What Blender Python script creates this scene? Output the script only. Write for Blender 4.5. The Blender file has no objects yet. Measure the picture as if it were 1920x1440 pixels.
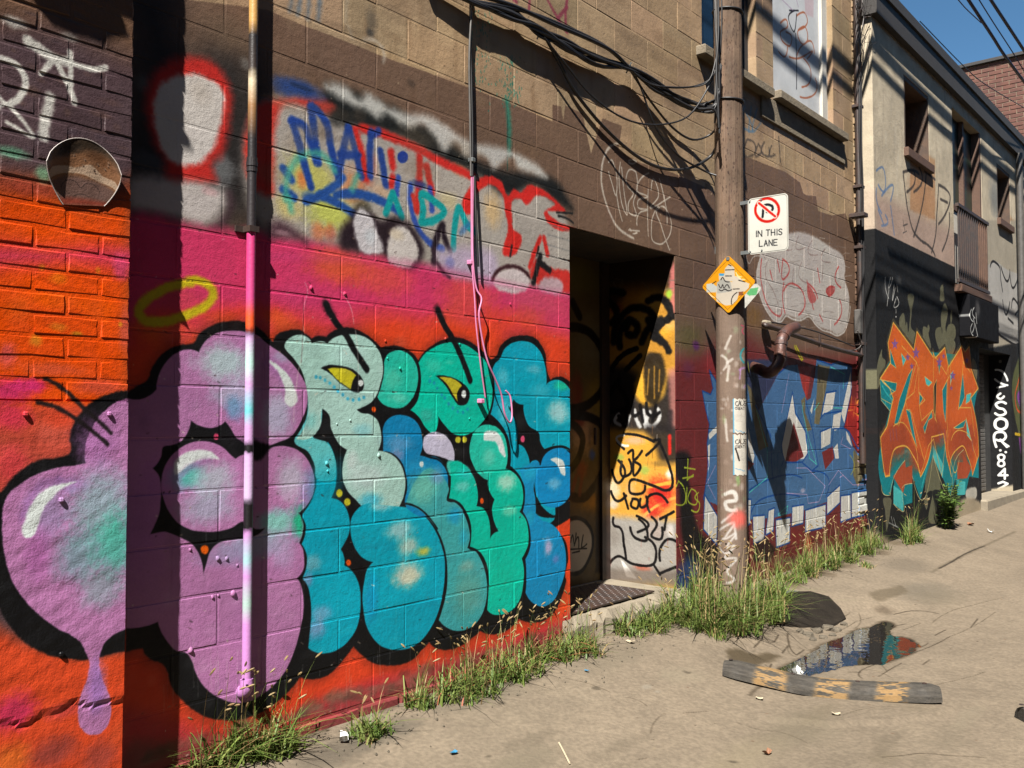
import bpy, math, random
import numpy as np
from mathutils import Vector, Matrix

# ------------------------------------------------------------------ camera
scene = bpy.context.scene
COL = scene.collection
TH = math.radians(39.7)
FPX = 1738.0                       # focal length in pixels of a 1920 wide frame
CX, CY = 960.0, 720.0
PITCH = math.atan(66.0 / FPX)
CAM = np.array([0.0, -3.194, 1.33])
Fw = np.array([math.cos(TH) * math.cos(PITCH), math.sin(TH) * math.cos(PITCH), math.sin(PITCH)])
Rt = np.array([math.sin(TH), -math.cos(TH), 0.0])
Up = np.cross(Rt, Fw)
cam_data = bpy.data.cameras.new('camera')
cam_data.sensor_fit = 'HORIZONTAL'
cam_data.sensor_width = 36.0
cam_data.lens = 36.0 * FPX / 1920.0
cam_data.clip_start = 0.05
cam_data.clip_end = 2000.0
cam = bpy.data.objects.new('camera', cam_data)
COL.objects.link(cam)
cam.matrix_world = Matrix(((Rt[0], Up[0], -Fw[0], CAM[0]), (Rt[1], Up[1], -Fw[1], CAM[1]),
                           (Rt[2], Up[2], -Fw[2], CAM[2]), (0, 0, 0, 1)))
scene.camera = cam

# ------------------------------------------------------------------ sky, sun, exposure
LDIR = Vector((2.2, 1.0, -3.0)).normalized()        # the way the sunlight travels
world = bpy.data.worlds.new('World')
scene.world = world
world.use_nodes = True
wn = world.node_tree.nodes
wl = world.node_tree.links
wn.clear()
sky = wn.new('ShaderNodeTexSky')
sky.sky_type = 'NISHITA'
sky.sun_disc = False
sky.sun_elevation = math.asin(-LDIR.z)
sky.sun_rotation = math.atan2(-LDIR.x, -LDIR.y)
sky.air_density = 0.6
sky.dust_density = 0.0
sky.ozone_density = 2.2
bgn = wn.new('ShaderNodeBackground')
bgn.inputs['Strength'].default_value = 0.05
wo = wn.new('ShaderNodeOutputWorld')
hs = wn.new('ShaderNodeHueSaturation'); hs.inputs['Hue'].default_value = 0.487; hs.inputs['Value'].default_value = 0.88; hs.inputs['Saturation'].default_value = 1.12
wl.new(sky.outputs[0], hs.inputs['Color'])
wl.new(hs.outputs[0], bgn.inputs[0])
wl.new(bgn.outputs[0], wo.inputs[0])
sun_data = bpy.data.lights.new('sun', 'SUN')
sun_data.energy = 5.0
sun_data.angle = math.radians(0.53)
sun_data.color = (1.0, 0.955, 0.88)
sun = bpy.data.objects.new('sun', sun_data)
COL.objects.link(sun)
sun.rotation_euler = LDIR.to_track_quat('-Z', 'Y').to_euler()
sun.location = (-6, -6, 12)
vs = scene.view_settings
vs.view_transform = 'Standard'
vs.look = 'None'
vs.gamma = 1.0
vs.use_curve_mapping = False
vs.exposure = 1.82

rnd = random.Random(7)

# ------------------------------------------------------------------ pixel -> place helpers (tracing the photograph)
def ray(px, py):
    return Fw + (px - CX) / FPX * Rt + (CY - py) / FPX * Up
def W(px, py, y0=0.0):
    d = ray(px, py); t = (y0 - CAM[1]) / d[1]; p = CAM + t * d
    return Vector(p)
def PXP(px, py, x0):
    d = ray(px, py); t = (x0 - CAM[0]) / d[0]; return Vector(CAM + t * d)
def ground_z(x, y=0):
    return 0.0125 * min(max(x - 2.0, 0), 30.0) - 0.15 * min(max(-y - 0.12, 0), 1.15)      # the lane falls away from the wall
def G(px, py, dz=0.0):
    d = ray(px, py); z = 0.04
    for _ in range(24):
        t = (z + dz - CAM[2]) / d[2]; p = CAM + t * d; z = 0.5 * z + 0.5 * ground_z(p[0], p[1])
    return Vector((p[0], p[1], z + dz))
def project(p):
    v = np.array(p) - CAM; z = v @ Fw
    return CX + FPX * (v @ Rt) / z, CY - FPX * (v @ Up) / z, z

# ------------------------------------------------------------------ objects
def link(o, parent=None):
    COL.objects.link(o)
    if parent is not None:
        o.parent = parent
    return o
def tag(o, label=None, cat=None, group=None, kind=None):
    if label: o['label'] = label
    if cat: o['category'] = cat
    if group: o['group'] = group
    if kind: o['kind'] = kind
    return o
def thing(name, label, cat, group=None, loc=(0, 0, 0)):
    o = bpy.data.objects.new(name, None)
    o.empty_display_size = 0.1
    o.location = loc
    link(o)
    o['_o'] = list(loc)
    return tag(o, label, cat, group)
def off(parent):
    while parent is not None:
        if '_o' in parent: return Vector(parent['_o'])
        parent = parent.parent
    return Vector((0, 0, 0))
class MB:
    """collects faces, builds ONE mesh object in world coordinates"""
    def __init__(s): s.v = []; s.f = []; s.uv = None
    def add(s, vs_, fs_):
        n = len(s.v); s.v += [tuple(p) for p in vs_]; s.f += [tuple(i + n for i in f) for f in fs_]; return n
    def box(s, a, b):
        x0, y0, z0 = a; x1, y1, z1 = b
        s.add([(x0, y0, z0), (x1, y0, z0), (x1, y1, z0), (x0, y1, z0), (x0, y0, z1), (x1, y0, z1), (x1, y1, z1), (x0, y1, z1)],
              [(0, 3, 2, 1), (4, 5, 6, 7), (0, 1, 5, 4), (1, 2, 6, 5), (2, 3, 7, 6), (3, 0, 4, 7)])
    def bbox(s, a, b, w=0.005):
        """box with chamfered edges"""
        x0, y0, z0 = a; x1, y1, z1 = b; P = []; 
        for ax in range(3):
            for sx in (0, 1):
                for sy in (0, 1):
                    for sz in (0, 1):
                        q = [x1 - w if sx else x0 + w, y1 - w if sy else y0 + w, z1 - w if sz else z0 + w]
                        q[ax] = ((x1 if sx else x0), (y1 if sy else y0), (z1 if sz else z0))[ax]
                        P.append(tuple(q))
        I = lambda ax, sx, sy, sz: ax * 8 + sx * 4 + sy * 2 + sz
        F = []
        for q in (0, 1):
            F.append([I(0, q, 0, 0), I(0, q, 1, 0), I(0, q, 1, 1), I(0, q, 0, 1)])
            F.append([I(1, 0, q, 0), I(1, 1, q, 0), I(1, 1, q, 1), I(1, 0, q, 1)])
            F.append([I(2, 0, 0, q), I(2, 1, 0, q), I(2, 1, 1, q), I(2, 0, 1, q)])
        for a_ in (0, 1):
            for b_ in (0, 1):
                F.append([I(0, a_, b_, 0), I(0, a_, b_, 1), I(1, a_, b_, 1), I(1, a_, b_, 0)])
                F.append([I(0, a_, 0, b_), I(0, a_, 1, b_), I(2, a_, 1, b_), I(2, a_, 0, b_)])
                F.append([I(1, 0, a_, b_), I(1, 1, a_, b_), I(2, 1, a_, b_), I(2, 0, a_, b_)])
                for c_ in (0, 1):
                    F.append([I(0, a_, b_, c_), I(1, a_, b_, c_), I(2, a_, b_, c_)])
        c = np.mean(np.array(P), axis=0)
        G_ = []
        for f in F:
            p = np.array([P[i] for i in f]); n = np.cross(p[1] - p[0], p[2] - p[0])
            G_.append(f if n @ (p.mean(0) - c) > 0 else f[::-1])
        s.add(P, G_)
    def tube(s, pts, r, n=8, cap=True):
        pts = [Vector(p) for p in pts]; rr = r if isinstance(r, (list, tuple)) else [r] * len(pts)
        prev = None; rings = []
        for i, p in enumerate(pts):
            t = (pts[min(i + 1, len(pts) - 1)] - pts[max(i - 1, 0)]).normalized()
            if prev is None:
                a = Vector((0, 0, 1)) if abs(t.z) < 0.9 else Vector((1, 0, 0))
                u = t.cross(a).normalized()
            else:
                u = (prev - t * prev.dot(t))
                u = u.normalized() if u.length > 1e-6 else t.orthogonal().normalized()
            prev = u; w = t.cross(u)
            rings.append(s.add([p + (u * math.cos(2 * math.pi * k / n) + w * math.sin(2 * math.pi * k / n)) * rr[i] for k in range(n)], []))
        for a, b in zip(rings, rings[1:]):
            s.f += [(a + k, a + (k + 1) % n, b + (k + 1) % n, b + k) for k in range(n)]
        if cap:
            c0 = s.add([s.v[rings[0] + k] for k in range(n)], []); c1 = s.add([s.v[rings[-1] + k] for k in range(n)], [])
            s.f.append(tuple(c0 + k for k in range(n - 1, -1, -1))); s.f.append(tuple(c1 + k for k in range(n)))
    def build(s, name, mat, parent=None, smooth=False, kind=None, uv=None):
        m = bpy.data.meshes.new(name)
        o_ = off(parent)
        m.from_pydata([(p[0] - o_[0], p[1] - o_[1], p[2] - o_[2]) for p in s.v], [], s.f)
        if smooth:
            m.polygons.foreach_set('use_smooth', [True] * len(m.polygons))
        if uv is not None:
            l = m.uv_layers.new(name='UVMap')
            idx = np.empty(len(m.loops), np.int32); m.loops.foreach_get('vertex_index', idx)
            l.data.foreach_set('uv', np.asarray(uv, np.float32)[idx].ravel())
        m.update()
        o = bpy.data.objects.new(name, m)
        if mat is not None: m.materials.append(mat)
        link(o, parent)
        if kind: o['kind'] = kind
        return o
def crom(pts, n=6):
    """open Catmull-Rom through 3D points"""
    P = [Vector(p) for p in pts]
    if len(P) < 3: return P
    out = []
    for i in range(len(P) - 1):
        a = P[i - 1] if i else P[0] * 2 - P[1]; b = P[i]; c = P[i + 1]; d = P[i + 2] if i + 2 < len(P) else P[-1] * 2 - P[-2]
        for k in range(n):
            t = k / n
            out.append(0.5 * ((2 * b) + (c - a) * t + (2 * a - 5 * b + 4 * c - d) * t * t + (3 * b - a - 3 * c + d) * t ** 3))
    out.append(P[-1])
    return out

# ------------------------------------------------------------------ materials
ALB = 0.58            # reflectance of the tones read off the photograph
def lin(c):
    c = np.asarray(c, float) / 255.0
    return ALB * np.where(c <= 0.04045, c / 12.92, ((c + 0.055) / 1.055) ** 2.4)
def new_mat(name):
    m = bpy.data.materials.new(name); m.use_nodes = True
    nt = m.node_tree; nt.nodes.clear()
    o = nt.nodes.new('ShaderNodeOutputMaterial'); b = nt.nodes.new('ShaderNodeBsdfPrincipled')
    nt.links.new(b.outputs[0], o.inputs[0])
    return m, nt, b
def N(nt, typ, **kw):
    n = nt.nodes.new(typ)
    for k, v in kw.items(): setattr(n, k, v)
    return n
def noise(nt, vec, scale, detail=4, rough=0.55):
    n = N(nt, 'ShaderNodeTexNoise'); n.inputs['Scale'].default_value = scale; n.inputs['Detail'].default_value = detail
    n.inputs['Roughness'].default_value = rough
    nt.links.new(vec, n.inputs['Vector']); return n.outputs['Fac']
def ramp(nt, fac, stops):
    r = N(nt, 'ShaderNodeValToRGB'); e = r.color_ramp.elements
    while len(e) < len(stops): e.new(0.5)
    for el, (p, c) in zip(e, stops):
        el.position = p; el.color = (c, c, c, 1) if not hasattr(c, '__len__') else (*c, 1)
    nt.links.new(fac, r.inputs[0]); return r.outputs[0]
def mix(nt, fac, a, b, mode='MIX'):
    n = N(nt, 'ShaderNodeMix', data_type='RGBA', blend_type=mode)
    if isinstance(fac, (int, float)): n.inputs[0].default_value = fac
    else: nt.links.new(fac, n.inputs[0])
    for i, s in ((6, a), (7, b)):
        if hasattr(s, 'is_output') or hasattr(s, 'node'): nt.links.new(s, n.inputs[i])
        else: n.inputs[i].default_value = (*s, 1)
    return n.outputs[2]
def math_(nt, op, a, b):
    n = N(nt, 'ShaderNodeMath', operation=op)
    for i, s in ((0, a), (1, b)):
        if isinstance(s, (int, float)): n.inputs[i].default_value = s
        else: nt.links.new(s, n.inputs[i])
    return n.outputs[0]
def pos(nt):
    return N(nt, 'ShaderNodeNewGeometry').outputs['Position']
def objpos(nt):
    return N(nt, 'ShaderNodeTexCoord').outputs['Object']
def bump(nt, bsdf, heights, dist=1.0):
    """heights: list of (socket, metres)"""
    prev = None
    for h, m_ in heights:
        b = N(nt, 'ShaderNodeBump'); b.inputs['Strength'].default_value = 1.0; b.inputs['Distance'].default_value = m_
        nt.links.new(h, b.inputs['Height'])
        if prev is not None: nt.links.new(prev, b.inputs['Normal'])
        prev = b.outputs[0]
    nt.links.new(prev, bsdf.inputs['Normal'])
def simple_mat(name, col, rough=0.7, var=0.25, scale=8.0, bscale=60.0, bdist=0.002, metal=0.0, spec=0.5, obj=False, col2=None):
    """colour with two scales of tonal drift and fine relief; col in 0..255 sRGB"""
    m, nt, b = new_mat(name); p = objpos(nt) if obj else pos(nt)
    c = lin(col); 
    c2 = lin(col2) if col2 is not None else np.clip(c * (1 - var), 0, 1)
    f = ramp(nt, noise(nt, p, scale, 5, 0.65), [(0.3, 0.0), (0.7, 1.0)])
    base = mix(nt, f, tuple(c), tuple(c2))
    g = noise(nt, p, bscale * 2.3, 3)
    base = mix(nt, 0.35, base, mix(nt, 1.0, base, ramp(nt, g, [(0.2, 0.55), (0.8, 1.3)]), 'MULTIPLY'))
    nt.links.new(base, b.inputs['Base Color'])
    b.inputs['Roughness'].default_value = rough; b.inputs['Metallic'].default_value = metal
    b.inputs['Specular IOR Level'].default_value = spec
    if bdist: bump(nt, b, [(noise(nt, p, bscale, 5, 0.6), bdist)])
    return m
def xz_vec(nt, cv):
    s = N(nt, 'ShaderNodeSeparateXYZ'); nt.links.new(pos(nt), s.inputs[0])
    c = N(nt, 'ShaderNodeCombineXYZ'); 
    nt.links.new(s.outputs['XYZ'.index(cv.ax[0])], c.inputs[0]); nt.links.new(s.outputs['XYZ'.index(cv.ax[1])], c.inputs[1])
    mp = N(nt, 'ShaderNodeMapping')
    w_, h_ = cv.a1 - cv.a0, cv.b1 - cv.b0
    mp.inputs['Location'].default_value = (-cv.a0 / w_, -cv.b0 / h_, 0)
    mp.inputs['Scale'].default_value = (1 / w_, 1 / h_, 1)
    nt.links.new(c.outputs[0], mp.inputs[0]); return mp.outputs[0]
def paint_mat(name, cv, rough=0.55, fine=(170.0, 0.0012), coarse=(28.0, 0.004), gain=1.0, uvmap=False, spec=0.15, grit=0.3, drift=1.0):
    """spray paint (a painted canvas generated in this script) on a rough surface"""
    m, nt, b = new_mat(name); p = pos(nt)
    im = N(nt, 'ShaderNodeTexImage', interpolation='Linear', extension='EXTEND'); im.image = cv.image()
    if uvmap:
        nt.links.new(N(nt, 'ShaderNodeUVMap').outputs[0], im.inputs[0])
    else:
        nt.links.new(xz_vec(nt, cv), im.inputs[0])
    g = ramp(nt, noise(nt, p, 95.0, 5, 0.7), [(0.25, 0.55), (0.5, 1.0), (0.8, 1.22)])
    base = mix(nt, grit, im.outputs[0], mix(nt, 1.0, im.outputs[0], g, 'MULTIPLY'))
    g2 = ramp(nt, noise(nt, p, 3.1, 4, 0.6), [(0.3, (1 - 0.14 * drift) * gain * ALB), (0.7, (1 + 0.08 * drift) * gain * ALB)])
    base = mix(nt, 1.0, base, g2, 'MULTIPLY')
    nt.links.new(base, b.inputs['Base Color'])
    b.inputs['Specular IOR Level'].default_value = spec
    r = ramp(nt, noise(nt, p, 14.0, 4), [(0.3, max(rough - 0.12, 0.05)), (0.7, min(rough + 0.15, 1))])
    nt.links.new(r, b.inputs['Roughness'])
    bump(nt, b, [(noise(nt, p, coarse[0], 4, 0.6), coarse[1]), (noise(nt, p, fine[0], 4, 0.65), fine[1])])
    return m

# ------------------------------------------------------------------ painting on canvases (flat spray paint, made with numpy)
_ng = np.random.default_rng(3)
def vnoise(h, w, cell, seed=0):
    """smooth value noise 0..1"""
    r = np.random.default_rng(seed); gh, gw = int(h / cell) + 3, int(w / cell) + 3
    g = r.random((gh, gw)).astype(np.float32)
    yy = np.arange(h) / cell; xx = np.arange(w) / cell
    y0 = yy.astype(int); x0 = xx.astype(int); fy = (yy - y0).astype(np.float32); fx = (xx - x0).astype(np.float32)
    fy = fy * fy * (3 - 2 * fy); fx = fx * fx * (3 - 2 * fx)
    a = g[y0][:, x0]; b = g[y0][:, x0 + 1]; c = g[y0 + 1][:, x0]; d = g[y0 + 1][:, x0 + 1]
    return (a * (1 - fx) + b * fx) * (1 - fy)[:, None] + (c * (1 - fx) + d * fx) * fy[:, None]
def parse(s):
    P = []; C = []
    for t in s.split():
        c = t.endswith('!'); t = t.rstrip('!'); x, y = t.split(','); P.append((float(x), float(y))); C.append(c)
    return P, C
def spline(P, C, closed, n=7):
    P = np.array(P, float); m = len(P); out = []
    segs = m if closed else m - 1
    def tan(i):
        if C[i]: return None
        if not closed and (i == 0 or i == m - 1): return None
        a = P[(i - 1) % m]; b = P[i]; c = P[(i + 1) % m]
        d0 = np.hypot(*(b - a)) + 1e-6; d1 = np.hypot(*(c - b)) + 1e-6
        return ((b - a) / d0 * d1 + (c - b) / d1 * d0) / (d0 + d1)
    for i in range(segs):
        a, b = P[i], P[(i + 1) % m]; L = np.hypot(*(b - a)); ta, tb = tan(i), tan((i + 1) % m)
        if ta is None and tb is None: out.append(a); continue
        ch = (b - a) / (L + 1e-6)
        if ta is None: ta = 2 * ch - tb if tb is not None else ch
        if tb is None: tb = 2 * ch - ta
        for k in range(n):
            t = k / n; h = t * t * (3 - 2 * t)
            out.append(a * (1 - h) + b * h + ta * L * (t * (1 - t) ** 2) - tb * L * (t * t * (1 - t)))
    if not closed: out.append(P[-1])
    return np.array(out)
class Canvas:
    def __init__(s, a0, a1, b0, b1, res, base, toplane, ax='XZ'):
        s.a0, s.a1, s.b0, s.b1, s.res, s.ax = a0, a1, b0, b1, res, ax
        s.w, s.h = int((a1 - a0) * res), int((b1 - b0) * res)
        s.px = np.empty((s.h, s.w, 3), np.float32); s.px[:] = base
        s.top = toplane; s.o = (0.0, 0.0); s.k = 1.0; s.img = None
        s.fz = (vnoise(s.h, s.w, 3, 11) + vnoise(s.h, s.w, 9, 12) - 1.0)
    def view(s, ox, oy, k): s.o = (ox, oy); s.k = float(k); return s
    def m(s, P):
        """photo view coordinates -> canvas pixels"""
        out = []
        for x, y in P:
            a, b = s.top(s.o[0] + x / s.k, s.o[1] + y / s.k); out.append(((a - s.a0) * s.res, (b - s.b0) * s.res))
        return np.array(out)
    def pts(s, spec, closed, sharp=False):
        P, C = parse(spec) if isinstance(spec, str) else (spec, [False] * len(spec))
        if sharp: C = [True] * len(P)
        P = spline(P, C, closed) if len(P) > 2 else np.array(P, float)
        return s.m(P)
    def wpx(s, w, at):
        """width given in photo pixels at a place -> canvas pixels (vertical scale)"""
        x, y = at
        a, b = (s.m([(x - 10, y)])[0], s.m([(x + 10, y)])[0]) if s.ax == 'XY' else (s.m([(x, y - 10)])[0], s.m([(x, y + 10)])[0])
        return w * s.k * np.hypot(*(a - b)) / 20.0
    def _blend(s, x0, y0, al, col):
        h, w = al.shape; v = s.px[y0:y0 + h, x0:x0 + w]
        v += (np.asarray(col, np.float32) - v) * al[..., None]
    def _box(s, P, pad):
        x0 = max(int(P[:, 0].min() - pad), 0); x1 = min(int(P[:, 0].max() + pad) + 2, s.w)
        y0 = max(int(P[:, 1].min() - pad), 0); y1 = min(int(P[:, 1].max() + pad) + 2, s.h)
        return x0, x1, y0, y1
    @staticmethod
    def _d2(X, Y, a, b):
        d = b - a; L = d @ d + 1e-9
        t = np.clip(((X - a[0]) * d[0] + (Y - a[1]) * d[1]) / L, 0, 1)
        return (X - a[0] - t * d[0]) ** 2 + (Y - a[1] - t * d[1]) ** 2
    def _sdf(s, P, x0, x1, y0, y1, closed):
        X = np.arange(x0, x1, dtype=np.float32)[None, :] + 0.5; Y = np.arange(y0, y1, dtype=np.float32)[:, None] + 0.5
        D = np.full((y1 - y0, x1 - x0), 1e9, np.float32); ins = np.zeros(D.shape, bool)
        n = len(P); rng = range(n) if closed else range(n - 1)
        for i in rng:
            a, b = P[i], P[(i + 1) % n]
            np.minimum(D, Canvas._d2(X, Y, a, b), out=D)
            if closed and abs(a[1] - b[1]) > 1e-9:
                lo, hi = (a[1], b[1]) if a[1] < b[1] else (b[1], a[1])
                r0 = max(int(math.ceil(lo - 0.5)) - y0, 0); r1 = min(int(math.ceil(hi - 0.5)) - y0, D.shape[0])
                if r1 > r0:
                    xi = a[0] + (Y[r0:r1] - a[1]) / (b[1] - a[1]) * (b[0] - a[0])
                    ins[r0:r1] ^= (X < xi)
        D = np.sqrt(D); return np.where(ins, -D, D) if closed else D
    def fill(s, spec, col, soft=1.2, a=1.0, grow=0.0, fuzz=0.6, sharp=False, clip=None):
        P = s.pts(spec, True, sharp); gw = 0.0
        if grow: gw = s.wpx(grow / s.k, tuple(np.mean(parse(spec)[0], axis=0)))
        sf = soft * s.res / 300.0
        x0, x1, y0, y1 = s._box(P, sf * 2.5 + abs(gw) + 2)
        if x1 <= x0 or y1 <= y0: return
        D = s._sdf(P, x0, x1, y0, y1, True) - gw + s.fz[y0:y1, x0:x1] * fuzz * min(sf, 4)
        al = np.clip(0.5 - D / (2 * sf), 0, 1); al = al * al * (3 - 2 * al) * a
        s._blend(x0, y0, al, col)
    def line(s, spec, col, w, soft=1.0, a=1.0, closed=False, sharp=False, taper=False):
        P0 = parse(spec)[0] if isinstance(spec, str) else spec
        P = s.pts(spec, closed, sharp); r = s.wpx(w / s.k, P0[len(P0) // 2]) / 2; sf = max(soft * s.res / 300.0, 0.6)
        x0, x1, y0, y1 = s._box(P, r + sf * 2.5 + 2)
        if x1 <= x0 or y1 <= y0: return
        D = s._sdf(P if not closed else np.vstack([P, P[:1]]), x0, x1, y0, y1, False)
        al = np.clip(0.5 - (D - r + s.fz[y0:y1, x0:x1] * 0.5 * min(sf, 4)) / (2 * sf), 0, 1); al = al * al * (3 - 2 * al) * a
        s._blend(x0, y0, al, col)
    def lines(s, specs, col, w, soft=1.0, a=1.0, sharp=False):
        for sp in specs.split(';'):
            if sp.strip(): s.line(sp, col, w, soft, a, sharp=sharp)
    def spray(s, x, y, rx, ry, col, a=0.7, p=2.0, rag=0.35):
        """soft cloud of paint, radii in view pixels"""
        c = s.m([(x, y), (x + rx, y), (x, y + ry)]); R = max(abs(c[1] - c[0]).max(), 1); H = max(abs(c[2] - c[0]).max(), 1)
        x0, x1, y0, y1 = s._box(np.array([c[0] - (R * 1.6, H * 1.6), c[0] + (R * 1.6, H * 1.6)]), 1)
        if x1 <= x0 or y1 <= y0: return
        X = (np.arange(x0, x1)[None, :] - c[0][0]) / R; Y = (np.arange(y0, y1)[:, None] - c[0][1]) / H
        d = np.sqrt(X * X + Y * Y) + rag * s.fz[y0:y1, x0:x1] * 0.6
        al = np.clip(1.25 - d, 0, 1); al = (al * al * (3 - 2 * al)) * a
        s._blend(x0, y0, al.astype(np.float32), col)
    def dot(s, x, y, rx, ry, col):
        s.fill(' '.join(f'{x + rx * math.cos(t)},{y + ry * math.sin(t)}' for t in np.linspace(0, 2 * math.pi, 11)[:-1]), col)
    def speck(s, x0, y0, x1, y1, n, col, r=1.6, seed=1, a=0.8):
        rg = random.Random(seed)
        for _ in range(n):
            x, y = rg.uniform(x0, x1), rg.uniform(y0, y1); q = r * rg.uniform(0.4, 1.3)
            s.line([(x, y), (x + rg.uniform(-1, 1) * q, y + rg.uniform(0, 2) * q)], col, q, 0.8, a)
    def text(s, txt, x, y, w, h, col, lw, gap=0.25, soft=0.8, slant=0.0, dy=0.0):
        """stroke lettering in view coordinates: x,y top left of the first letter, w,h letter size, dy slope per unit"""
        for ch in txt:
            for st in GLYPH.get(ch, ()):
                q = [(x + (p[0] + slant * (1 - p[1])) * w, y + p[1] * h + (p[0] * w) * dy) for p in st]
                s.line(q, col, lw, soft, sharp=len(q) < 4 or ch in 'ENLTIHAMVWZK142')
            x += w * (1 + gap) * (0.45 if ch in 'I1.:' else 1.0); y += w * (1 + gap) * dy * (0.45 if ch in 'I1.:' else 1.0)
    def image(s):
        if s.img is None:
            s.img = bpy.data.images.new('paint', s.w, s.h, alpha=False)
            buf = np.ones((s.h, s.w, 4), np.float32); buf[..., :3] = np.clip(s.px / 255.0, 0, 1)
            s.img.pixels.foreach_set(buf.ravel()); s.img.update(); s.img.pack()
        return s.img
GLYPH = {
 'A': [[(0, 1), (.5, 0), (1, 1)], [(.2, .65), (.8, .65)]], 'B': [[(0, 0), (0, 1)], [(0, 0), (.8, .1), (.8, .4), (0, .5), (.9, .6), (.9, .95), (0, 1)]],
 'C': [[(1, .15), (.5, 0), (0, .4), (.1, .85), (.6, 1), (1, .85)]], 'D': [[(0, 0), (0, 1), (.7, .9), (1, .5), (.7, .1), (0, 0)]],
 'E': [[(1, 0), (0, 0), (0, 1), (1, 1)], [(0, .5), (.8, .5)]], 'G': [[(1, .15), (.5, 0), (0, .4), (.1, .85), (.6, 1), (1, .85), (1, .55), (.6, .55)]],
 'H': [[(0, 0), (0, 1)], [(1, 0), (1, 1)], [(0, .5), (1, .5)]], 'I': [[(.2, 0), (.2, 1)]], 'K': [[(0, 0), (0, 1)], [(1, 0), (0, .55), (1, 1)]],
 'L': [[(0, 0), (0, 1), (.9, 1)]], 'M': [[(0, 1), (.05, 0), (.5, .6), (.95, 0), (1, 1)]], 'N': [[(0, 1), (0, 0), (1, 1), (1, 0)]],
 'O': [[(.5, 0), (.05, .25), (.05, .75), (.5, 1), (.95, .75), (.95, .25), (.5, 0)]], 'P': [[(0, 1), (0, 0), (.8, .05), (.9, .3), (.7, .52), (0, .52)]],
 'R': [[(0, 1), (0, 0), (.8, .05), (.9, .3), (.7, .5), (0, .5)], [(.4, .5), (1, 1)]],
 'S': [[(.95, .12), (.5, 0), (.08, .2), (.3, .45), (.75, .55), (.95, .8), (.5, 1), (.03, .85)]], 'T': [[(0, 0), (1, 0)], [(.5, 0), (.5, 1)]],
 'U': [[(0, 0), (.02, .8), (.5, 1), (.98, .8), (1, 0)]], 'X': [[(0, 0), (1, 1)], [(1, 0), (0, 1)]], 'Y': [[(0, 0), (.5, .5)], [(1, 0), (.5, .5), (.5, 1)]],
 '8': [[(.5, 0), (.1, .15), (.2, .4), (.8, .6), (.9, .85), (.5, 1), (.1, .85), (.2, .6), (.8, .4), (.9, .15), (.5, 0)]],
 '4': [[(.7, 1), (.7, 0), (0, .65), (1, .65)]], '2': [[(.05, .2), (.5, 0), (.95, .25), (.5, .65), (0, 1), (1, 1)]],
 '1': [[(.2, 0), (.2, 1)]], '.': [[(.2, .95), (.25, 1)]], ':': [[(.2, .4), (.22, .42)], [(.2, .9), (.22, .92)]],
}

# ------------------------------------------------------------------ the paint on the block wall
TAN, BROWN, BLACK = (166, 140, 110), (112, 88, 72), (17, 17, 19)
PINK, ORANGE, RED = (204, 56, 100), (220, 68, 32), (196, 52, 44)
PURPLE, MINT, CYAN, GREEN, BLUE, TEAL = (176, 117, 166), (166, 204, 194), (6, 158, 188), (4, 188, 166), (14, 128, 186), (70, 158, 152)
cw = Canvas(1.5, 9.25, 0.0, 5.6, 280, TAN, lambda a, b: (lambda p: (p.x, p.z))(W(a, b, 0.0)))
_t = vnoise(cw.h, cw.w, 70, 5) * 0.6 + vnoise(cw.h, cw.w, 22, 6) * 0.4
cw.px *= (0.9 + 0.2 * _t)[..., None]
# each block takes the roller a little differently
_bx = np.arange(cw.w) / cw.res + cw.a0; _bz = np.arange(cw.h) / cw.res + cw.b0
_row = np.floor((_bz - 0.057) / 0.2).astype(int)
_rg = np.random.default_rng(21); _tab = _rg.normal(0, 1, (64, 64, 3)) * 0.35 + _rg.normal(0, 1, (64, 64, 1))
def block_vary(amp):
    for r_ in np.unique(_row):
        cols = np.floor((_bx - (0.26 if (r_ - 3) % 2 == 0 else 0.06)) / 0.4).astype(int)
        sel = np.where(_row == r_)[0]
        cw.px[sel[0]:sel[-1] + 1] *= (1 + amp * _tab[r_ % 64][cols % 64])[None]
block_vary(0.018)
V = cw.view
V(0, 0, 1)
# water streaks on the raw blocks
for i in range(70):
    x = rnd.uniform(500, 1600); y = rnd.uniform(0, 320); h = rnd.uniform(30, 120)
    cw.line([(x, y), (x + rnd.uniform(-2, 2), y + h)], (120, 92, 66), rnd.uniform(4, 14), 6, 0.22)
for i in range(26):
    cw.spray(rnd.uniform(500, 1600), rnd.uniform(0, 300), rnd.uniform(10, 40), rnd.uniform(8, 30), (205, 178, 140), 0.3)
# brown roller band
cw.fill('200,-20! 500,18! 560,44! 640,74! 715,105! 800,135! 862,158! 890,168! 960,195! 1036,228! 1036,196! 1052,200! 1056,226! 1060,198! 1092,212! 1100,250! 1108,288! 1122,245! 1130,222! 1166,236! 1160,282! 1200,305! 1262,324! 1320,350! 1346,364! 1395,292! 1430,306! 1472,322! 1500,342! 1506,362! 1512,366! 1530,368! 1534,396! 1560,404! 1585,400! 1592,420! 1606,440! 1620,470! 1640,700! 1640,1100! 200,1300!', BROWN, 1.0)
cw.fill('1268,500 1345,470 1345,640 1268,620', (92, 72, 60), 14, 0.5)
for i in range(46):
    x = rnd.uniform(500, 1600); y = 60 + (x - 500) * 0.38 + rnd.uniform(0, 90); 
    cw.line([(x, y), (x, y + rnd.uniform(30, 90))], rnd.choice([(92, 68, 54), (150, 116, 86), (104, 80, 64)]), rnd.uniform(3, 12), 5, 0.3)
V(480, 0, 3)
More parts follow.
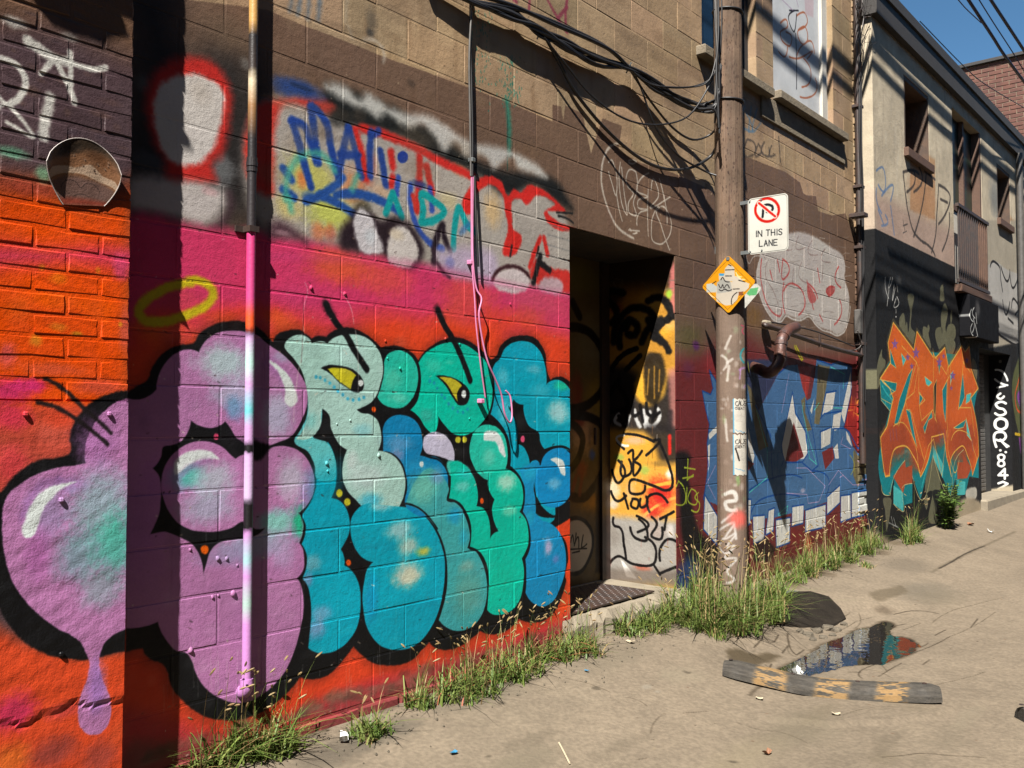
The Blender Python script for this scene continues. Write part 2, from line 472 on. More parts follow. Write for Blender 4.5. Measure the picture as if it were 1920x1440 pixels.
cw.spray(650, 120, 40, 90, (60, 58, 56), 0.45); cw.spray(640, 185, 26, 26, (40, 42, 46), 0.6); cw.spray(870, 470, 30, 30, (60, 50, 44), 0.5)
cw.lines('200,0 190,60;250,0 235,80;300,0 290,100;360,0 350,110', (60, 96, 130), 26, 5, 0.55)
cw.lines('610,225 660,225 710,270 715,350', (196, 186, 174), 14, 5, 0.7)
cw.lines('510,0 505,120;520,150 540,210', (176, 170, 158), 10, 6, 0.5)
rg = random.Random(4)
for i in range(190):
    t = rg.random(); x, y = rg.gauss(1425, 30), rg.uniform(300, 600)
    if rg.random() < 0.4: x, y = rg.uniform(1215, 1330), rg.gauss(380 + 0, 90) if rg.random() < .6 else rg.uniform(20, 200)
    cw.line([(x, y), (x + rg.uniform(-3, 3), y + rg.uniform(4, 14))], (36, 120, 104), rg.uniform(3, 7), 0.8, 0.85)
cw.line('1410,560 1420,640 1425,720 1425,860', (36, 128, 108), 30, 6, 0.75); cw.line('1415,650 1415,960', (24, 74, 66), 5, 1.5, 0.8)
cw.lines('1450,0 1465,10;1540,0 1535,60;1640,0 1690,90 1745,175;1750,0 1742,60 1750,180;1700,100 1750,40', (140, 58, 76), 22, 2.5, 0.85)
# --- left: white mask with red rim on black
V(0, 0, 3)
cw.fill('735,-40 760,200 740,420 740,1230 1000,1240 1400,1260 1520,1200 1540,900 1500,560 1440,400 1330,280 1180,260 1080,300 1000,200 930,-40', (34, 33, 34), 46, 0.9)
cw.spray(1290, 190, 160, 120, (112, 92, 74), 0.55); cw.spray(800, 470, 60, 60, (110, 114, 118), 0.5); cw.spray(1250, 960, 90, 110, (138, 142, 144), 0.6)
cw.spray(1380, 360, 40, 40, (150, 150, 148), 0.4)
cw.spray(830, 900, 120, 60, (90, 96, 104), 0.5)
cw.fill('735,1000 880,985 1020,985 1180,1030 1270,1080 1270,1150 1235,1220 1180,1265 1000,1235 860,1200 735,1170', (192, 184, 180), 12, 0.95)
cw.spray(1180, 1080, 60, 30, (206, 140, 146), 0.35)
cw.line('1290,1090 1300,1160 1270,1230 1200,1290', (70, 46, 56), 36, 8, 0.7)
cw.fill('1060,320 1180,340 1260,420 1300,520 1295,650 1280,760 1240,870 1190,930 1215,1010 1090,1010 930,985 930,905 880,830 840,700 820,580 840,470 900,380 980,330', (190, 44, 38), 9)
cw.fill('1050,415 1140,430 1220,470 1260,530 1255,640 1235,740 1200,830 1150,900 1060,932 960,905 910,840 880,740 866,640 870,550 900,480 960,435', (206, 200, 194), 5)
cw.spray(1130, 520, 80, 90, (180, 168, 156), 0.4)
# --- pink and orange grounds
V(0, 0, 1)
cw.fill('236,398 300,404 345,418 400,430 470,432 520,436 600,452 700,474 800,492 880,520 960,528 1080,548 1080,1180 900,1215 760,1262 620,1330 520,1395 236,1450', PINK, 10)
for x, y, rx, ry, c, a in ((640, 500, 70, 40, (222, 92, 50), .8), (720, 520, 60, 40, (214, 84, 60), .6), (880, 560, 60, 50, (214, 84, 60), .6), (1000, 555, 60, 34, (206, 84, 110), .6),
    (560, 560, 60, 30, (196, 60, 110), .5), (330, 560, 60, 30, (190, 64, 70), .5), (1040, 600, 50, 60, (200, 70, 96), .6), (950, 640, 50, 40, (216, 70, 50), .6), (760, 640, 60, 40, (214, 80, 44), .7)):
    cw.spray(x, y, rx, ry, c, a)
cw.fill('236,640 300,610 350,600 400,590 470,590 520,590 560,596 640,600 720,590 800,600 860,590 940,600 1010,610 1080,640 1080,1160 1040,1180 960,1210 860,1250 760,1275 640,1320 520,1390 236,1440', ORANGE, 26, 0.95)
for i in range(40):
    x = rnd.uniform(260, 1060); cw.spray(x, rnd.uniform(590, 650), 40, 24, rnd.choice([PINK, ORANGE, (226, 96, 40)]), 0.35)
cw.fill('236,1330 330,1350 420,1372 520,1352 600,1310 700,1275 800,1250 900,1215 1010,1180 1075,1150 1080,1300 700,1420 236,1500', (176, 52, 62), 16, 0.85)
cw.fill('236,1400 420,1400 560,1362 700,1310 820,1275 1000,1215 1080,1190 1080,1400 236,1600', (116, 62, 60), 12, 0.8)
cw.spray(1050, 1130, 30, 40, (226, 84, 36), 0.6)
# --- the grey, red and yellow piece with blue hand lettering
V(480, 0, 3)
cw.fill('60,560 400,570 640,640 900,760 1240,960 1480,1040 1640,1100 1770,1290 1775,1640 1500,1590 1250,1560 1000,1500 760,1420 560,1390 300,1340 60,1300', (168, 160, 152), 12)
cw.fill('400,480 520,500 640,550 800,620 900,690 1000,720 1100,800 1240,900 1400,960 1560,980 1680,1010 1740,1090 1780,1180 1680,1130 1560,1040 1440,1110 1240,980 1040,900 880,810 700,740 560,720 420,680', (30, 31, 30), 12)
cw.fill('390,480 440,470 520,500 580,560 620,530 700,570 760,610 860,640 960,650 1060,700 1140,760 1220,800 1380,830 1500,880 1610,950 1640,1000 1540,970 1480,950 1440,880 1380,920 1340,950 1300,890 1240,870 1180,880 1120,800 1060,850 1010,780 930,700 860,720 800,690 740,640 680,660 620,620 560,600 480,560', (198, 196, 190), 9, 0.92)
cw.fill('100,560 360,560 440,600 400,640 300,600 150,590 110,720 100,1000 85,1100 60,1100 60,560', (200, 56, 46), 8)
cw.spray(250, 500, 150, 60, (38, 66, 132), 0.95, rag=.2); cw.spray(150, 490, 80, 60, (38, 66, 132), 0.8); cw.spray(250, 490, 90, 18, (34, 44, 66), 0.6)
for x, y, rx, ry, c, a in ((300, 1000, 170, 150, (196, 192, 92), .8), (420, 1200, 170, 130, (190, 196, 84), .85), (180, 1160, 90, 90, (206, 190, 110), .7), (260, 1010, 40, 60, (216, 90, 50), .6),
     (540, 1050, 90, 120, (216, 120, 60), .6), (620, 940, 60, 120, (206, 82, 56), .6), (350, 1300, 50, 60, (208, 98, 56), .6), (420, 1310, 40, 60, (190, 60, 50), .5), (1140, 960, 60, 40, (220, 160, 110), .6), (1330, 1180, 60, 120, (214, 176, 120), .7),
     (600, 1180, 60, 70, (60, 60, 40), .6), (1080, 1130, 70, 60, (206, 190, 130), .5), (700, 1080, 60, 60, (210, 160, 120), .5)):
    cw.spray(x, y, rx, ry, c, a)
cw.lines('600,720 760,770 900,830 1040,910 1220,990;920,880 920,1000 900,1180;960,940 990,1080;760,860 770,940;770,1000 760,1040;560,730 600,900 620,1000', (198, 44, 38), 50, 4)
cw.fill('1160,1160 1200,1060 1260,1000 1320,990 1380,1020 1420,1100 1450,1060 1490,1080 1530,1040 1600,1060 1680,1120 1740,1190 1640,1190 1700,1250 1790,1290 1760,1300 1640,1250 1620,1200 1680,1150 1580,1100 1520,1150 1490,1120 1450,1120 1440,1220 1450,1290 1490,1320 1440,1440 1400,1440 1420,1280 1400,1180 1380,1090 1320,1040 1270,1060 1220,1130 1210,1200 1190,1210', (202, 42, 36), 3)
cw.lines('1690,1195 1780,1200;1700,1215 1760,1235 1785,1255', (30, 30, 30), 12, 2)
cw.lines('1600,1340 1560,1440 1540,1500;1620,1340 1640,1430', (202, 42, 36), 34, 3); cw.lines('1590,1390 1580,1440;1440,1380 1430,1440', (36, 34, 34), 14, 2)
for x in range(1640, 1775, 44):
    for y in range(1260, 1480, 58): cw.line([(x, y + (x - 1640) * .3), (x + 40, y + 12 + (x - 1640) * .3)], (110, 112, 112), 5, 2, .7)
cw.lines('200,680 240,800 270,920 310,1050;200,680 260,700 310,810 340,910;310,600 330,760 350,910;320,600 390,680 420,820 460,990', (34, 66, 150), 50, 3)
cw.lines('520,720 490,850 470,970;520,720 560,850 590,990;475,870 575,870;650,740 640,860 645,990;650,760 690,740;700,850 730,1040', (34, 62, 140), 46, 3, 0.95)
cw.dot(825, 885, 30, 34, (34, 60, 150))
cw.lines('150,945 200,1010;150,1065 215,1110;280,1130 380,1090 490,1000;360,1100 470,1150 575,1225;450,1100 560,1090 680,1120 810,1195', (38, 78, 154), 50, 3)
cw.spray(300, 1110, 50, 36, (38, 78, 154), 0.8)
cw.lines('870,1040 880,1200 920,1300 1000,1380 1050,1400;800,1000 790,1090;980,1060 990,1180', (40, 72, 170), 38, 3, 0.9); cw.spray(920, 1040, 50, 30, (30, 56, 120), .8)
cw.lines('170,1120 190,960 250,880 340,860 440,960;190,1120 200,1180;540,1060 570,990', (70, 168, 150), 38, 5, 0.75)
cw.lines('770,1090 730,1200;770,1090 820,1220;940,1250 1000,1240 1060,1190 1000,1130 930,1090 940,1180 930,1250;1110,1400 1120,1260 1140,1170 1200,1280 1230,1300', (20, 150, 156), 44, 2.5)
cw.lines('880,1100 900,1180', (190, 50, 40), 30, 3)
cw.lines('1150,1310 1200,1260', (60, 110, 170), 30, 5, .7)
# dark arches with pale centres under it
cw.fill('480,1280 520,1240 560,1180 640,1190 700,1240 760,1220 840,1240 900,1300 940,1440 900,1500 760,1470 700,1420 600,1420 480,1390', (40, 28, 34), 9)
cw.fill('550,1240 590,1170 640,1210 680,1290 710,1420 600,1420 560,1340', (198, 192, 196), 4); cw.fill('745,1360 770,1290 830,1270 880,1320 910,1450 860,1500 750,1470', (206, 198, 194), 4)
cw.spray(790, 1320, 50, 40, (214, 190, 150), .4); cw.spray(640, 1330, 40, 60, (190, 200, 206), .5)
cw.lines('1000,1470 1020,1330 1050,1260 1060,1330 1090,1410', (36, 26, 34), 40, 4)
cw.fill('80,1340 80,1250 160,1250 230,1300 290,1370 200,1340', (70, 44, 54), 10, .9); cw.spray(140, 1310, 60, 20, (190, 150, 160), .5)
cw.fill('1020,1420 1100,1400 1220,1390 1340,1430 1340,1600 1200,1570 1060,1530', (182, 166, 190), 12, .9); cw.spray(1090, 1480, 30, 40, (100, 110, 190), .5)
cw.lines('1000,1400 1030,1500 1090,1560', (52, 32, 44), 22, 4); cw.fill('1340,1560 1400,1520 1470,1510 1540,1580 1530,1620 1340,1600', (200, 188, 188), 4)
cw.line('1330,1570 1380,1510 1460,1500 1540,1560', (58, 30, 34), 22, 3)
V(480, 480, 3)
cw.fill('1540,110 1580,20 1640,60 1770,100 1770,200 1620,180', (196, 48, 42), 4); cw.lines('1600,0 1560,150;1600,40 1650,80', (26, 24, 26), 40, 3); cw.fill('1615,125 1725,150 1720,205 1590,170', (186, 170, 178), 5, .9)
cw.line('70,0 500,20 900,50 1200,110 1500,180 1770,220', (196, 66, 120), 26, 10, .5)
# --- yellow halo ring
V(0, 480, 3)
cw.line('1060,140 1150,150 1200,200 1180,260 1100,310 1000,350 900,370 810,360 780,310 820,250 900,200 980,165 1080,150', (190, 174, 26), 54, 3, .97)
# --- cloud letters: black body first
V(0, 0, 1)
BODY = '236,738! 260,722 277,713 283,693 297,672 317,655 340,646 362,643 373,627 393,613 417,604 443,602 467,606 487,617 504,634! 512,640! 520,627 540,619 560,618 576,628 584,634! 596,630 612,632! 630,618 652,614 672,619 696,634 714,652! 730,648 752,650 775,664 784,676! 800,656 822,641 852,632 880,640 905,658 920,674! 930,668 938,650 955,634 975,629 1000,632 1020,656 1027,700 1032,712! 1046,706 1068,716! 1072,990! 1042,996! 1058,1010 1065,1043 1062,1087 1053,1120 1040,1147 1017,1165 993,1167 973,1160! 960,1175 940,1187 917,1189 900,1183! 880,1200 860,1213 837,1219 817,1215 805,1205! 790,1220 773,1237 747,1247 720,1247 693,1240 677,1227 663,1212! 650,1230 633,1250 613,1267 590,1273 562,1270! 547,1290 527,1310 503,1328 473,1343 440,1351 407,1349 377,1340 353,1323 333,1303 320,1283 315,1263 307,1247 277,1232 267,1215! 236,1222!'
cw.fill(BODY, BLACK, 12, .3, grow=7)
cw.fill(BODY, BLACK, 1.4)
cw.fill('1036,992! 1072,970! 1072,1100! 1062,1088 1066,1040 1058,1010', ORANGE, 1.5)
# purple letter
PUR = '236,745! 265,748 293,730! 297,705 310,680 330,662 350,655 373,660! 385,640 405,625 435,620 460,622 485,630 500,643 533,667 560,697 575,727 576,757 563,793 547,817 520,830 493,838 470,836 457,830 443,820 430,800 422,790! 412,798 400,802 383,801 367,795 358,788! 353,807 340,827 322,835 307,838 302,857 293,872 286,878! 297,890 302,912 301,940 299,960 293,977 281,1002! 293,999 310,997 328,1003 343,1010 360,1020 370,1033 378,1053 381,1077! 387,1057 393,1037 403,1023 420,1015 440,1012 460,1010 480,1004 497,990! 480,992 455,978 433,990 410,996 383,997 357,993 333,980 317,960 305,930 303,905 310,873 328,848 350,833 373,827 400,830 420,840 433,853 442,860! 455,853 470,851 483,863! 493,850 513,838 540,837 567,850 583,873 590,900 587,927 573,950 560,962! 567,975 567,1000 561,1018! 566,1025 570,1045 568,1070 557,1084! 564,1095 569,1120 569,1150 563,1180 550,1225 530,1265 495,1300 465,1316 440,1318 410,1308 385,1290 367,1262 360,1240 350,1225 330,1220 315,1205 302,1185 296,1166! 270,1175 236,1178!'
cw.fill(PUR, PURPLE, 0.9, fuzz=.3)
def inside(spec, marks):
    """sprayed tones kept inside a letter"""
    P = cw.pts(spec, True); x0, x1, y0, y1 = cw._box(P, 3)
    keep = cw.px[y0:y1, x0:x1].copy(); al = np.clip(0.5 - cw._sdf(P, x0, x1, y0, y1, True) / 2, 0, 1)[..., None]
    for q in marks: cw.spray(*q[:5], min(q[5] * 1.2, 1))
    cw.px[y0:y1, x0:x1] = keep + (cw.px[y0:y1, x0:x1] - keep) * al
TQ, PALE = (70, 190, 180), (176, 200, 204)
inside(PUR, [(420, 680, 60, 40, PALE, .75), (440, 740, 50, 40, (176, 186, 206), .6), (520, 780, 34, 50, (170, 190, 206), .55), (440, 765, 22, 26, (96, 150, 196), .6), (530, 670, 20, 14, (160, 180, 200), .4),
  (350, 895, 40, 30, TQ, .75), (400, 900, 50, 40, PALE, .6), (390, 950, 60, 40, (164, 176, 196), .6), (545, 900, 30, 50, (186, 190, 206), .6), (520, 980, 40, 30, (130, 196, 190), .8), (560, 980, 16, 36, (40, 176, 140), .85), (480, 1020, 70, 30, (150, 170, 186), .6), (440, 1040, 80, 24, (150, 140, 178), .5), (530, 1040, 30, 30, (176, 160, 196), .5), (300, 900, 50, 60, (168, 104, 172), .5), (260, 1000, 60, 120, (170, 106, 174), .5)])
WHT = (214, 222, 220)
V(0, 480, 3)
cw.line('1515,600 1580,660 1620,760', (150, 96, 158), 60, 8, .6); cw.fill('1515,590 1560,610 1620,670 1660,750 1670,820 1640,850 1610,830 1600,740 1570,660', WHT, 2)
cw.fill('985,1230 980,1170 1020,1120 1090,1094 1160,1095 1210,1115 1235,1140 1150,1140 1070,1170', WHT, 2); cw.line('1000,1250 1090,1180 1180,1150', (140, 90, 150), 20, 6, .5)
cw.line('1470,1120 1440,1050 1330,1050', BLACK, 24, 5, .6)
cw.fill('1390,1055 1520,1072 1440,1155 1400,1110', BLACK, 3)
cw.dot(1216, 1016, 15, 18, (214, 70, 110))
# mint letter and its cyan leg
V(480, 480, 3)
LEG = '290,760! 292,840 285,900 250,980 215,1040! 260,1070 300,1110 330,1180 340,1250 330,1330 300,1400 276,1440! 285,1500 300,1540 340,1600 420,1600 400,1440 422,1352! 450,1290 452,1200 440,1120 400,1060 340,1020! 365,950 372,880! 430,860 430,740'
cw.view(560, 840, 3.692)
LEG2 = '60,-20! 110,80 125,180 115,290 80,380 40,440! 28,465 50,540 45,600 20,665! 55,740 52,830 25,900! 60,950 80,1030 88,1150 75,1300 65,1385! 120,1415 200,1420 280,1390 350,1330 400,1250 425,1150 430,1050 420,950 390,880 350,832 316,812! 312,745 292,700! 322,650 345,600 355,530 350,480 330,420 290,370 226,346! 258,250 262,150 250,60 205,-40!'
cw.fill(LEG2, CYAN, 0.9, fuzz=.3)
V(480, 480, 3)
cw.fill('215,1040 250,980 285,900 292,840 292,700 372,860 372,900 355,970 320,1015 400,1050 440,1120 452,1200 440,1260 340,1250 330,1180 300,1110', (96, 190, 200), 1)
cw.fill('330,1250 452,1200 440,1300 330,1380', CYAN, 30, .8)
cw.view(560, 840, 3.692); inside(LEG2, [(90, 800, 80, 70, (120, 170, 190), .6), (150, 1150, 90, 70, (120, 160, 200), .6), (120, 1260, 80, 80, (150, 150, 200), .55), (200, 100, 40, 60, (90, 190, 206), .7), (60, 920, 50, 60, (150, 140, 190), .5)])
V(480, 480, 3)
MIN = '160,500 185,465 225,445 265,445 300,465 316,490! 345,480 375,480 402,492! 430,465 480,445 540,440 600,450 650,480 690,530 712,590 715,650 700,720 680,780 650,820 600,850 568,864! 590,882 640,890 680,920 700,970 705,1030 688,1095! 750,1110 800,1150 830,1210 840,1280 830,1350 805,1410! 700,1450 600,1410 560,1370 520,1330 495,1280 485,1220 490,1160 512,1090! 470,1060 440,1010 420,960 415,905 372,858! 366,900 366,940 345,985 320,1015 260,1035! 225,1030! 262,985 290,900 292,800 280,720 255,640 215,580'
cw.fill(MIN, MINT, 0.9, fuzz=.3)
inside(MIN, [(520, 560, 120, 60, (178, 212, 208), .5), (600, 980, 60, 40, (130, 196, 206), .6), (620, 1240, 130, 90, (190, 208, 206), .6), (640, 1380, 80, 50, (70, 176, 204), .75), (300, 930, 60, 60, (120, 196, 196), .6), (470, 760, 120, 20, (120, 160, 160), .35), (540, 1150, 40, 60, (206, 214, 214), .5)])
# big cyan body
cw.view(560, 840, 3.692)
BIG = '560,395! 450,392 400,430 365,490 358,560 370,640 400,710 450,765 515,790! 480,830 455,920 443,1020 450,1130 470,1230 510,1310 570,1370 640,1395 720,1395 800,1370 870,1310 930,1220 975,1110 1000,1000 1012,880 1010,760 990,680 960,600 920,530 870,470 800,425 730,408!'
cw.fill(BIG, CYAN, 0.9, fuzz=.3)
inside(BIG, [(580, 400, 110, 50, (150, 200, 210), .7), (700, 570, 110, 80, (140, 190, 196), .8), (760, 680, 90, 80, (170, 190, 178), .75), (860, 720, 60, 40, (190, 180, 70), .75), (750, 880, 120, 110, (176, 190, 176), .85), (760, 900, 70, 70, (196, 196, 170), .6), (500, 1050, 60, 200, (16, 136, 190), .5)])
cw.line('725,395 800,415 880,465 930,530 975,600 1003,680 1020,760 1020,880 1005,1010 980,1110 960,1170', BLACK, 13, 1)
# blue / teal stem
STEM = '600,60! 740,-120! 1000,-90! 850,40! 900,75 960,90 1000,130 1030,200 1040,280 1024,362! 1080,375 1120,410 1150,470 1175,540 1185,620 1168,692! 1220,710 1260,770 1290,850 1305,950 1300,1050 1275,1140 1220,1220 1150,1260 1080,1265 1020,1240 970,1190! 1000,1100 1025,980 1030,860 1022,750 1000,660 960,570 900,490 830,425 742,392! 752,300 750,200 735,130 700,60'
cw.view(480, 480, 3)
DOTB = '716,1010! 715,970 740,920 790,895 840,897 890,920 920,960 935,1020 935,1080 922,1122! 960,1128 1010,1130 1050,1160 1075,1210 1080,1270 1068,1372! 960,1470 850,1420! 838,1390 850,1310 845,1230 820,1160 770,1110 716,1098!'
cw.fill(DOTB, BLUE, 0.9, fuzz=.3)
inside(DOTB, [(800, 1060, 90, 60, (90, 150, 200), .7), (790, 1130, 50, 40, (150, 140, 190), .5), (960, 1290, 110, 110, (100, 184, 178), .8), (900, 1200, 60, 60, (20, 140, 196), .6), (1020, 1230, 40, 60, (90, 160, 206), .5)])
cw.view(560, 840, 3.692)
ST2 = '742,392! 780,280 900,140 1040,280 1024,362! 1080,375 1120,410 1150,470 1175,540 1185,620 1168,692! 1220,710 1260,770 1290,850 1305,950 1300,1050 1275,1140 1220,1220 1150,1260 1080,1265 1020,1240 970,1190! 1000,1100 1025,980 1030,860 1022,750 1000,660 960,570 900,490 830,425'
cw.fill(ST2, (60, 160, 168), 0.9, fuzz=.3)
inside(ST2, [(860, 280, 130, 130, (104, 186, 176), .9), (1080, 470, 60, 70, (30, 150, 196), .7), (1140, 620, 40, 70, (40, 160, 190), .6), (1170, 1000, 120, 190, (84, 154, 150), .9), (1160, 820, 60, 50, (120, 160, 150), .6), (960, 200, 60, 60, (110, 150, 196), .6)])
cw.line('742,385 830,415 900,478 960,560', BLACK, 13, 1)
cw.line('850,40 900,62 965,80 1012,125 1040,200 1048,280 1032,362 1090,372 1130,405 1162,470 1187,540 1195,620 1180,692 1232,712 1272,770 1300,850 1315,950 1308,1050 1285,1140', BLACK, 13, 1)
cw.line('870,35 940,42 1000,80 1040,150 1050,240', BLACK, 14, 1)
cw.dot(850, 112, 14, 20, (214, 226, 226))
# green pair
cw.view(480, 480, 3)
cw.fill('720,600! 750,545 800,530 850,545 890,590 912,660 905,740 880,800 830,850 770,855 710,830 684,792! 706,730 720,660', (34, 186, 168), .9)
cw.spray(770, 690, 60, 70, (90, 200, 180), .6); cw.spray(800, 800, 60, 34, (110, 200, 186), .6); cw.spray(830, 620, 40, 30, (20, 190, 160), .5)
HEAD = '915,600! 950,550 1000,515 1060,490 1120,485 1180,500 1240,540 1290,590 1320,660 1330,740 1325,830 1300,900 1260,950 1220,990 1160,1010 1110,1000 1060,950 1024,900! 1020,960 1000,1008! 950,960 920,910 868,866! 900,830 922,760 928,680'
cw.fill(HEAD, GREEN, .9, fuzz=.3); inside(HEAD, [(1000, 620, 60, 50, (60, 196, 176), .6), (960, 900, 50, 50, (60, 170, 160), .6), (1090, 600, 30, 20, (80, 200, 180), .5)])
cw.fill('945,1020! 990,990 1040,995 1085,1030 1110,1080 1115,1160! 1040,1130 950,1100', (196, 190, 214), 1); cw.spray(1040, 1020, 40, 20, (220, 216, 226), .5); cw.fill('1080,1155 1110,1150 1170,1170 1210,1210 1090,1230', (60, 190, 180), 2)
cw.fill('1200,1100 1205,1050 1220,1000 1250,965 1300,948 1350,960 1390,1000 1410,1060 1415,1120 1405,1190 1370,1240 1300,1260 1240,1210 1215,1160', (36, 192, 172), 1)
cw.fill('1280,1030 1290,990 1330,982 1365,1000 1392,1060 1398,1130 1375,1110 1350,1050', WHT, 2)
cw.spray(1310, 1130, 40, 60, (110, 206, 190), .7)
cw.view(560, 840, 3.692)
UU = '1045,110! 1080,90 1130,105 1180,150 1215,210 1235,280 1240,350 1230,402! 1280,420 1310,470 1325,540 1325,628! 1350,592 1384,577! 1350,500 1340,420 1356,356! 1322,300 1308,240 1320,195 1370,155 1440,145 1500,180 1540,240 1555,320 1548,400 1530,442! 1570,490 1590,570 1590,660 1565,730 1545,765! 1560,840 1555,940 1530,1050 1480,1120 1400,1155 1340,1150 1305,1120! 1315,1000 1318,900 1300,800 1250,715 1185,682! 1195,600 1190,520 1160,440 1110,375 1040,348! 1052,260'
cw.fill(UU, GREEN, .9, fuzz=.3); inside(UU, [(1440, 240, 80, 80, (160, 220, 200), .8), (1460, 440, 60, 50, (130, 214, 190), .6), (1130, 270, 60, 50, (120, 206, 200), .6), (1150, 180, 70, 50, (40, 190, 190), .6), (1400, 900, 120, 150, (16, 190, 164), .5)])
# right blue letter
cw.view(480, 480, 3)
RB = '1330,640! 1345,605 1370,580 1400,520 1440,490 1490,478 1550,490 1600,540 1625,610 1634,722! 1665,700 1710,700 1745,725 1775,765! 1775,1100! 1730,1085 1680,1068 1640,1080 1622,1086! 1600,1050 1590,992 1540,960 1512,900 1505,836! 1475,830 1450,805! 1440,830 1430,850 1462,930 1472,1000 1470,1058! 1500,1070 1525,1110 1540,1172! 1560,1150 1580,1150 1600,1175 1640,1260 1660,1500 1560,1500 1515,1400 1512,1300 1480,1230 1430,1180! 1432,1090 1400,980 1320,890! 1342,780'
cw.fill(RB, CYAN, .9, fuzz=.3); inside(RB, [(1500, 560, 110, 90, (14, 160, 196), .6), (1560, 640, 50, 30, (110, 186, 210), .5), (1700, 880, 70, 80, (150, 206, 214), .85), (1600, 760, 70, 50, (60, 180, 206), .6), (1720, 730, 50, 34, (30, 190, 160), .9), (1400, 880, 50, 90, (80, 190, 214), .7), (1390, 680, 40, 60, (90, 190, 214), .6), (1540, 1250, 60, 90, (30, 150, 200), .7)])
cw.view(560, 840, 3.692)
LOW = '1530,150! 1600,110 1640,84 1672,112! 1690,170 1640,232! 1630,260 1640,350 1640,452! 1690,505! 1740,520 1790,560 1830,640 1850,740 1845,850 1810,970 1760,1060 1690,1098 1640,1085 1590,1040 1570,1000! 1577,880 1570,770! 1602,690 1602,570 1585,500 1552,440! 1568,350'
cw.fill(LOW, (20, 138, 196), .9, fuzz=.3); inside(LOW, [(1600, 180, 60, 60, (30, 160, 206), .8), (1725, 690, 34, 70, (170, 170, 206), .8), (1780, 770, 30, 40, (110, 130, 200), .6), (1600, 480, 40, 60, (30, 160, 200), .6)])
cw.fill('1636,240 1672,120 1700,50 1750,10 1820,0 1880,40! 1880,320! 1850,370 1800,405 1760,412 1700,395 1660,350 1640,290', (14, 136, 200), .9)
cw.spray(1770, 250, 50, 50, (110, 180, 220), .8); cw.fill('1742,80 1790,66 1830,90 1845,150 1840,192 1818,180 1800,130 1770,100', WHT, 1.5)
cw.line('1672,112 1700,40 1750,2 1820,-10 1880,14', BLACK, 16, 1)
cw.fill('1645,438 1690,462 1760,470 1830,440 1880,372! 1880,392! 1830,455 1770,478 1700,476 1650,456', BLACK, 2)
cw.fill('1632,236! 1628,262 1640,360 1642,450! 1700,480 1780,476! 1700,420 1655,350', BLACK, 1.2)
# dots, eyes, brows
cw.dot(282, 313, 22, 27, (196, 190, 40)); cw.dot(336, 374, 22, 27, (196, 190, 40)); cw.dot(346, 793, 17, 22, (226, 84, 20)); cw.dot(1268, 366, 12, 20, (226, 84, 20))
cw.view(480, 480, 3)
cw.dot(1137, 1033, 15, 18, (190, 184, 50)); cw.dot(1173, 1033, 13, 18, (190, 184, 50)); cw.dot(663, 862, 12, 15, (226, 84, 20)); cw.dot(1500, 1030, 12, 20, (220, 80, 120))
cw.fill('362,632! 400,615 480,618 540,635 580,665 605,705 605,745 580,768 550,765 510,740 460,705 420,665', BLACK, 1); cw.fill('400,634! 470,630 530,645 565,672! 552,690 540,720 535,752! 490,720 450,690 425,660', (198, 188, 40), 1)
cw.dot(590, 714, 15, 19, WHT)
cw.line('385,690 440,725 500,760 550,790', (110, 150, 150), 40, 8, .4)
for i, (x, y) in enumerate(((338, 680), (362, 684), (388, 698), (415, 715), (440, 738), (462, 760), (488, 780), (516, 802), (546, 810), (580, 806), (606, 796))): cw.dot(x, y, 8, 10, (60, 168, 206))
cw.fill('1010,674! 1060,672 1120,690 1170,720 1200,760 1200,800 1180,835 1140,838 1110,800 1080,750 1050,710', BLACK, 1); cw.fill('1030,682! 1080,682 1130,702 1160,730! 1138,755 1130,790! 1135,820! 1110,780 1085,735 1060,705', (190, 178, 44), 1); cw.dot(1170, 776, 13, 22, WHT)
for x, y in ((978, 704), (1003, 714), (1020, 744), (1045, 780), (1062, 800), (1084, 832), (1108, 856), (1135, 876), (1165, 880), (1190, 862)): cw.dot(x, y, 7, 10, (20, 150, 176))
for sp in ('395,270 440,360 510,450 560,540 625,640', '1025,305 1060,390 1110,470 1160,580 1205,700'): cw.line(sp, BLACK, 40, 1.6)
cw.line('390,270 425,330', BLACK, 52, 5, .8); cw.line('1020,300 1045,350', BLACK, 46, 5, .8)
V(0, 960, 3); cw.dot(1150, 212, 22, 25, (230, 96, 14))
V(0, 0, 1)
for i in range(140): cw.spray(rnd.uniform(250, 1060), rnd.uniform(620, 1320), rnd.uniform(8, 26), rnd.uniform(6, 22), rnd.choice([(226, 230, 230), (20, 20, 40)]), 0.05)
for i in range(60):
    x = rnd.uniform(300, 1050); cw.line([(x, rnd.uniform(1190, 1330)), (x + 1, rnd.uniform(1190, 1330) + 10)], (214, 210, 200), 0.8, .8, .3)
# --- white hand tag over the door
V(1050, 180, 4.5); GR = (196, 186, 172)
cw.lines('490,400 420,430 370,520 350,640 355,760 385,890 430,1010 480,1100 550,1160 620,1200', GR, 22, 2.5, .9)
cw.lines('410,560 430,540 460,590 480,680 470,840 440,740 410,640;480,830 500,960 525,1055;510,560 500,660 505,800 540,960 560,1000 540,800 520,600;640,640 590,620 560,680 570,760 620,820 580,900 590,990 640,1010 620,900 650,800 640,640;750,650 680,700 650,800 740,850 660,880 660,940 740,960 680,980 650,1090;745,790 740,960 745,1180;770,790 790,700 820,760 830,850 760,940 930,850;840,700 880,860 900,980 905,1080;830,930 790,1000 770,1120 790,1230 850,1250 910,1200 940,1100 920,1000 860,930 820,960 850,1080 925,1300;580,545 610,540 645,552 620,570 580,560;580,1130 670,1140;615,1165 650,1155;590,1120 600,1140', GR, 13, 1.2, .9)
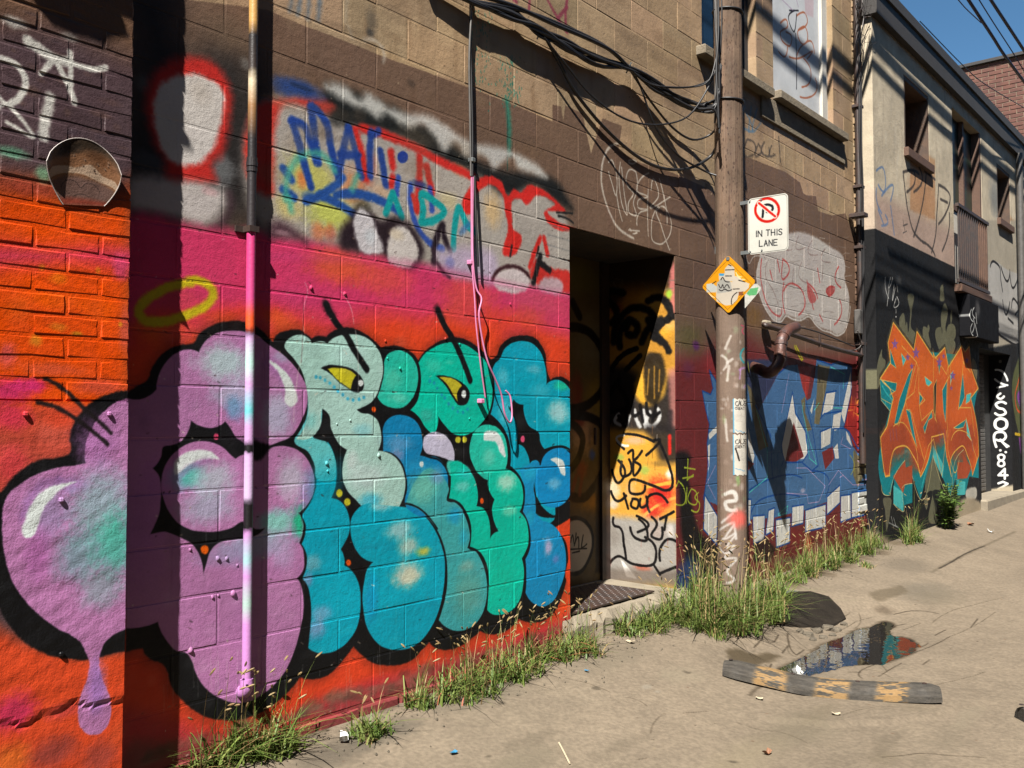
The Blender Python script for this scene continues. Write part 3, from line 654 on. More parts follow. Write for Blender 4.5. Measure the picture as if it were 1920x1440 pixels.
# --- right of the door: dark red base, olive mist, black shapes
V(960, 480, 3)
cw.fill('925,560 1000,540 1160,500 1300,440 1400,500 1550,560 1700,560 1900,560 2000,500 2060,600 2060,2000 925,2200', (104, 38, 40), 40, .96)
cw.spray(1000, 470, 100, 110, (86, 80, 48), .7); cw.spray(1130, 620, 60, 90, (134, 42, 46), .6); cw.spray(1035, 505, 24, 34, (84, 36, 96), .85); cw.spray(990, 640, 40, 60, (90, 44, 76), .5); cw.spray(1360, 340, 60, 70, (116, 84, 40), .6)
cw.fill('920,1110 960,1095 1000,1120 990,1200 1000,1300 1020,1440 1060,1560 1160,1640 1160,1800 1000,1760 960,1600 940,1300', (20, 20, 22), 10, .95)
cw.lines('990,1140 985,1260;960,1250 1020,1240;970,1190 1030,1200;985,1260 1020,1230', (160, 176, 50), 9, 1.5)
cw.lines('935,1270 930,1400 960,1400 965,1300 935,1265;985,1300 980,1390;1010,1310 1000,1390 1030,1400 1030,1320 1010,1310;1050,1330 1030,1360 1055,1390 1040,1440 1010,1430', (160, 176, 50), 9, 1.5)
cw.fill('925,1800! 1000,1700 1060,1760 1080,2000 925,2000!', (30, 70, 130), 20, .8)
# --- white throw-up with red inner lines
V(1260, 480, 5.053)
cw.fill('860,-230 960,-260 1060,-210 1200,-230 1340,-190 1480,-100 1620,0 1640,120 1635,200 1670,330 1680,480 1660,620 1610,730 1560,745 1500,710 1430,690 1360,640 1290,560 1220,600 1140,580 1070,560 1020,620 960,600 900,520 850,420 815,300 800,150 830,30', (186, 178, 172), 5, .96)
rg = random.Random(12)
for i in range(230):
    x, y = rg.uniform(840, 1640), rg.uniform(-180, 680); cw.line([(x, y), (x + rg.uniform(20, 70), y + rg.uniform(-20, 24))], rg.choice([(206, 202, 196), (206, 202, 196), (150, 140, 134), (110, 96, 90)]), rg.uniform(3, 8), 1.2, .4)
RDL = (176, 74, 70)
cw.lines('870,-170 850,-60 880,20;960,-200 950,-100 1010,-90 1020,-180;1100,-170 1080,-60 1140,-60;1200,-190 1190,-60 1260,-80;1330,-150 1300,-20 1380,-10;1450,-70 1420,40 1500,60;900,60 890,200 960,330 1010,470;1150,120 1140,260;1230,60 1220,220 1290,260;1430,110 1420,250', (120, 92, 86), 9, 2, .7)
cw.lines('850,30 840,180 860,320 900,450 960,540 1020,570 1040,500;930,140 950,220;1000,40 1020,150;1050,30 1100,80 1110,150 1060,220 1050,40;1060,260 1050,420 1070,540;1060,330 1120,260 1200,290 1250,500 1200,560;1280,240 1300,330 1340,500;1290,260 1360,340 1380,400;1400,250 1380,120;1460,340 1500,290 1540,300 1500,370 1460,340;1580,100 1560,260 1600,300;1590,420 1600,560 1540,650;1400,560 1430,620', RDL, 19, 2, .9)
cw.fill('1290,270 1330,320 1360,430 1330,450', RDL, 2, .8); cw.fill('1460,310 1520,280 1530,350 1490,390', (160, 60, 56), 2, .8)
cw.line('835,30 805,160 820,310 860,440 910,540 970,610 1030,625 1080,570 1150,600 1220,610 1290,575 1370,660 1430,705 1500,725 1560,755 1615,735 1668,620 1688,480', (200, 194, 188), 16, 2, .95)
cw.lines('700,-20 735,70 770,10 840,0', (180, 172, 164), 12, 1.5, .8)
V(1280, 0, 3)
cw.lines('350,600 345,720 385,740 360,640;385,600 370,740;420,610 400,740 440,690', (80, 120, 156), 14, 3, .7)
cw.lines('360,790 355,880 400,870 400,800 365,785;420,820 415,880 440,860 425,810;460,800 445,860 480,880 485,830;500,820 495,880 520,870;540,770 550,910', (70, 62, 54), 13, 3, .8)
for i in range(60): cw.line([(1380 + rnd.uniform(80, 220), rnd.uniform(300, 400)), (1380 + rnd.uniform(80, 220), rnd.uniform(300, 400))], (150, 126, 100), 2, 2, .15) if False else None
V(1380, 180, 5.538); rg = random.Random(8)
for i in range(90):
    x, y = rg.uniform(700, 1200), rg.uniform(700, 1150); cw.line([(x, y), (x + rg.uniform(-6, 6), y + rg.uniform(8, 40))], (124, 112, 98), rg.uniform(4, 12), 2, .5)
# --- the blue piece
V(1310, 620, 2.214); BL = (66, 104, 150); DB = (14, 66, 138); FW = (204, 202, 194); MR = (112, 38, 38)
cw.fill('15,250! 50,265! 60,240! 45,165! 78,220! 195,190! 220,260! 250,330! 330,180! 370,145! 410,140! 430,210! 448,290! 465,280! 480,200! 490,120! 550,142! 580,128! 635,150! 632,260! 612,360! 600,405! 625,420! 640,480! 700,565! 705,660! 590,690! 440,745! 320,775! 225,785! 20,700! 30,640! 40,560! 35,470! 45,390! 30,330!', BL, 1)
cw.fill('195,120! 330,120! 330,180! 250,330! 195,200!', (34, 56, 92), 4, .8)  # cast shadow of the sign, painted as a darker blue patch
for sp in ('200,220! 218,240! 290,480! 250,500! 240,440!', '495,140! 545,150! 500,390! 480,385! 490,260!', '645,490! 690,570! 660,650! 640,600!', '425,290! 445,270! 442,340! 470,410! 450,420!'): cw.fill(sp, (112, 98, 66), 2, .9)
for sp in ('355,540! 345,470! 370,350! 390,258! 400,345! 442,420! 452,505! 440,532!', '513,350! 530,260! 567,254! 557,325!', '508,490! 508,420! 550,402! 546,470!', '555,402! 560,350! 592,338! 585,405! 565,417!', '592,345! 631,170! 636,232! 606,390!', '463,332! 481,278! 470,347!', '560,490! 577,468! 582,530! 568,532!', '612,415! 626,440! 637,482! 615,452!', '205,400! 232,520! 226,550! 205,522!', '40,430! 76,395! 76,422! 45,452!', '36,480! 48,470! 44,560! 38,590!'): cw.fill(sp, FW, .9, sharp=True)
cw.fill('360,540! 395,380! 436,522! 400,547!', MR, .9, sharp=True); cw.fill('512,505! 556,480! 563,530! 525,577!', MR, .9, sharp=True); cw.fill('205,540! 231,552! 205,582!', MR, .9, sharp=True); cw.fill('412,148! 470,150! 462,200! 450,285! 432,240!', (150, 50, 44), 1.5, .95); cw.fill('606,395! 632,300! 680,330! 690,470! 645,480! 628,420!', (150, 40, 38), 3, .9)
cw.lines('15,250 50,265 60,240 45,165 78,220;345,500 345,470 370,350 390,255 402,340 445,420 453,510 430,546 360,548 345,500;345,560 352,540;298,430 306,600;236,310 300,440;330,180 370,145;490,120 550,142 580,128 635,150 632,260 602,405 625,420 700,565 708,745;508,352 528,258 572,250;505,365 520,345 592,334;504,500 504,420 552,400;550,490 562,400;445,290 470,400 497,560 470,582 430,548;560,408 600,405;20,700 30,640 40,560 35,470 45,390 30,330 15,250', DB, 6.5, .9, sharp=True)
cw.lines('210,662 300,615 400,600 430,612;215,770 240,715 320,682 420,688;470,582 530,600 528,690', DB, 6.5, .9)
FEET = ('25,680! 78,770! 75,890! 20,825!', '205,700! 218,700! 215,800! 203,810!', '225,770! 275,765! 272,870! 228,885!', '290,745! 315,735! 310,830! 278,850!', '320,785! 380,775! 378,880! 322,900!', '388,730! 437,722! 434,800! 386,812!', '443,745! 528,720! 526,815! 443,835!', '533,690! 587,640! 586,715! 533,765!', '590,685! 630,680! 632,780! 590,795!', '635,672! 697,662! 705,760! 635,778!')
rg = random.Random(31)
for sp in FEET:
    cw.fill(sp, FW, .9, sharp=True); P_ = parse(sp)[0]; x0, x1 = min(p[0] for p in P_), max(p[0] for p in P_); y0, y1 = min(p[1] for p in P_), max(p[1] for p in P_)
    for k in range(int((x1 - x0) / 14)): x = rg.uniform(x0 + 6, x1 - 6); cw.line([(x, y0 + 10), (x + 1, y0 + rg.uniform(.4, .95) * (y1 - y0))], (96, 116, 150), rg.uniform(1, 2.4), .7, .7)
    cw.line(sp, DB, 6.5, .9, closed=True, sharp=True)
cw.lines('435,300 430,330 455,440 490,555 460,530 450,450;548,150 605,180 600,240;240,330 285,500 285,610 210,672;330,762 370,727 365,757 330,768;480,330 500,300;560,320 600,322', (76, 196, 184), 3.4, .9, .95, sharp=True)
cw.lines('405,570 450,570 525,645 500,710 455,717 450,680 365,675;540,640 580,580 600,600 585,610;600,440 590,470 630,490;345,340 375,180;600,600 640,640 685,640 660,540;30,640 70,560;40,640 70,700', (176, 148, 184), 3.2, .9, .9, sharp=True)
cw.spray(432, 665, 12, 12, (196, 184, 204), .7)
cw.fill('380,815! 440,838! 440,880! 380,890!', MR, 1.5); cw.fill('228,890! 278,855! 320,905! 300,960! 228,960!', (30, 22, 24), 6, .8)
cw.spray(455, 890, 20, 40, (204, 84, 44), .6)
V(1260, 480, 5.053)
cw.lines('1160,850 1180,900 1230,990;1175,850 1240,980', (190, 190, 30), 16, 2, .95); cw.lines('720,1010 730,1100', (170, 170, 40), 16, 3, .9)
V(1280, 480, 3)
cw.lines('950,790 945,870;930,870 960,865;975,800 960,900;985,800 990,920 1000,940;960,880 995,900', (200, 140, 50), 7, 1.5, .9); cw.spray(960, 860, 30, 70, (200, 60, 50), .5)
cw.lines('940,1120 965,1180 945,1230;960,1100 970,1240', (160, 160, 60), 6, 1.2, .8)
block_vary(0.008)
_bm = np.clip((cw.px[..., 2] - cw.px[..., 0] - 30) / 60, 0, 1); cw.px[..., 2] *= 1 - .03 * _bm; cw.px[..., 1] *= 1 - .0 * _bm

# wear: chips through the paint, runs, dirt splashed up from the lane
rg = random.Random(99); V(0, 0, 1)
for i in range(420):
    x, y = rg.uniform(250, 1065), rg.uniform(440, 1380)
    if rg.random() < .5: y = 786 + (round((1.33 - (y - 786) / 400 - .057) / .2) * .2 + .057 - 1.33) * -((2404 - x) * .2408)
    c = rg.choice([(214, 206, 190), (150, 130, 112), (40, 34, 34), (60, 40, 40)])
    cw.line([(x, y), (x + rg.uniform(-5, 5), y + rg.uniform(-2, 3))], c, rg.uniform(.8, 2.6), .7, rg.uniform(.35, .8))
for i in range(36):
    x, y = rg.uniform(300, 1050), rg.uniform(640, 1150); cw.line([(x, y), (x + rg.uniform(-1, 1), y + rg.uniform(20, 90))], rg.choice([(230, 230, 226), (20, 24, 30)]), rg.uniform(.8, 1.6), 1, .16)
V(480, 480, 3)
cw.lines('275,150 290,200 275,260 265,380 270,420;260,440 258,560 240,640 225,760 210,930;480,200 520,260 550,380;560,420 575,600 575,760', (236, 224, 216), 5, 1.2, .45)
cw.lines('280,260 268,390;262,470 255,600', (70, 34, 40), 5, 1.2, .5)
V(0, 0, 1)
for i in range(120):
    x = rg.uniform(250, 1640); yb = 786 + 1.27 * (2404 - x) * .2408; cw.spray(x, yb - rg.uniform(0, 26), rg.uniform(8, 30), rg.uniform(5, 16), rg.choice([(96, 82, 66), (130, 112, 90), (70, 58, 48)]), .35)
for i in range(60):
    x = rg.uniform(480, 1600); y = rg.uniform(-20, 330); cw.spray(x, y, rg.uniform(14, 50), rg.uniform(10, 30), rg.choice([(120, 96, 72), (140, 118, 92), (98, 80, 64)]), .28)
for i in range(420):
    x, y = rg.uniform(480, 1600), rg.uniform(0, 480); cw.line([(x, y), (x + rg.uniform(-2, 2), y + rg.uniform(-1, 2))], rg.choice([(70, 54, 42), (206, 184, 152), (60, 46, 38)]), rg.uniform(.7, 2), .7, .6)

# ------------------------------------------------------------------ paint on the left brick front
YP = -0.124
cp = Canvas(0.85, 1.70, 0.0, 3.0, 420, (80, 62, 66), lambda a, b: (lambda p: (p.x, p.z))(W(a, b, YP)))
V = cp.view; V(0, 0, 3)
cp.fill('-200,-100! 760,-100! 760,320 600,260 400,160 200,120 -200,20', (112, 82, 58), 30, .9)
for i in range(60): cp.spray(rnd.uniform(0, 720), rnd.uniform(0, 900), rnd.uniform(20, 80), rnd.uniform(10, 30), rnd.choice([(96, 70, 58), (70, 62, 72), (120, 92, 72)]), .25)
for i in range(50): cp.line([(rnd.uniform(0, 730), rnd.uniform(0, 140)), (rnd.uniform(0, 730), rnd.uniform(0, 140))], (176, 150, 120), 3, 1.5, .0)
cp.spray(80, 130, 90, 40, (200, 200, 194), .7); cp.spray(390, 210, 60, 30, (170, 168, 160), .6)
cp.fill('-200,1050! 200,1050 360,1100 500,1140 760,1060! 760,2400! -200,2400!', (220, 74, 6), 26)
cp.spray(150, 1060, 220, 60, (150, 60, 46), .7); cp.spray(60, 860, 120, 40, (96, 150, 120), .8); cp.spray(240, 980, 50, 60, (120, 180, 140), .7)
V(0, 480, 3)
cp.fill('-200,-40 100,-60 300,-40 480,-60 760,-40! 760,60 600,70 400,40 100,60 -200,40', (200, 54, 96), 16, .85)
for x, y, rx, ry, c, a in ((60, 760, 180, 90, (196, 44, 104), .9), (180, 730, 120, 50, (200, 40, 112), .8), (40, 560, 70, 90, (206, 84, 96), .7), (680, 60, 60, 100, (204, 70, 110), .8), (700, 420, 40, 160, (206, 90, 84), .6), (560, 740, 180, 60, (204, 80, 60), .8), (300, 640, 200, 50, (206, 88, 70), .6),
    (330, 130, 60, 40, (226, 130, 20), .5), (300, 250, 200, 60, (226, 90, 10), .6), (560, 300, 120, 80, (222, 88, 8), .5), (100, 300, 90, 90, (224, 92, 14), .5), (330, 400, 60, 30, (214, 120, 30), .7), (200, 480, 40, 40, (206, 150, 40), .6), (430, 440, 40, 16, (150, 130, 30), .6), (675, 385, 14, 18, (226, 150, 30), .8), (235, 65, 22, 22, (214, 130, 30), .7), (550, 80, 18, 24, (214, 130, 30), .7)):
    cp.spray(x, y, rx, ry, c, a)
cp.fill('-200,830! 760,830! 760,1700! -200,1700!', (204, 76, 56), 8, .85)
cp.spray(60, 900, 130, 100, (204, 50, 80), .8); cp.spray(300, 1000, 120, 90, (206, 92, 74), .6); cp.spray(60, 1180, 120, 140, (206, 60, 70), .7); cp.spray(330, 920, 100, 60, (216, 70, 40), .7)
V(0, 960, 3)
cp.fill('-200,600 200,740 500,800 760,740! 760,1900! -200,1900!', (208, 72, 36), 12)
for x, y, rx, ry, c, a in ((70, 1130, 160, 130, (200, 48, 96), .85), (350, 1120, 120, 60, (196, 70, 70), .7), (60, 1400, 140, 110, (220, 110, 40), .8), (300, 1350, 160, 110, (130, 60, 60), .7), (560, 1380, 120, 120, (150, 66, 60), .7), (660, 1250, 60, 90, (212, 84, 46), .6), (660, 900, 80, 90, (220, 76, 34), .6)):
    cp.spray(x, y, rx, ry, c, a)
V(0, 0, 1)
cp.fill('-60,980! -20,930 0,923 20,897 50,873 83,860 113,857 128,850 130,820 137,793 153,770 177,750 207,738 245,732! 245,1218! 213,1225 187,1232 163,1237 127,1235 83,1225 50,1208 27,1187 10,1163 -20,1110 -60,1060', BLACK, 1.6)
cp.fill('3,985 12,930 40,905 75,886 110,876 135,873 160,868! 158,847 163,820 175,795 195,770 222,752 246,745! 246,1176! 225,1183 205,1195 190,1215 185,1240 190,1270 203,1300 209,1330 203,1360 185,1377 165,1377 152,1365 147,1340 150,1305 163,1270 166,1240 160,1225 150,1205 135,1193 110,1180 75,1155 45,1125 22,1090 10,1050 4,1020', PURPLE, 1)
for q in ((190, 950, 70, 90, (140, 190, 190), .7), (215, 1020, 50, 70, (60, 190, 160), .75), (150, 1040, 60, 60, (110, 180, 176), .6), (190, 1100, 50, 50, (130, 170, 170), .6), (90, 960, 50, 60, (150, 150, 190), .5), (180, 1290, 20, 60, (150, 110, 180), .7), (180, 830, 50, 60, (174, 112, 178), .5), (70, 1040, 30, 60, (176, 100, 168), .6), (130, 910, 40, 20, (150, 120, 180), .5)): cp.spray(*q)
cp.fill('143,903! 110,908 80,920 58,945 45,975 40,998 46,1008 58,1006 70,985 78,960 100,930', WHT, 1.6)
cp.line('40,975 52,940 75,910 110,898', (140, 96, 160), 10, 4, .5)
cp.lines('85,710 120,730 150,760 195,800 207,812;70,755 100,762 140,785 180,815 200,833', (30, 24, 26), 8, 1.5, .95)
V(0, 0, 5.538); WS = (190, 188, 180)
cp.line('290,420 400,500 540,590 680,640', (206, 204, 196), 110, 2.4, .95); cp.line('700,640 850,690 1000,720 1100,700', (206, 204, 196), 62, 1.6, .95); cp.line('540,640 430,760', (206, 204, 196), 60, 1.6, .95)
cp.lines('590,660 700,860 780,1070;730,540 735,880', (206, 204, 196), 60, 1.6, .95); cp.line('-20,600 120,640 230,740 265,870 220,990 120,1070', (206, 204, 196), 66, 1.6, .95); cp.line('520,1010 500,1120 470,1240 460,1420', (206, 204, 196), 110, 3.0, .95)
cp.lines('-20,1120 60,1080 180,1190 350,1420;70,1270 330,1420;-10,1000 60,1080', (206, 204, 196), 42, 1.6, .95)
# ------------------------------------------------------------------ doorway: right reveal (plane x) and door leaf (plane y)
XJ, YD = 5.60, 0.557
cj = Canvas(-0.02, 0.58, 0.1, 2.6, 360, (196, 150, 70), lambda a, b: (lambda p: (p.y, p.z))(PXP(a, b, XJ)), 'YZ')
V = cj.view; V(1050, 375, 3.387); K = (18, 16, 16)
cj.fill('150,-100! 900,-100! 900,560! 560,640! 150,760!', (58, 42, 30), 20)  # shade under the lintel painted into the upper reveal
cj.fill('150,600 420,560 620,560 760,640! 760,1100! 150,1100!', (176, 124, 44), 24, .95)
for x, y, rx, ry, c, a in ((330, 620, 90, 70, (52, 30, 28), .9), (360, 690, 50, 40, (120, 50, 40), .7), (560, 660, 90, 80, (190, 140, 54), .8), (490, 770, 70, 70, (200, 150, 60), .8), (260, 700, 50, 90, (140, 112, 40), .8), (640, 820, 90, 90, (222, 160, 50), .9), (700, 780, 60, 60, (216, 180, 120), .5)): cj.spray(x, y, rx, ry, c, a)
cj.fill('700,440! 745,360! 745,760! 700,700! 690,600!', (190, 110, 104), 5, .9); cj.spray(692, 600, 26, 40, (150, 190, 60), .95)
cj.lines('220,760 240,640 320,580 400,590;340,900 370,770 450,690 560,700 610,790;380,930 400,800 440,760;560,640 640,620 690,680;420,820 450,770 490,800 470,860 430,850;640,900 560,760;520,900 560,820 640,760;300,640 360,720 330,780', K, 46, 4)
cj.lines('590,870 640,790 700,745 750,740;600,880 670,920 690,960;660,640 700,700 690,760', K, 44, 3); cj.lines('350,500 400,520 380,560;520,520 560,560;340,520 360,560 400,500;700,510 780,510;650,570 720,560', (110, 100, 92), 7, 1.5, .6)
V(960, 480, 3)
cj.fill('480,640 620,620 760,700 940,640! 940,1000! 480,1000!', (34, 31, 32), 14, .94); cj.fill('690,720 740,650 830,600 865,690 840,800 760,840 700,800', (214, 158, 50), 8)
cj.lines('600,700 540,870 640,860 590,720;560,640 620,560 700,520;640,640 720,560', K, 30, 2); cj.fill('780,540 830,550 860,620 850,740 800,840 760,820 745,740', K, 5, .85); cj.lines('770,640 760,780;800,620 800,800;830,640 825,760', (176, 128, 50), 9, 2, .7)
cj.lines('690,870 700,920 720,960;740,870 750,960;775,880 765,950 800,960;660,900 640,960;820,860 830,900 800,950;600,890 580,930 610,950', (214, 214, 212), 22, 2.5, .85); cj.lines('680,830 690,900 720,880;720,840 735,930;755,830 780,900 830,880;600,900 640,960 640,880;810,840 790,930', K, 20, 2)
cj.fill('880,640! 940,620! 940,1060! 895,1060!', (190, 120, 112), 8, .7); cj.line('890,880 885,1010', (40, 34, 36), 34, 5, .8)
V(1050, 750, 2.507)
cj.fill('200,130! 560,170! 560,330! 200,330!', (206, 150, 54), 12); cj.fill('400,140 560,130! 560,290! 480,290 440,200', (36, 32, 32), 10, .9)
cj.fill('200,300! 560,320! 560,560! 200,560!', (208, 150, 60), 14)
for x, y, rx, ry, c, a in ((350, 190, 60, 26, (222, 160, 130), .8), (250, 420, 40, 60, (206, 196, 176), .8), (470, 440, 80, 90, (190, 36, 30), .97), (430, 520, 60, 50, (186, 40, 32), .9), (515, 350, 22, 26, (226, 216, 208), .9), (300, 350, 60, 40, (216, 170, 80), .6), (400, 330, 30, 30, (140, 176, 80), .7), (280, 270, 30, 20, (120, 170, 80), .6), (480, 300, 60, 18, (130, 100, 50), .8), (330, 430, 30, 60, (222, 180, 130), .6), (250, 490, 30, 30, (190, 186, 180), .8), (380, 560, 40, 30, (216, 160, 70), .7)): cj.spray(x, y, rx, ry, c, a)
cj.line('400,410 540,385', (222, 160, 60), 16, 2); cj.line('380,560 450,500 540,460', (216, 150, 70), 14, 2)
cj.fill('200,540! 560,570! 560,860! 200,860!', (150, 145, 138), 12); cj.spray(250, 640, 40, 60, (120, 112, 104), .6); cj.spray(450, 620, 60, 50, (170, 150, 140), .6); cj.spray(390, 790, 50, 18, (196, 100, 76), .85); cj.spray(520, 620, 20, 40, (214, 206, 200), .7); cj.fill('285,750! 300,760! 360,840! 310,830!', (222, 218, 212), 2); cj.spray(480, 470, 40, 30, (186, 40, 34), .9); cj.fill('200,790! 560,800! 560,880! 200,880!', (96, 84, 74), 10, .7)
cj.lines('245,330 275,390 305,350 275,285;290,290 300,360 325,350 325,280;320,250 340,235 345,280 385,240;345,290 350,355 378,310 345,290;462,185 495,425 430,400 330,380 330,435 395,430 400,405;405,260 462,185 440,190;240,430 270,475 310,450;300,440 320,510;340,470 335,500 360,510 365,470 340,465;378,465 382,505 405,495 405,455;420,525 420,450 450,440 505,480;360,545 415,590 365,620;330,600 350,645 405,660 405,600 370,560;430,550 455,580 430,640 470,655 480,600;470,560 535,525;500,550 490,610;250,555 255,590 280,600 300,680 310,745;235,765 270,735 340,770 440,770 445,685 400,645;470,755 480,680 505,655 545,665;440,775 470,820;470,815 545,785;270,200 300,230;300,160 360,165 440,195', K, 13, 1.3)
cj.line('300,165 265,180 280,205 320,215', (216, 212, 206), 12, 1.5); cj.line('515,170 515,250', (196, 36, 28), 18, 2.5)
for i in range(40): x = rnd.uniform(210, 540); y = rnd.uniform(100, 780); cj.line([(x, y), (x + rnd.uniform(-4, 4), y + rnd.uniform(6, 40))], rnd.choice([(214, 206, 196), K, (190, 120, 60), (150, 60, 50)]), rnd.uniform(1, 4), 1.2, .35)
cd = Canvas(4.30, 5.66, 0.1, 2.6, 240, (96, 80, 52), lambda a, b: (lambda p: (p.x, p.z))(W(a, b, YD)))
V = cd.view; V(960, 480, 3)
for x, y, rx, ry, c, a in ((400, 130, 120, 120, (110, 100, 50), .9), (440, 480, 100, 200, (120, 110, 84), .9), (480, 800, 80, 160, (140, 116, 50), .9), (400, 1000, 80, 160, (190, 150, 110), .9), (370, 900, 50, 100, (120, 40, 34), .8), (480, 1380, 120, 60, (170, 120, 40), .9), (360, 760, 40, 120, (130, 40, 34), .7), (450, 1120, 20, 40, (40, 80, 170), .9), (390, 1200, 40, 60, (150, 70, 40), .8)): cd.spray(x, y, rx, ry, c, a)
cd.lines('320,400 420,420 500,520 530,650 500,760 420,840 330,860;330,940 390,1000 380,1120 330,1200;330,900 480,930 550,1040 520,1180 460,1300 400,1360 330,1350;340,260 380,340', K, 50, 3)
cd.lines('380,1340 400,1200;340,1320 360,1240', (130, 60, 34), 30, 4, .8)
V(960, 960, 3); cd.fill('320,60 370,40 430,90 450,160 430,260 380,330 320,340', (190, 178, 160), 3); cd.line('320,40 390,40 440,90 455,170 430,270 380,340 320,350', K, 22, 2)
cd.lines('330,170 340,130 350,180 360,120;350,190 370,140 375,200;390,200 400,130 395,200 420,180;330,210 420,205;340,230 380,220', K, 8, 1)
cd.fill('470,-200! 520,-200! 520,340! 470,340!', (52, 46, 44), 6, .9)
# ------------------------------------------------------------------ the stucco front further down
YB = -0.12
cb = Canvas(9.3, 17.3, 0.0, 5.4, 190, (198, 184, 160), lambda a, b: (lambda p: (p.x, p.z))(W(a, b, YB)))
_t = vnoise(cb.h, cb.w, 60, 15) * .6 + vnoise(cb.h, cb.w, 16, 16) * .4
cb.px *= (0.88 + .22 * _t)[..., None]
V = cb.view; V(1280, 0, 3)
for i in range(50):
    x = rnd.uniform(1080, 1900); y = rnd.uniform(300, 900); cb.line([(x, y), (x, y + rnd.uniform(60, 300))], rnd.choice([(150, 138, 122), (196, 188, 174)]), rnd.uniform(6, 26), 6, .3)
cb.fill('1080,1080! 1540,1300! 1540,1700! 1080,1400!', (168, 140, 128), 40, .75)
cb.fill('1280,800! 1420,900! 1420,1240! 1280,1180!', (170, 118, 74), 8, .6); cb.spray(1350, 1100, 90, 140, (178, 128, 92), .5)
cb.lines('1240,970 1250,1060 1270,1200 1310,1320 1350,1360;1240,970 1300,960 1330,980;1300,960 1300,1040 1260,1080;1370,960 1360,1080 1300,1330;1330,940 1340,1040 1300,1080;1360,960 1420,1010;1440,1040 1430,1200 1420,1340 1400,1420;1440,1040 1500,1090 1480,1200 1440,1260;1500,1200 1490,1330 1460,1410;1350,1360 1400,1400 1420,1440;1450,1120 1490,1140', (58, 52, 50), 16, 3, .85)
cb.lines('1090,960 1120,940 1140,1000 1130,1080 1100,1040;1090,1060 1100,1160 1120,1200;1120,1100 1180,1040 1170,1130;1100,1180 1130,1260;1140,1210 1150,1260 1120,1270;1170,1160 1190,1320', (86, 116, 160), 14, 2.5, .75)
cb.lines('1240,1240 1250,1300;1240,1270 1265,1260;1240,1310 1260,1300', (60, 56, 56), 7, 2, .8); cb.spray(1760, 1120, 40, 140, (110, 116, 120), .6); cb.spray(1850, 1260, 30, 40, (140, 90, 50), .7)
cb.lines('1755,1330 1790,1320 1770,1410', (90, 120, 160), 8, 2, .6)
# black lower half with olive drips
cb.fill('1060,1280! 1088,1288! 1545,1510! 1600,1560! 1600,3100! 1060,3100!', (22, 22, 24), 1.5)
V(1280, 480, 3); cb.fill('1545,70! 1920,300! 1920,1600! 1545,1600!', (26, 26, 28), 2)
V(1600, 480, 6); OL = (102, 100, 78)
for sp in ('540,660 560,640 580,700 590,780 600,740 615,860 640,640 640,420 652,420 656,640 665,830 690,850 660,1000 560,900', '780,900 800,790 822,800 850,900 870,1040 780,960', '960,1040 960,800 985,800 1000,900 1010,560 1030,530 1050,560 1055,880 1090,920 1140,960 1130,1080 1060,1160', '300,1100 320,1050 335,1150 350,1160 340,1300 270,1500 270,1220', '985,340 1000,320 1015,400 1010,510 985,510 978,420', '1095,640 1105,610 1112,700 1100,760', '835,790 845,770 858,820 848,860', '1095,760 1108,760 1108,960 1090,960', '1350,1150 1380,1200 1370,1440 1330,1300'):
    cb.fill(sp, OL, 1)
V(1600, 720, 4.5)
cb.fill('610,800 640,640 680,600 730,800 740,900 760,1000 730,900 690,890 690,1180 660,1180 650,900 620,920', OL, 1.2); cb.fill('600,960 620,930 630,1010 620,1060', OL, 1.2); cb.fill('260,960 310,960 310,1080 280,1240 270,1080', OL, 1.5, .9)
V(1280, 480, 3); TL, TL2, ORG, YL = (0, 124, 132), (72, 182, 182), (204, 92, 34), (214, 160, 70)
ORP = '1185,375! 1300,530! 1318,425! 1410,570! 1408,540! 1420,575! 1475,515! 1495,625! 1570,505! 1588,540! 1612,510! 1625,640! 1662,745! 1620,800! 1645,900 1665,1120! 1630,1235! 1605,1130 1572,1068 1540,1090 1512,1240! 1485,1130! 1468,1000! 1400,1018! 1380,1150 1338,1242! 1300,1130 1250,1068 1200,1080 1170,1160 1165,1235! 1140,1240! 1125,1150 1113,1020! 1150,960! 1185,800! 1165,745! 1112,688! 1170,600! 1155,490!'
cb.fill(ORP, (66, 62, 46), 2, grow=22)
cb.fill('1112,690! 1115,810! 1165,870! 1140,960! 1120,1050! 1118,1290 1140,1345 1168,1345! 1190,1240! 1186,1395! 1240,1438! 1248,1400! 1292,1388! 1292,1240! 1338,1370! 1375,1220! 1408,1120! 1460,1240! 1505,1350! 1532,1240! 1545,1348! 1590,1342! 1612,1240! 1665,1250! 1665,1080! 1640,850! 1660,745! 1600,560! 1200,520! 1160,600!', TL, 1)
cb.lines('1150,760 1140,830;1210,1140 1270,1100 1290,1140;1345,1300 1400,1080;1520,1300 1560,1120', TL2, 16, 2, .6)
cb.fill('1408,1060! 1470,1180! 1462,1250! 1408,1130!', TL2, 1); cb.fill('1186,1290! 1240,1330! 1240,1436! 1186,1394!', TL2, 1); cb.fill('1545,1260! 1590,1270! 1588,1342! 1546,1346!', TL2, 1)
cb.fill(ORP, ORG, 1); 
for q in ((1230, 560, 70, 110, (222, 106, 28), .8), (1380, 620, 70, 90, (220, 104, 30), .7), (1560, 620, 80, 90, (222, 106, 28), .7), (1200, 1000, 80, 80, (166, 72, 40), .8), (1420, 970, 90, 90, (166, 72, 40), .8), (1590, 1010, 80, 80, (160, 66, 36), .9), (1150, 1180, 40, 60, (150, 66, 40), .7)): cb.spray(*q)
cb.fill('1183,1240! 1252,1150! 1255,1190! 1292,1175! 1292,1280! 1250,1290! 1240,1335!', (168, 74, 40), 1); cb.fill('1545,1160! 1578,1160! 1575,1110! 1625,1190! 1600,1250! 1545,1255!', (168, 74, 40), 1)
V(1640, 560, 2.114)
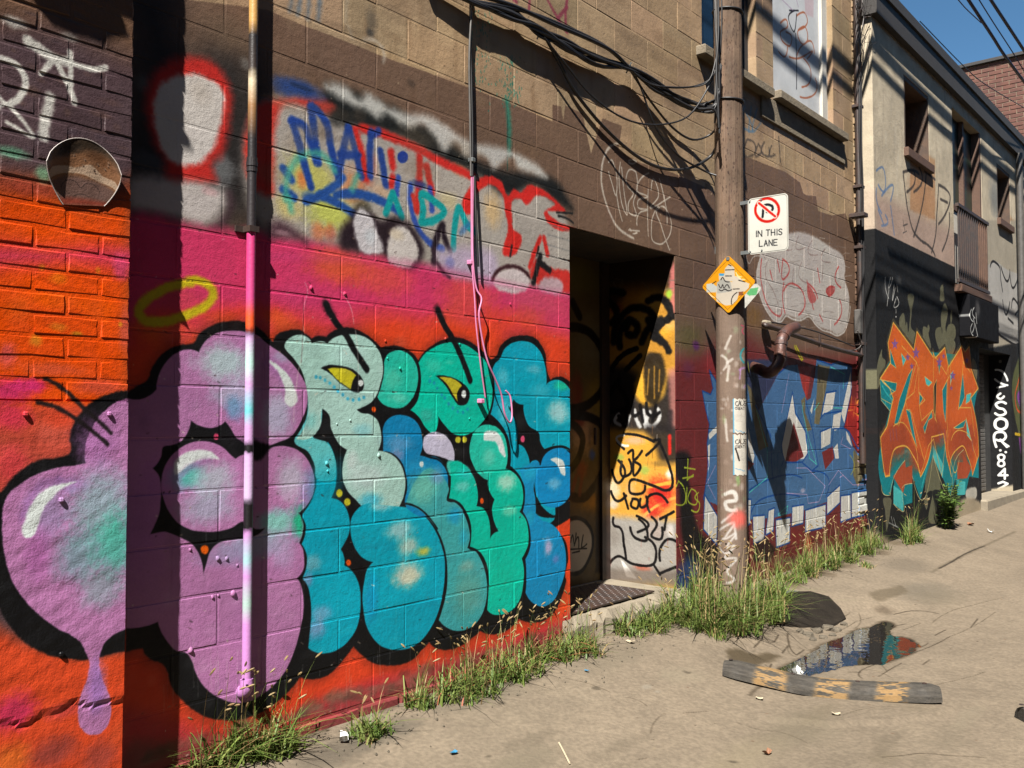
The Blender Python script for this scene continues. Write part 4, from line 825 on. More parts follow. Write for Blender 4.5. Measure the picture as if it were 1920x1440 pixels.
for q in ((90, 570, 60, 90, (160, 66, 34), .9), (235, 540, 60, 70, (158, 66, 34), .9), (345, 590, 60, 90, (158, 66, 34), .9), (160, 640, 40, 60, (160, 66, 34), .8)): cb.spray(*q)
cb.fill(ORP if False else '25,550! 70,505! 110,490! 165,600! 200,640! 180,700! 130,590! 80,590! 60,690! 35,690!', (164, 70, 36), 3, .8)
HOLE = (('62,200! 86,276! 62,256!', TL), ('105,215! 124,242! 112,268!', TL2), ('98,400! 135,300! 152,275! 118,420! 90,500! 78,495!', TL), ('124,440! 140,440! 168,590! 150,545!', TL), ('198,308! 228,332! 214,347! 204,340!', TL2), ('178,370! 191,396! 177,422!', TL), ('192,510! 226,448! 229,472! 213,482! 199,535!', TL), ('233,350! 246,320! 241,482! 234,462!', (40, 40, 36)), ('268,362! 287,322! 281,490! 272,440!', TL), ('331,440! 350,296! 357,390! 345,420!', TL), ('313,512! 364,478! 352,510! 330,516!', TL), ('362,470! 383,562! 366,542!', TL2), ('364,380! 383,374! 377,406! 361,418!', TL2), ('300,300! 312,285! 300,345!', TL2), ('252,262! 262,250! 256,300!', TL), ('20,320! 88,335! 84,365! 60,380! 70,420! 25,395!', TL))
for sp, c in HOLE: cb.fill(sp, c, .8, sharp=True); cb.line(sp, (216, 176, 96), 3.2, .7, closed=True, sharp=True)
cb.line('30,345 55,385 70,400', TL2, 8, 1.5, .7)
V(1280, 480, 3); cb.line(ORP, (226, 172, 70), 8, .8, closed=True); V(1640, 560, 2.114)
cb.lines('95,505 130,385 166,252 108,188;166,252 172,272 156,372 122,402 130,440 146,452 196,640;176,272 174,372 200,402 177,424 186,484 231,440 247,492;233,232 233,300 240,482;292,262 286,480 290,522 290,600;302,250 300,300 268,362;352,250 333,432 382,432 396,545;200,632 214,582 233,556 266,702 286,522;345,190 350,250 380,292;240,228 285,300 292,262', (220, 168, 74), 4.2, .8, sharp=True)
cb.lines('75,505 105,490 142,532 166,602 180,692 200,632;303,562 332,522 366,532 394,602 406,642;290,600 300,640 318,690 335,640', (220, 168, 74), 4.2, .8)
for x, y, q in ((80, 180, 20), (131, 232, 14), (164, 215, 21), (147, 268, 12), (256, 252, 18), (273, 228, 10), (310, 305, 17), (304, 355, 9), (365, 245, 12)):
    st = ' '.join(f'{x + (q if k % 2 == 0 else q * .4) * .75 * math.sin(k * math.pi / 5):.1f},{y - (q if k % 2 == 0 else q * .4) * 1.25 * math.cos(k * math.pi / 5):.1f}!' for k in range(10))
    cb.fill(st, (128, 84, 140), .7, sharp=True)
for x, y in ((60, 520), (72, 518), (84, 515), (255, 530), (266, 525), (277, 520), (385, 560)): cb.line([(x, y), (x + 5, y + 44)], (104, 72, 126), 6, 1.5, .6)
V(1280, 480, 3)
cb.lines('1112,690 1165,745 1190,760;1115,810 1165,870;1118,1290 1140,1345 1168,1345;1168,1345 1195,1230 1250,1150;1186,1395 1240,1438 1245,1290 1292,1280;1292,1240 1338,1370 1408,1120;1408,1120 1505,1350 1550,1120 1580,1090', (196, 186, 130), 5, .8)
cb.lines('1140,120 1145,200 1160,240;1160,190 1150,280;1170,120 1160,180 1175,150 1180,120;1190,160 1180,250 1195,180;1200,240 1195,290 1210,280 1205,230;1205,160 1210,200;1200,300 1200,320', (214, 212, 206), 7, 1.4); cb.spray(1150, 200, 30, 60, (150, 150, 148), .35); cb.spray(1215, 150, 20, 40, (150, 150, 148), .4); cb.dot(1200, 342, 3, 4, (214, 212, 206))
V(1600, 720, 4.5)
cb.lines('320,1120 340,1210;340,1130 360,1200;300,1170 380,1210', (196, 196, 192), 9, 2, .8); cb.fill('950,900 1030,870 1030,970 960,970', (200, 196, 182), 5, .9)
cb.fill('200,1240! 330,1330! 420,1350! 1080,1040! 1080,1150! 420,1420! 200,1420!', (150, 132, 108), 12, .9); cb.fill('860,1040 950,960 1075,1000! 1080,1120! 860,1140', (176, 160, 134), 10, .9)
# right of the shutter doorway: silver throw-up and colours at the edge
V(1280, 480, 3); cb.fill('1545,-200! 1920,-200! 1920,480! 1720,520! 1700,200! 1545,80!', (170, 160, 142), 6)
cb.fill('1730,40 1760,30 1800,60 1830,80 1860,90 1920,110! 1920,460! 1870,500 1820,470 1760,420 1735,300', (178, 174, 168), 4)
cb.lines('1730,60 1745,30 1775,50 1790,140 1800,200;1790,60 1830,140 1840,100;1840,80 1860,180 1890,110;1740,300 1760,420 1820,470 1880,500 1900,400;1800,250 1820,330 1840,260;1850,290 1860,240 1890,290 1870,330;1760,300 1780,400;1830,350 1860,380', (36, 34, 36), 14, 1.4)
cb.fill('1880,600 1900,560 1920,560! 1920,1100! 1890,1000', (96, 100, 60), 6, .9); cb.lines('1915,580 1890,700 1870,800 1900,880 1920,880', (214, 84, 30), 14, 1.5); cb.fill('1890,760 1920,740! 1920,900! 1900,860', (130, 70, 150), 3); cb.lines('1870,1000 1920,1010', (206, 170, 40), 16, 2); cb.fill('1890,1020! 1920,1020! 1920,1130! 1900,1110!', (120, 60, 130), 2)
# reveal of the shutter doorway with the upright lettering
XS0, XS1, YS = 13.40, 15.25, 0.17
cs = Canvas(-0.14, 0.19, 0.0, 2.4, 300, (24, 24, 26), lambda a, b: (lambda p: (p.y, p.z))(PXP(a, b, XS1)), 'YZ')
V = cs.view; V(1600, 720, 4.5); SW = (220, 220, 216)
cs.dot(1240, -190, 14, 14, (120, 120, 120)); cs.lines('1200,-120 1250,-110 1290,-60 1300,-30;1195,-40 1260,0 1300,10;1215,30 1280,15', SW, 16, 1.5)
cs.line('1240,80 1215,110 1240,125 1270,105', SW, 18, 1.5)
cs.text('S', 1195, 150, 95, 115, SW, 20); cs.text('O', 1195, 290, 100, 95, SW, 24); cs.text('R', 1205, 410, 90, 120, SW, 20); cs.line('1255,490 1310,525', SW, 16); cs.dot(1240, 560, 12, 10, SW); cs.dot(1285, 575, 12, 10, SW)
cs.text('8', 1215, 595, 65, 100, SW, 18); cs.text('4', 1225, 715, 75, 85, SW, 18); cs.text('2', 1220, 825, 85, 65, SW, 18)
cs.fill('1100,900! 1400,840! 1400,1200! 1100,1200!', (170, 158, 136), 8)

# ------------------------------------------------------------------ materials of the place
M = {}
M['wall'] = paint_mat('painted_block', cw, 0.5, fine=(190.0, 0.0011), coarse=(30.0, 0.0028), grit=0.25)
M['pillar'] = paint_mat('painted_brick', cp, 0.45, fine=(170.0, 0.0014), coarse=(46.0, 0.0026), grit=0.3)
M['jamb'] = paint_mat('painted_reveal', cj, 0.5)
M['door'] = paint_mat('painted_door', cd, 0.45, coarse=(8.0, 0.002), fine=(120.0, 0.0005))
M['stucco'] = paint_mat('painted_stucco', cb, 0.75, fine=(120.0, 0.003), coarse=(20.0, 0.004), grit=0.35)
M['shutter_reveal'] = paint_mat('black_reveal', cs, 0.6)
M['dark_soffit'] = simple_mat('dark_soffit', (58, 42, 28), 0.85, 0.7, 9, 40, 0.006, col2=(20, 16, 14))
M['concrete'] = simple_mat('concrete', (150, 138, 118), 0.85, 0.35, 6, 70, 0.004)
M['sill'] = simple_mat('sill_concrete', (140, 126, 104), 0.85, 0.4, 9, 60, 0.006)
M['glass'] = simple_mat('dark_glass', (20, 36, 52), 0.08, 0.3, 3, 5, 0.0, spec=0.8)
M['dull_glass'] = simple_mat('foliage_tinted_glass', (26, 34, 34), 0.35, 0.5, 5, 5, 0.0, spec=0.25, col2=(40, 60, 44))  # mirrored foliage put into the dark panes as a green drift
M['frame_blue'] = simple_mat('frame_paint', (26, 38, 50), 0.5, 0.3, 8, 60, 0.001)
M['white_frame'] = simple_mat('white_frame', (214, 208, 196), 0.5, 0.2, 8, 60, 0.001)
M['iron'] = simple_mat('black_iron', (40, 36, 36), 0.55, 0.4, 12, 80, 0.001, col2=(70, 48, 38))
M['rust'] = simple_mat('rusty_brown_wood', (98, 66, 46), 0.7, 0.4, 12, 60, 0.003)
M['shaded_wood'] = simple_mat('shaded_reveal_brown', (64, 48, 38), 0.75, 0.5, 12, 60, 0.003, col2=(92, 66, 46))  # brown darkened so the colour carries the shade inside the window reveals
M['fascia'] = simple_mat('dark_fascia', (44, 38, 34), 0.7, 0.4, 6, 60, 0.002)
M['brick_red'] = simple_mat('red_brown_brick', (112, 68, 52), 0.85, 0.5, 4.3, 70, 0.004, col2=(84, 48, 40))
M['mortar'] = simple_mat('pale_mortar', (150, 134, 112), 0.9, 0.3, 9, 90, 0.004)
M['brick_tan'] = simple_mat('tan_brick', (168, 128, 84), 0.85, 0.5, 5, 70, 0.004, col2=(110, 74, 52))
M['brick_dark'] = simple_mat('sooty_brick', (92, 66, 56), 0.85, 0.5, 6, 70, 0.004, col2=(140, 104, 78))
M['galv'] = simple_mat('galvanised', (150, 156, 156), 0.4, 0.3, 20, 90, 0.0005, metal=0.6)
M['cable'] = simple_mat('black_cable', (26, 24, 26), 0.5, 0.3, 20, 90, 0.0)
M['cable_grey'] = simple_mat('grey_cable', (96, 92, 88), 0.5, 0.4, 20, 90, 0.0)
M['cable_pink'] = simple_mat('cable_under_pink_paint', (214, 130, 172), 0.5, 0.2, 20, 90, 0.0)
M['cable_violet'] = simple_mat('violet_black_cable', (38, 24, 62), 0.5, 0.3, 20, 90, 0.0)
M['black_board'] = simple_mat('black_board', (28, 28, 30), 0.8, 0.4, 4, 50, 0.001)

def sub_openings(x0, x1, ops):
    out = [(x0, x1)]
    for a, b in ops:
        nxt = []
        for p, q in out:
            if b <= p or a >= q: nxt.append((p, q)); continue
            if a > p: nxt.append((p, a))
            if b < q: nxt.append((b, q))
        out = nxt
    return out
def slab_with_openings(mb, x0, x1, z0, z1, y0, y1, ops):
    """wall slab made of cells round rectangular openings (a,b,c,d)"""
    xs = sorted({x0, x1, *[v for o in ops for v in o[:2] if x0 < v < x1]}); zs = sorted({z0, z1, *[v for o in ops for v in o[2:] if z0 < v < z1]})
    for i in range(len(xs) - 1):
        for j in range(len(zs) - 1):
            mx, mz = (xs[i] + xs[i + 1]) / 2, (zs[j] + zs[j + 1]) / 2
            if any(a < mx < b and c < mz < d for a, b, c, d in ops): continue
            mb.box((xs[i], y0, zs[j]), (xs[i + 1], y1, zs[j + 1]))
_pm = {}
def piece_mesh(kind, L, H, D, mat, bev=0.004, jit=0.0015, nvar=6):
    """rough-edged block: front ring, bevel ring, back ring"""
    key = (kind, round(L, 3), round(H, 3), rnd.randrange(nvar))
    if key in _pm: return _pm[key]
    r = random.Random(str(key)); hw, hh = L / 2, H / 2
    out = [(-hw, -hh), (0, -hh), (hw, -hh), (hw, 0), (hw, hh), (0, hh), (-hw, hh), (-hw, 0)]
    v = []
    for k, (x, z) in enumerate(out):
        b = bev * r.uniform(0.6, 1.7); sx = -1 if x > 0 else (1 if x < 0 else 0); sz = -1 if z > 0 else (1 if z < 0 else 0)
        v.append((x + sx * b + r.uniform(-jit, jit), r.uniform(-jit, jit) * 0.6, z + sz * b + r.uniform(-jit, jit)))
    for k, (x, z) in enumerate(out): v.append((x + r.uniform(-jit, jit), bev * r.uniform(0.7, 1.2), z + r.uniform(-jit, jit)))
    for k, (x, z) in enumerate(out): v.append((x, D, z))
    f = [(0, 1, 5, 6, 7), (1, 2, 3, 4, 5)]
    for ring in (0, 8):
        for k in range(8): f.append((ring + k, ring + 8 + k, ring + 8 + (k + 1) % 8, ring + (k + 1) % 8))
    m = bpy.data.meshes.new(kind); m.from_pydata(v, [], f); m.update(); m.materials.append(mat)
    _pm[key] = m
    return m
def lay(kind, pieces, D, mat, parent, limit=300, stuff_name=None, bev=0.004, jit=0.0015, axis='Y', wob=0.0012):
    """pieces: (x0, x1, z0, z1, y). The ones that show largest are objects of their own, the rest one part."""
    def size(p):
        X, Z = (p[0] + p[1]) / 2, (p[2] + p[3]) / 2
        c = (X, p[4], Z) if axis == 'Y' else (p[4], X, Z)
        u, v, d = project(c)
        if d < 0.2 or not (-120 < u < 2040 and -120 < v < 1560): return 0.0
        return (p[1] - p[0]) * (p[3] - p[2]) / d ** 3
    ps = sorted(pieces, key=size, reverse=True); rest = MB(); o_ = off(parent)
    for i, (a, b, c, d, y) in enumerate(ps):
        y += rnd.uniform(-wob, wob)
        me = piece_mesh(kind, b - a, d - c, D, mat, bev, jit)
        loc = Vector(((a + b) / 2, y, (c + d) / 2)) if axis == 'Y' else Vector((y, (a + b) / 2, (c + d) / 2))
        rz = 0.0 if axis == 'Y' else -math.pi / 2
        if i < limit and size((a, b, c, d, y)) > 0:
            o = bpy.data.objects.new(kind, me); link(o, parent); o.location = loc - o_; o.rotation_euler.z = rz
        else:
            mw = Matrix.Translation(loc) @ Matrix.Rotation(rz, 4, 'Z')
            rest.add([mw @ v.co for v in me.vertices], [tuple(p.vertices) for p in me.polygons])
    if rest.v and stuff_name: rest.build(stuff_name, mat, parent, kind='stuff')

# ------------------------------------------------------------------ ground
PUD = [G(1280 + x / 3, 960 + y / 3) for x, y in ((550, 855), (590, 822), (640, 800), (700, 770), (760, 735), (820, 690), (860, 672), (905, 662), (1000, 608), (1050, 600), (1085, 600), (1105, 578), (1150, 570), (1172, 598), (1138, 625), (1146, 668), (1230, 688), (1300, 738), (1275, 780), (1180, 820), (1100, 846), (1020, 846), (880, 848), (760, 872), (680, 888), (600, 884))]
pud_xy = np.array([(p.x, p.y) for p in PUD]); PZ = min(ground_z(p.x, p.y) for p in PUD) - 0.004
def poly_sd(X, Y, P):
    D = np.full(X.shape, 1e9); ins = np.zeros(X.shape, bool)
    for i in range(len(P)):
        a, b = P[i], P[(i + 1) % len(P)]; D = np.minimum(D, Canvas._d2(X, Y, a, b))
        if abs(a[1] - b[1]) > 1e-12:
            ins ^= ((a[1] > Y) != (b[1] > Y)) & (X < (b[0] - a[0]) * (Y - a[1]) / (b[1] - a[1]) + a[0])
    return np.where(ins, -np.sqrt(D), np.sqrt(D))
gx = np.unique(np.concatenate([[-250, -60, -20, -8, -4], np.arange(-2, 3.6, 0.07), np.arange(3.6, 8.6, 0.022), np.arange(8.6, 20, 0.09), [20, 22, 26, 40, 80, 300]]))
gy = np.unique(np.concatenate([[-250, -60, -20, -9, -6], np.arange(-4.6, -2.4, 0.06), np.arange(-2.4, 0.02, 0.022), [0.05, 0.7, 3, 30, 250]]))
GX, GY = np.meshgrid(gx, gy)
def fbm2(X, Y, s, seed):
    r = np.random.default_rng(seed); out = np.zeros(X.shape)
    for k in range(7):
        a = r.uniform(0, 2 * math.pi); f = s * r.uniform(0.6, 2.2); out += np.sin((X * math.cos(a) + Y * math.sin(a)) * f + r.uniform(0, 6.28)) / (0.6 + f / s)
    return out / 3.0
GZ = 0.0125 * np.clip(GX - 2.0, 0, 30) - 0.15 * np.clip(-GY - 0.12, 0, 1.15) + 0.004 * fbm2(GX, GY, 2.2, 3) + 0.002 * fbm2(GX, GY, 14.0, 4)
near = (GX > 3) & (GX < 9) & (GY > -3.5)
sd = np.full(GX.shape, 9.0); sd[near] = poly_sd(GX[near], GY[near], pud_xy)
sdw = sd - 0.025 + 0.022 * fbm2(GX, GY, 16.0, 9) + 0.01 * fbm2(GX, GY, 50.0, 10)
inside_ = np.clip(-sdw, 0, 0.25); outside_ = np.clip(sdw, 0, 1)
tgt = np.where(sdw < 0, PZ - 0.004 - inside_ * 0.12, PZ + 0.003 + outside_ * 0.02)
bl = np.clip(1 - outside_ / 0.5, 0, 1); bl = bl * bl * (3 - 2 * bl)
GZ = GZ * (1 - bl) + tgt * bl
GZ = np.where((sdw > 0) & (GZ < PZ + 0.003) & (outside_ < 0.8), PZ + 0.003 + 0.003 * np.clip(outside_ / .1, 0, 1), GZ)
def fine_ground(x, y):
    i = int(np.clip(np.searchsorted(gx, x), 1, len(gx) - 1)); j = int(np.clip(np.searchsorted(gy, y), 1, len(gy) - 1))
    return float(GZ[j, i])
cg = Canvas(-1.5, 17.0, -4.8, 0.4, 150, (173, 156, 134), lambda a, b: (lambda p: (p.x, p.y))(G(a, b)), 'XY')
_t = vnoise(cg.h, cg.w, 120, 31) * .4 + vnoise(cg.h, cg.w, 40, 32) * .35 + vnoise(cg.h, cg.w, 12, 33) * .25
cg.px *= (0.91 + .18 * _t)[..., None]
_e = vnoise(cg.h, cg.w, 2, 34); cg.px *= (0.92 + .16 * _e)[..., None]
V = cg.view; V(0, 0, 1)
for x, y, rx, ry, c, a in ((700, 1380, 160, 30, (122, 114, 100), .7), (620, 1420, 120, 30, (120, 110, 96), .6), (900, 1300, 160, 30, (140, 130, 112), .6), (1150, 1230, 160, 24, (148, 136, 116), .5), (1500, 1370, 160, 26, (150, 138, 116), .5), (1740, 1110, 100, 14, (140, 130, 114), .6), (1700, 1060, 80, 10, (134, 122, 106), .5), (980, 1430, 160, 30, (150, 138, 116), .5), (1400, 1420, 200, 24, (184, 168, 138), .5)): cg.spray(x, y, rx, ry, c, a)
for i in range(46): # dirt and crumbs along the wall
    x = rnd.uniform(420, 1150); cg.spray(x, 1400 - (x - 480) * .33 + rnd.uniform(-14, 10), 26, 8, rnd.choice([(104, 86, 66), (124, 100, 76), (90, 76, 60)]), .6)
for i in range(30):
    x = rnd.uniform(1180, 1680); cg.spray(x, 1200 - (x - 1180) * .36 + rnd.uniform(-6, 8), 24, 6, (112, 96, 74), .5)
for i in range(26):
    x, y = rnd.uniform(650, 1900), rnd.uniform(1060, 1430)
    if y > 1430 - (x - 560) * .26: cg.spray(x, y, rnd.uniform(40, 140), rnd.uniform(5, 16), rnd.choice([(140, 128, 108), (126, 114, 96), (188, 174, 148), (150, 136, 112)]), rnd.uniform(.25, .5), rag=.8)
for i in range(9):
    x, y = rnd.uniform(800, 1850), rnd.uniform(1150, 1430); cg.spray(x, y, rnd.uniform(5, 16), rnd.uniform(2, 5), (92, 82, 68), .6, rag=1.2)
DK = (84, 72, 56)
V(1280, 960, 3)
pl = '550,855 590,822 700,770 820,690 905,662 1000,608 1085,600 1150,570 1172,598 1138,625 1146,668 1230,688 1300,738 1275,780 1180,820 1100,846 1020,846 880,848 760,872 680,888 600,884'
cg.fill(pl, (84, 70, 52), 7, .9, grow=22); cg.fill(pl, (50, 41, 32), 4, .97, grow=9)
cg.fill('250,760 300,740 400,750 500,745 545,760 480,790 380,815 280,800', (98, 84, 62), 8, .85)
cg.fill('1050,460 1150,430 1240,420 1260,440 1180,480 1090,485', (120, 106, 84), 8, .6); cg.spray(1130, 520, 60, 16, (90, 76, 60), .5)
cg.lines('1400,340 1470,300 1560,255 1640,215 1740,170 1870,110', (110, 98, 78), 12, 5, .5); cg.lines('1440,320 1500,290 1580,240 1700,190', (60, 52, 42), 7, 2, .8)
cg.lines('590,640 600,700 640,750;590,700 560,740;640,750 680,720;500,800 490,840 540,850;1010,890 990,920 1010,940;1010,890 1080,860 1120,850;930,900 1000,905;1190,540 1300,545 1440,570;1170,605 1250,600;1300,740 1340,750 1380,730;1350,860 1390,830;1420,690 1480,660;1660,600 1620,650;440,640 500,690 540,650;450,680 400,720;720,1010 700,1040;1100,930 1180,880 1230,850;1250,800 1420,740 1500,700;1120,1380 1250,1370 1340,1360 1480,1370 1700,1380', DK, 7, .9, .9)
cg.lines('560,640 600,680 590,720 640,760;640,690 700,720 760,700;500,840 460,800;820,640 900,600 980,560 1060,540;880,560 940,520;960,600 1000,560 990,520;1020,890 1100,900 1180,940;1120,860 1150,900;1400,620 1500,560 1640,520 1800,480;1240,640 1340,610;1500,700 1640,640 1760,560;900,1160 1040,1120 1200,1110;300,1180 420,1220 560,1240 700,1300;1300,1000 1500,960 1700,900', (96, 84, 66), 4, .8, .75)
cg.lines('380,1030 430,985 470,975', (88, 76, 60), 20, 4, .7)
V(960, 960, 3)
cg.lines('640,1040 720,1060 760,1090;860,1130 800,1180 780,1240;300,930 420,960 550,1010;700,1390 760,1380;960,1130 1100,1120', DK, 5, 1.0, .6)
cg.spray(760, 985, 60, 14, (196, 186, 168), .5); cg.spray(820, 1010, 30, 8, (200, 190, 172), .5)
V(0, 0, 1)
for i in range(130):
    x = rnd.uniform(560, 1900); y = rnd.uniform(1110, 1435)
    if y > 1420 - (x - 560) * .26: cg.line([(x, y), (x + rnd.uniform(-4, 4), y + rnd.uniform(-1, 1))], rnd.choice([(210, 196, 170), (84, 70, 54), (120, 70, 44), (206, 186, 150)]), rnd.uniform(1, 2.6), .8, .7)
cg.spray(1500, 1115, 24, 8, (70, 120, 150), .7)
M['ground'] = paint_mat('worn_asphalt', cg, 0.85, fine=(210.0, 0.0016), coarse=(34.0, 0.003), gain=0.44, spec=0.15, grit=0.36, drift=.5)
mb = MB(); nx = len(gx)
mb.v = [tuple(p) for p in np.stack([GX.ravel(), GY.ravel(), GZ.ravel()], 1)]
mb.f = [(j * nx + i, j * nx + i + 1, (j + 1) * nx + i + 1, (j + 1) * nx + i) for j in range(len(gy) - 1) for i in range(nx - 1)]
mb.build('ground', M['ground'], smooth=True, kind='structure')
m, nt, b = new_mat('puddle_water'); b.inputs['Base Color'].default_value = (0.012, 0.010, 0.008, 1); b.inputs['Roughness'].default_value = 0.02; b.inputs['IOR'].default_value = 1.33
b.inputs['Specular IOR Level'].default_value = 0.9; b.inputs['Transmission Weight'].default_value = 0.35
bump(nt, b, [(noise(nt, pos(nt), 9.0, 2), 0.0012)]); M['water'] = m
mb = MB(); c = pud_xy.mean(0); P = [(c[0] + (x - c[0]) * 1.22, c[1] + (y - c[1]) * 1.22, PZ) for x, y in pud_xy]
mb.add(P, [tuple(range(len(P)))]); mb.build('puddle', M['water'], kind='structure')

# ------------------------------------------------------------------ the block building
DOOR = (4.38, 5.60, -0.2, 2.457)
WIN1, WIN2 = (6.02, 6.93, 4.03, 6.0), (7.26, 8.60, 4.06, 6.0)
OPS = [DOOR, WIN1, WIN2]; XA, XB, ZT = 1.35, 9.12, 6.3
bb = thing('block_building', 'tan and brown concrete block building covered in graffiti, behind the utility pole', 'building', loc=(5, 0, 0))
mb = MB(); slab_with_openings(mb, XA, XB + 0.24, -0.1, ZT, 0.0016, 0.3, [(4.36, 5.62, -0.2, 2.472), WIN1, WIN2]); mb.build('mortar', M['wall'], bb)
blocks = []
for r_ in range(32):
    z0 = 0.057 + 0.2 * r_; z1 = z0 + 0.2
    if z0 > ZT - 0.1: break
    segs = sub_openings(XA, XB, [(a, b) for a, b, c, d in OPS if c < (z0 + z1) / 2 < d])
    for a, b in segs:
        js = [a] + [x for x in np.arange((0.26 if r_ % 2 else 0.06) - 0.4, 10, 0.4) if a + 0.06 < x < b - 0.06] + [b]
        for p, q in zip(js, js[1:]): blocks.append((p + 0.004, q - 0.004, z0 + 0.004, z1 - 0.004, 0.0))
lay('block', blocks, 0.03, M['wall'], bb, 300, 'far_blocks', bev=0.002, jit=0.0012, wob=0.0006)
# brick plinth course at the foot
pl_ = [(x, min(x + 0.232, b_) - 0.008, -0.03, 0.048, -0.012) for a_, b_ in ((1.35, 4.38), (5.62, 9.1)) for x in np.arange(a_, b_ - 0.1, 0.24)]
lay('brick', pl_, 0.05, M['wall'], bb, 40, 'far_plinth_bricks', bev=0.006, jit=0.003, wob=0.004)
# toothed brick edge beside the stucco front
pier = []; k = 0
for z in np.arange(0.06, 6.2, 0.0735):
    pier.append((9.125, 9.125 + (0.215 if k % 2 else 0.15), z, z + 0.062, -0.012 if k % 2 else -0.006)); k += 1
lay('brick', [p for p in pier if p[2] < 1.75], 0.05, M['wall'], bb, 80, None, bev=0.005, jit=0.003, wob=0.003)
lay('brick', [p for p in pier if 1.75 <= p[2] < 2.9], 0.05, M['brick_dark'], bb, 80, None, bev=0.005, jit=0.003, wob=0.003)
lay('brick', [p for p in pier if p[2] >= 2.9], 0.05, M['brick_tan'], bb, 80, None, bev=0.005, jit=0.003, wob=0.003)
# doorway recess
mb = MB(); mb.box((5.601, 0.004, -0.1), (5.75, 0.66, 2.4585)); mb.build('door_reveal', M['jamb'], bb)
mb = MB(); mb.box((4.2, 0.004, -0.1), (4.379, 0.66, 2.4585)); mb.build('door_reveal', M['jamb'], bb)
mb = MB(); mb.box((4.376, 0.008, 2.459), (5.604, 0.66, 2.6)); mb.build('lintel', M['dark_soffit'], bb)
dr = MB(); dr.box((4.377, YD, 0.19), (5.603, YD + 0.05, 2.46)); dr = dr.build('door', M['door'], bb)
mb = MB(); mb.box((5.50, YD - 0.02, 0.19), (5.601, YD - 0.001, 2.455)); mb.build('door_frame', M['iron'], dr)
mb = MB(); mb.tube([(5.40, YD - 0.03, 1.15), (5.40, YD - 0.03, 1.27)], 0.012); mb.build('handle', M['iron'], dr)
# window 1 (behind the pole) and boarded window 2
w1 = MB(); w1.box((WIN1[0], 0.10, WIN1[2]), (WIN1[1], 0.14, WIN1[3])); w1 = w1.build('window', M['glass'], bb)
mb = MB()
for a, b in ((WIN1[0], WIN1[0] + 0.06), (6.44, 6.50), (WIN1[1] - 0.06, WIN1[1])): mb.box((a, 0.07, WIN1[2]), (b, 0.099, WIN1[3]))
mb.box((WIN1[0] + 0.061, 0.072, WIN1[2]), (6.439, 0.099, WIN1[2] + 0.07)); mb.box((6.501, 0.072, WIN1[2]), (WIN1[1] - 0.061, 0.099, WIN1[2] + 0.07)); mb.build('frame', M['frame_blue'], w1)
cwn = Canvas(7.2, 8.7, 4.0, 6.1, 220, (202, 204, 206), lambda a, b: (lambda p: (p.x, p.z))(W(a, b, 0.06)))
V = cwn.view; V(1280, 0, 3)
OT = (170, 96, 62)
cwn.lines('550,130 580,110 590,150 550,180 560,230 600,260 610,200 580,180;640,330 660,270 700,230 680,150 650,170 680,250 710,230 740,300;640,90 680,70 700,130 650,170;700,330 730,290 640,330 600,320;670,490 700,480 720,400 680,330;660,545 700,550 740,530 745,440;540,290 570,320 590,260', OT, 10, 1.5, .9)
cwn.lines('630,60 600,80 625,180 640,80;635,190 640,330 640,500;600,60 650,60', (36, 34, 36), 9, 1.2); cwn.lines('560,0 620,60;640,0 650,40', (150, 120, 150), 6, 1.5, .7)
cwn.fill('670,-200! 735,-200! 735,100! 690,80!', (196, 176, 180), 4, .9)
M['board'] = paint_mat('white_board', cwn, 0.5, fine=(160., .0003), coarse=(9., .001))
w2 = MB(); w2.box((WIN2[0], 0.06, WIN2[2]), (8.42, 0.09, WIN2[3])); w2 = w2.build('window', M['board'], bb); w2['label'] = 'white boarded window scrawled with orange tags'
mb = MB(); mb.box((8.42, 0.03, WIN2[2]), (8.52, 0.09, WIN2[3])); mb.box((8.525, 0.05, WIN2[2]), (8.60, 0.1, WIN2[3])); mb.build('frame', M['white_frame'], w2)
for a, b, z in ((5.93, 7.12, 4.03), (7.24, 8.80, 4.06)):
    mb = MB(); mb.bbox((a, -0.075, z - 0.075), (b, 0.12, z - 0.001), 0.008); mb.build('window_sill', M['sill'], bb)
mb = MB(); mb.bbox((7.0, -0.018, 3.78), (8.85, 0.003, 3.975), 0.006); mb.build('patched_render', M['sill'], bb)
for V0, pts in (((480, 480), ((810, 632, 9), (1066, 466, 10), (1146, 495, 7), (728, 478, 8), (690, 1122, 12), (740, 575, 6), (1430, 270, 9), (500, 212, 10), (310, 180, 12), (398, 1165, 10), (403, 1210, 7), (530, 925, 7), (455, 945, 6), (1200, 915, 7))), ((0, 960), ((1275, 262, 10), (1225, 262, 12), (1312, 460, 14), (1072, 778, 13), (1070, 212, 8), (1195, 480, 9), (1228, 470, 7), (1335, 300, 7)))):
    for x, y, q in pts:
        p = W(V0[0] + x / 3, V0[1] + y / 3); r_ = q / 3 / 450; mb = MB(); n_ = 8
        for k, (a_, h_) in enumerate(((1.25, 0), (.9, .55), (.45, .9))):
            for i in range(n_): t_ = 2 * math.pi * i / n_; w_ = r_ * a_ * rnd.uniform(.75, 1.2); mb.v.append((p.x + w_ * math.cos(t_), .001 - r_ * h_ * rnd.uniform(.8, 1.1), p.z + w_ * 1.2 * math.sin(t_)))
        for k in (0, n_): mb.f += [(k + i, k + (i + 1) % n_, k + n_ + (i + 1) % n_, k + n_ + i) for i in range(n_)]
        mb.f.append(tuple(2 * n_ + i for i in range(n_))); mb.build('paint_lump', M['wall'], bb, smooth=True)
mb = MB(); mb.bbox((XA, -0.06, ZT), (XB + 0.2, 0.45, ZT + 0.12), 0.02); mb.build('parapet_coping', M['concrete'], bb)
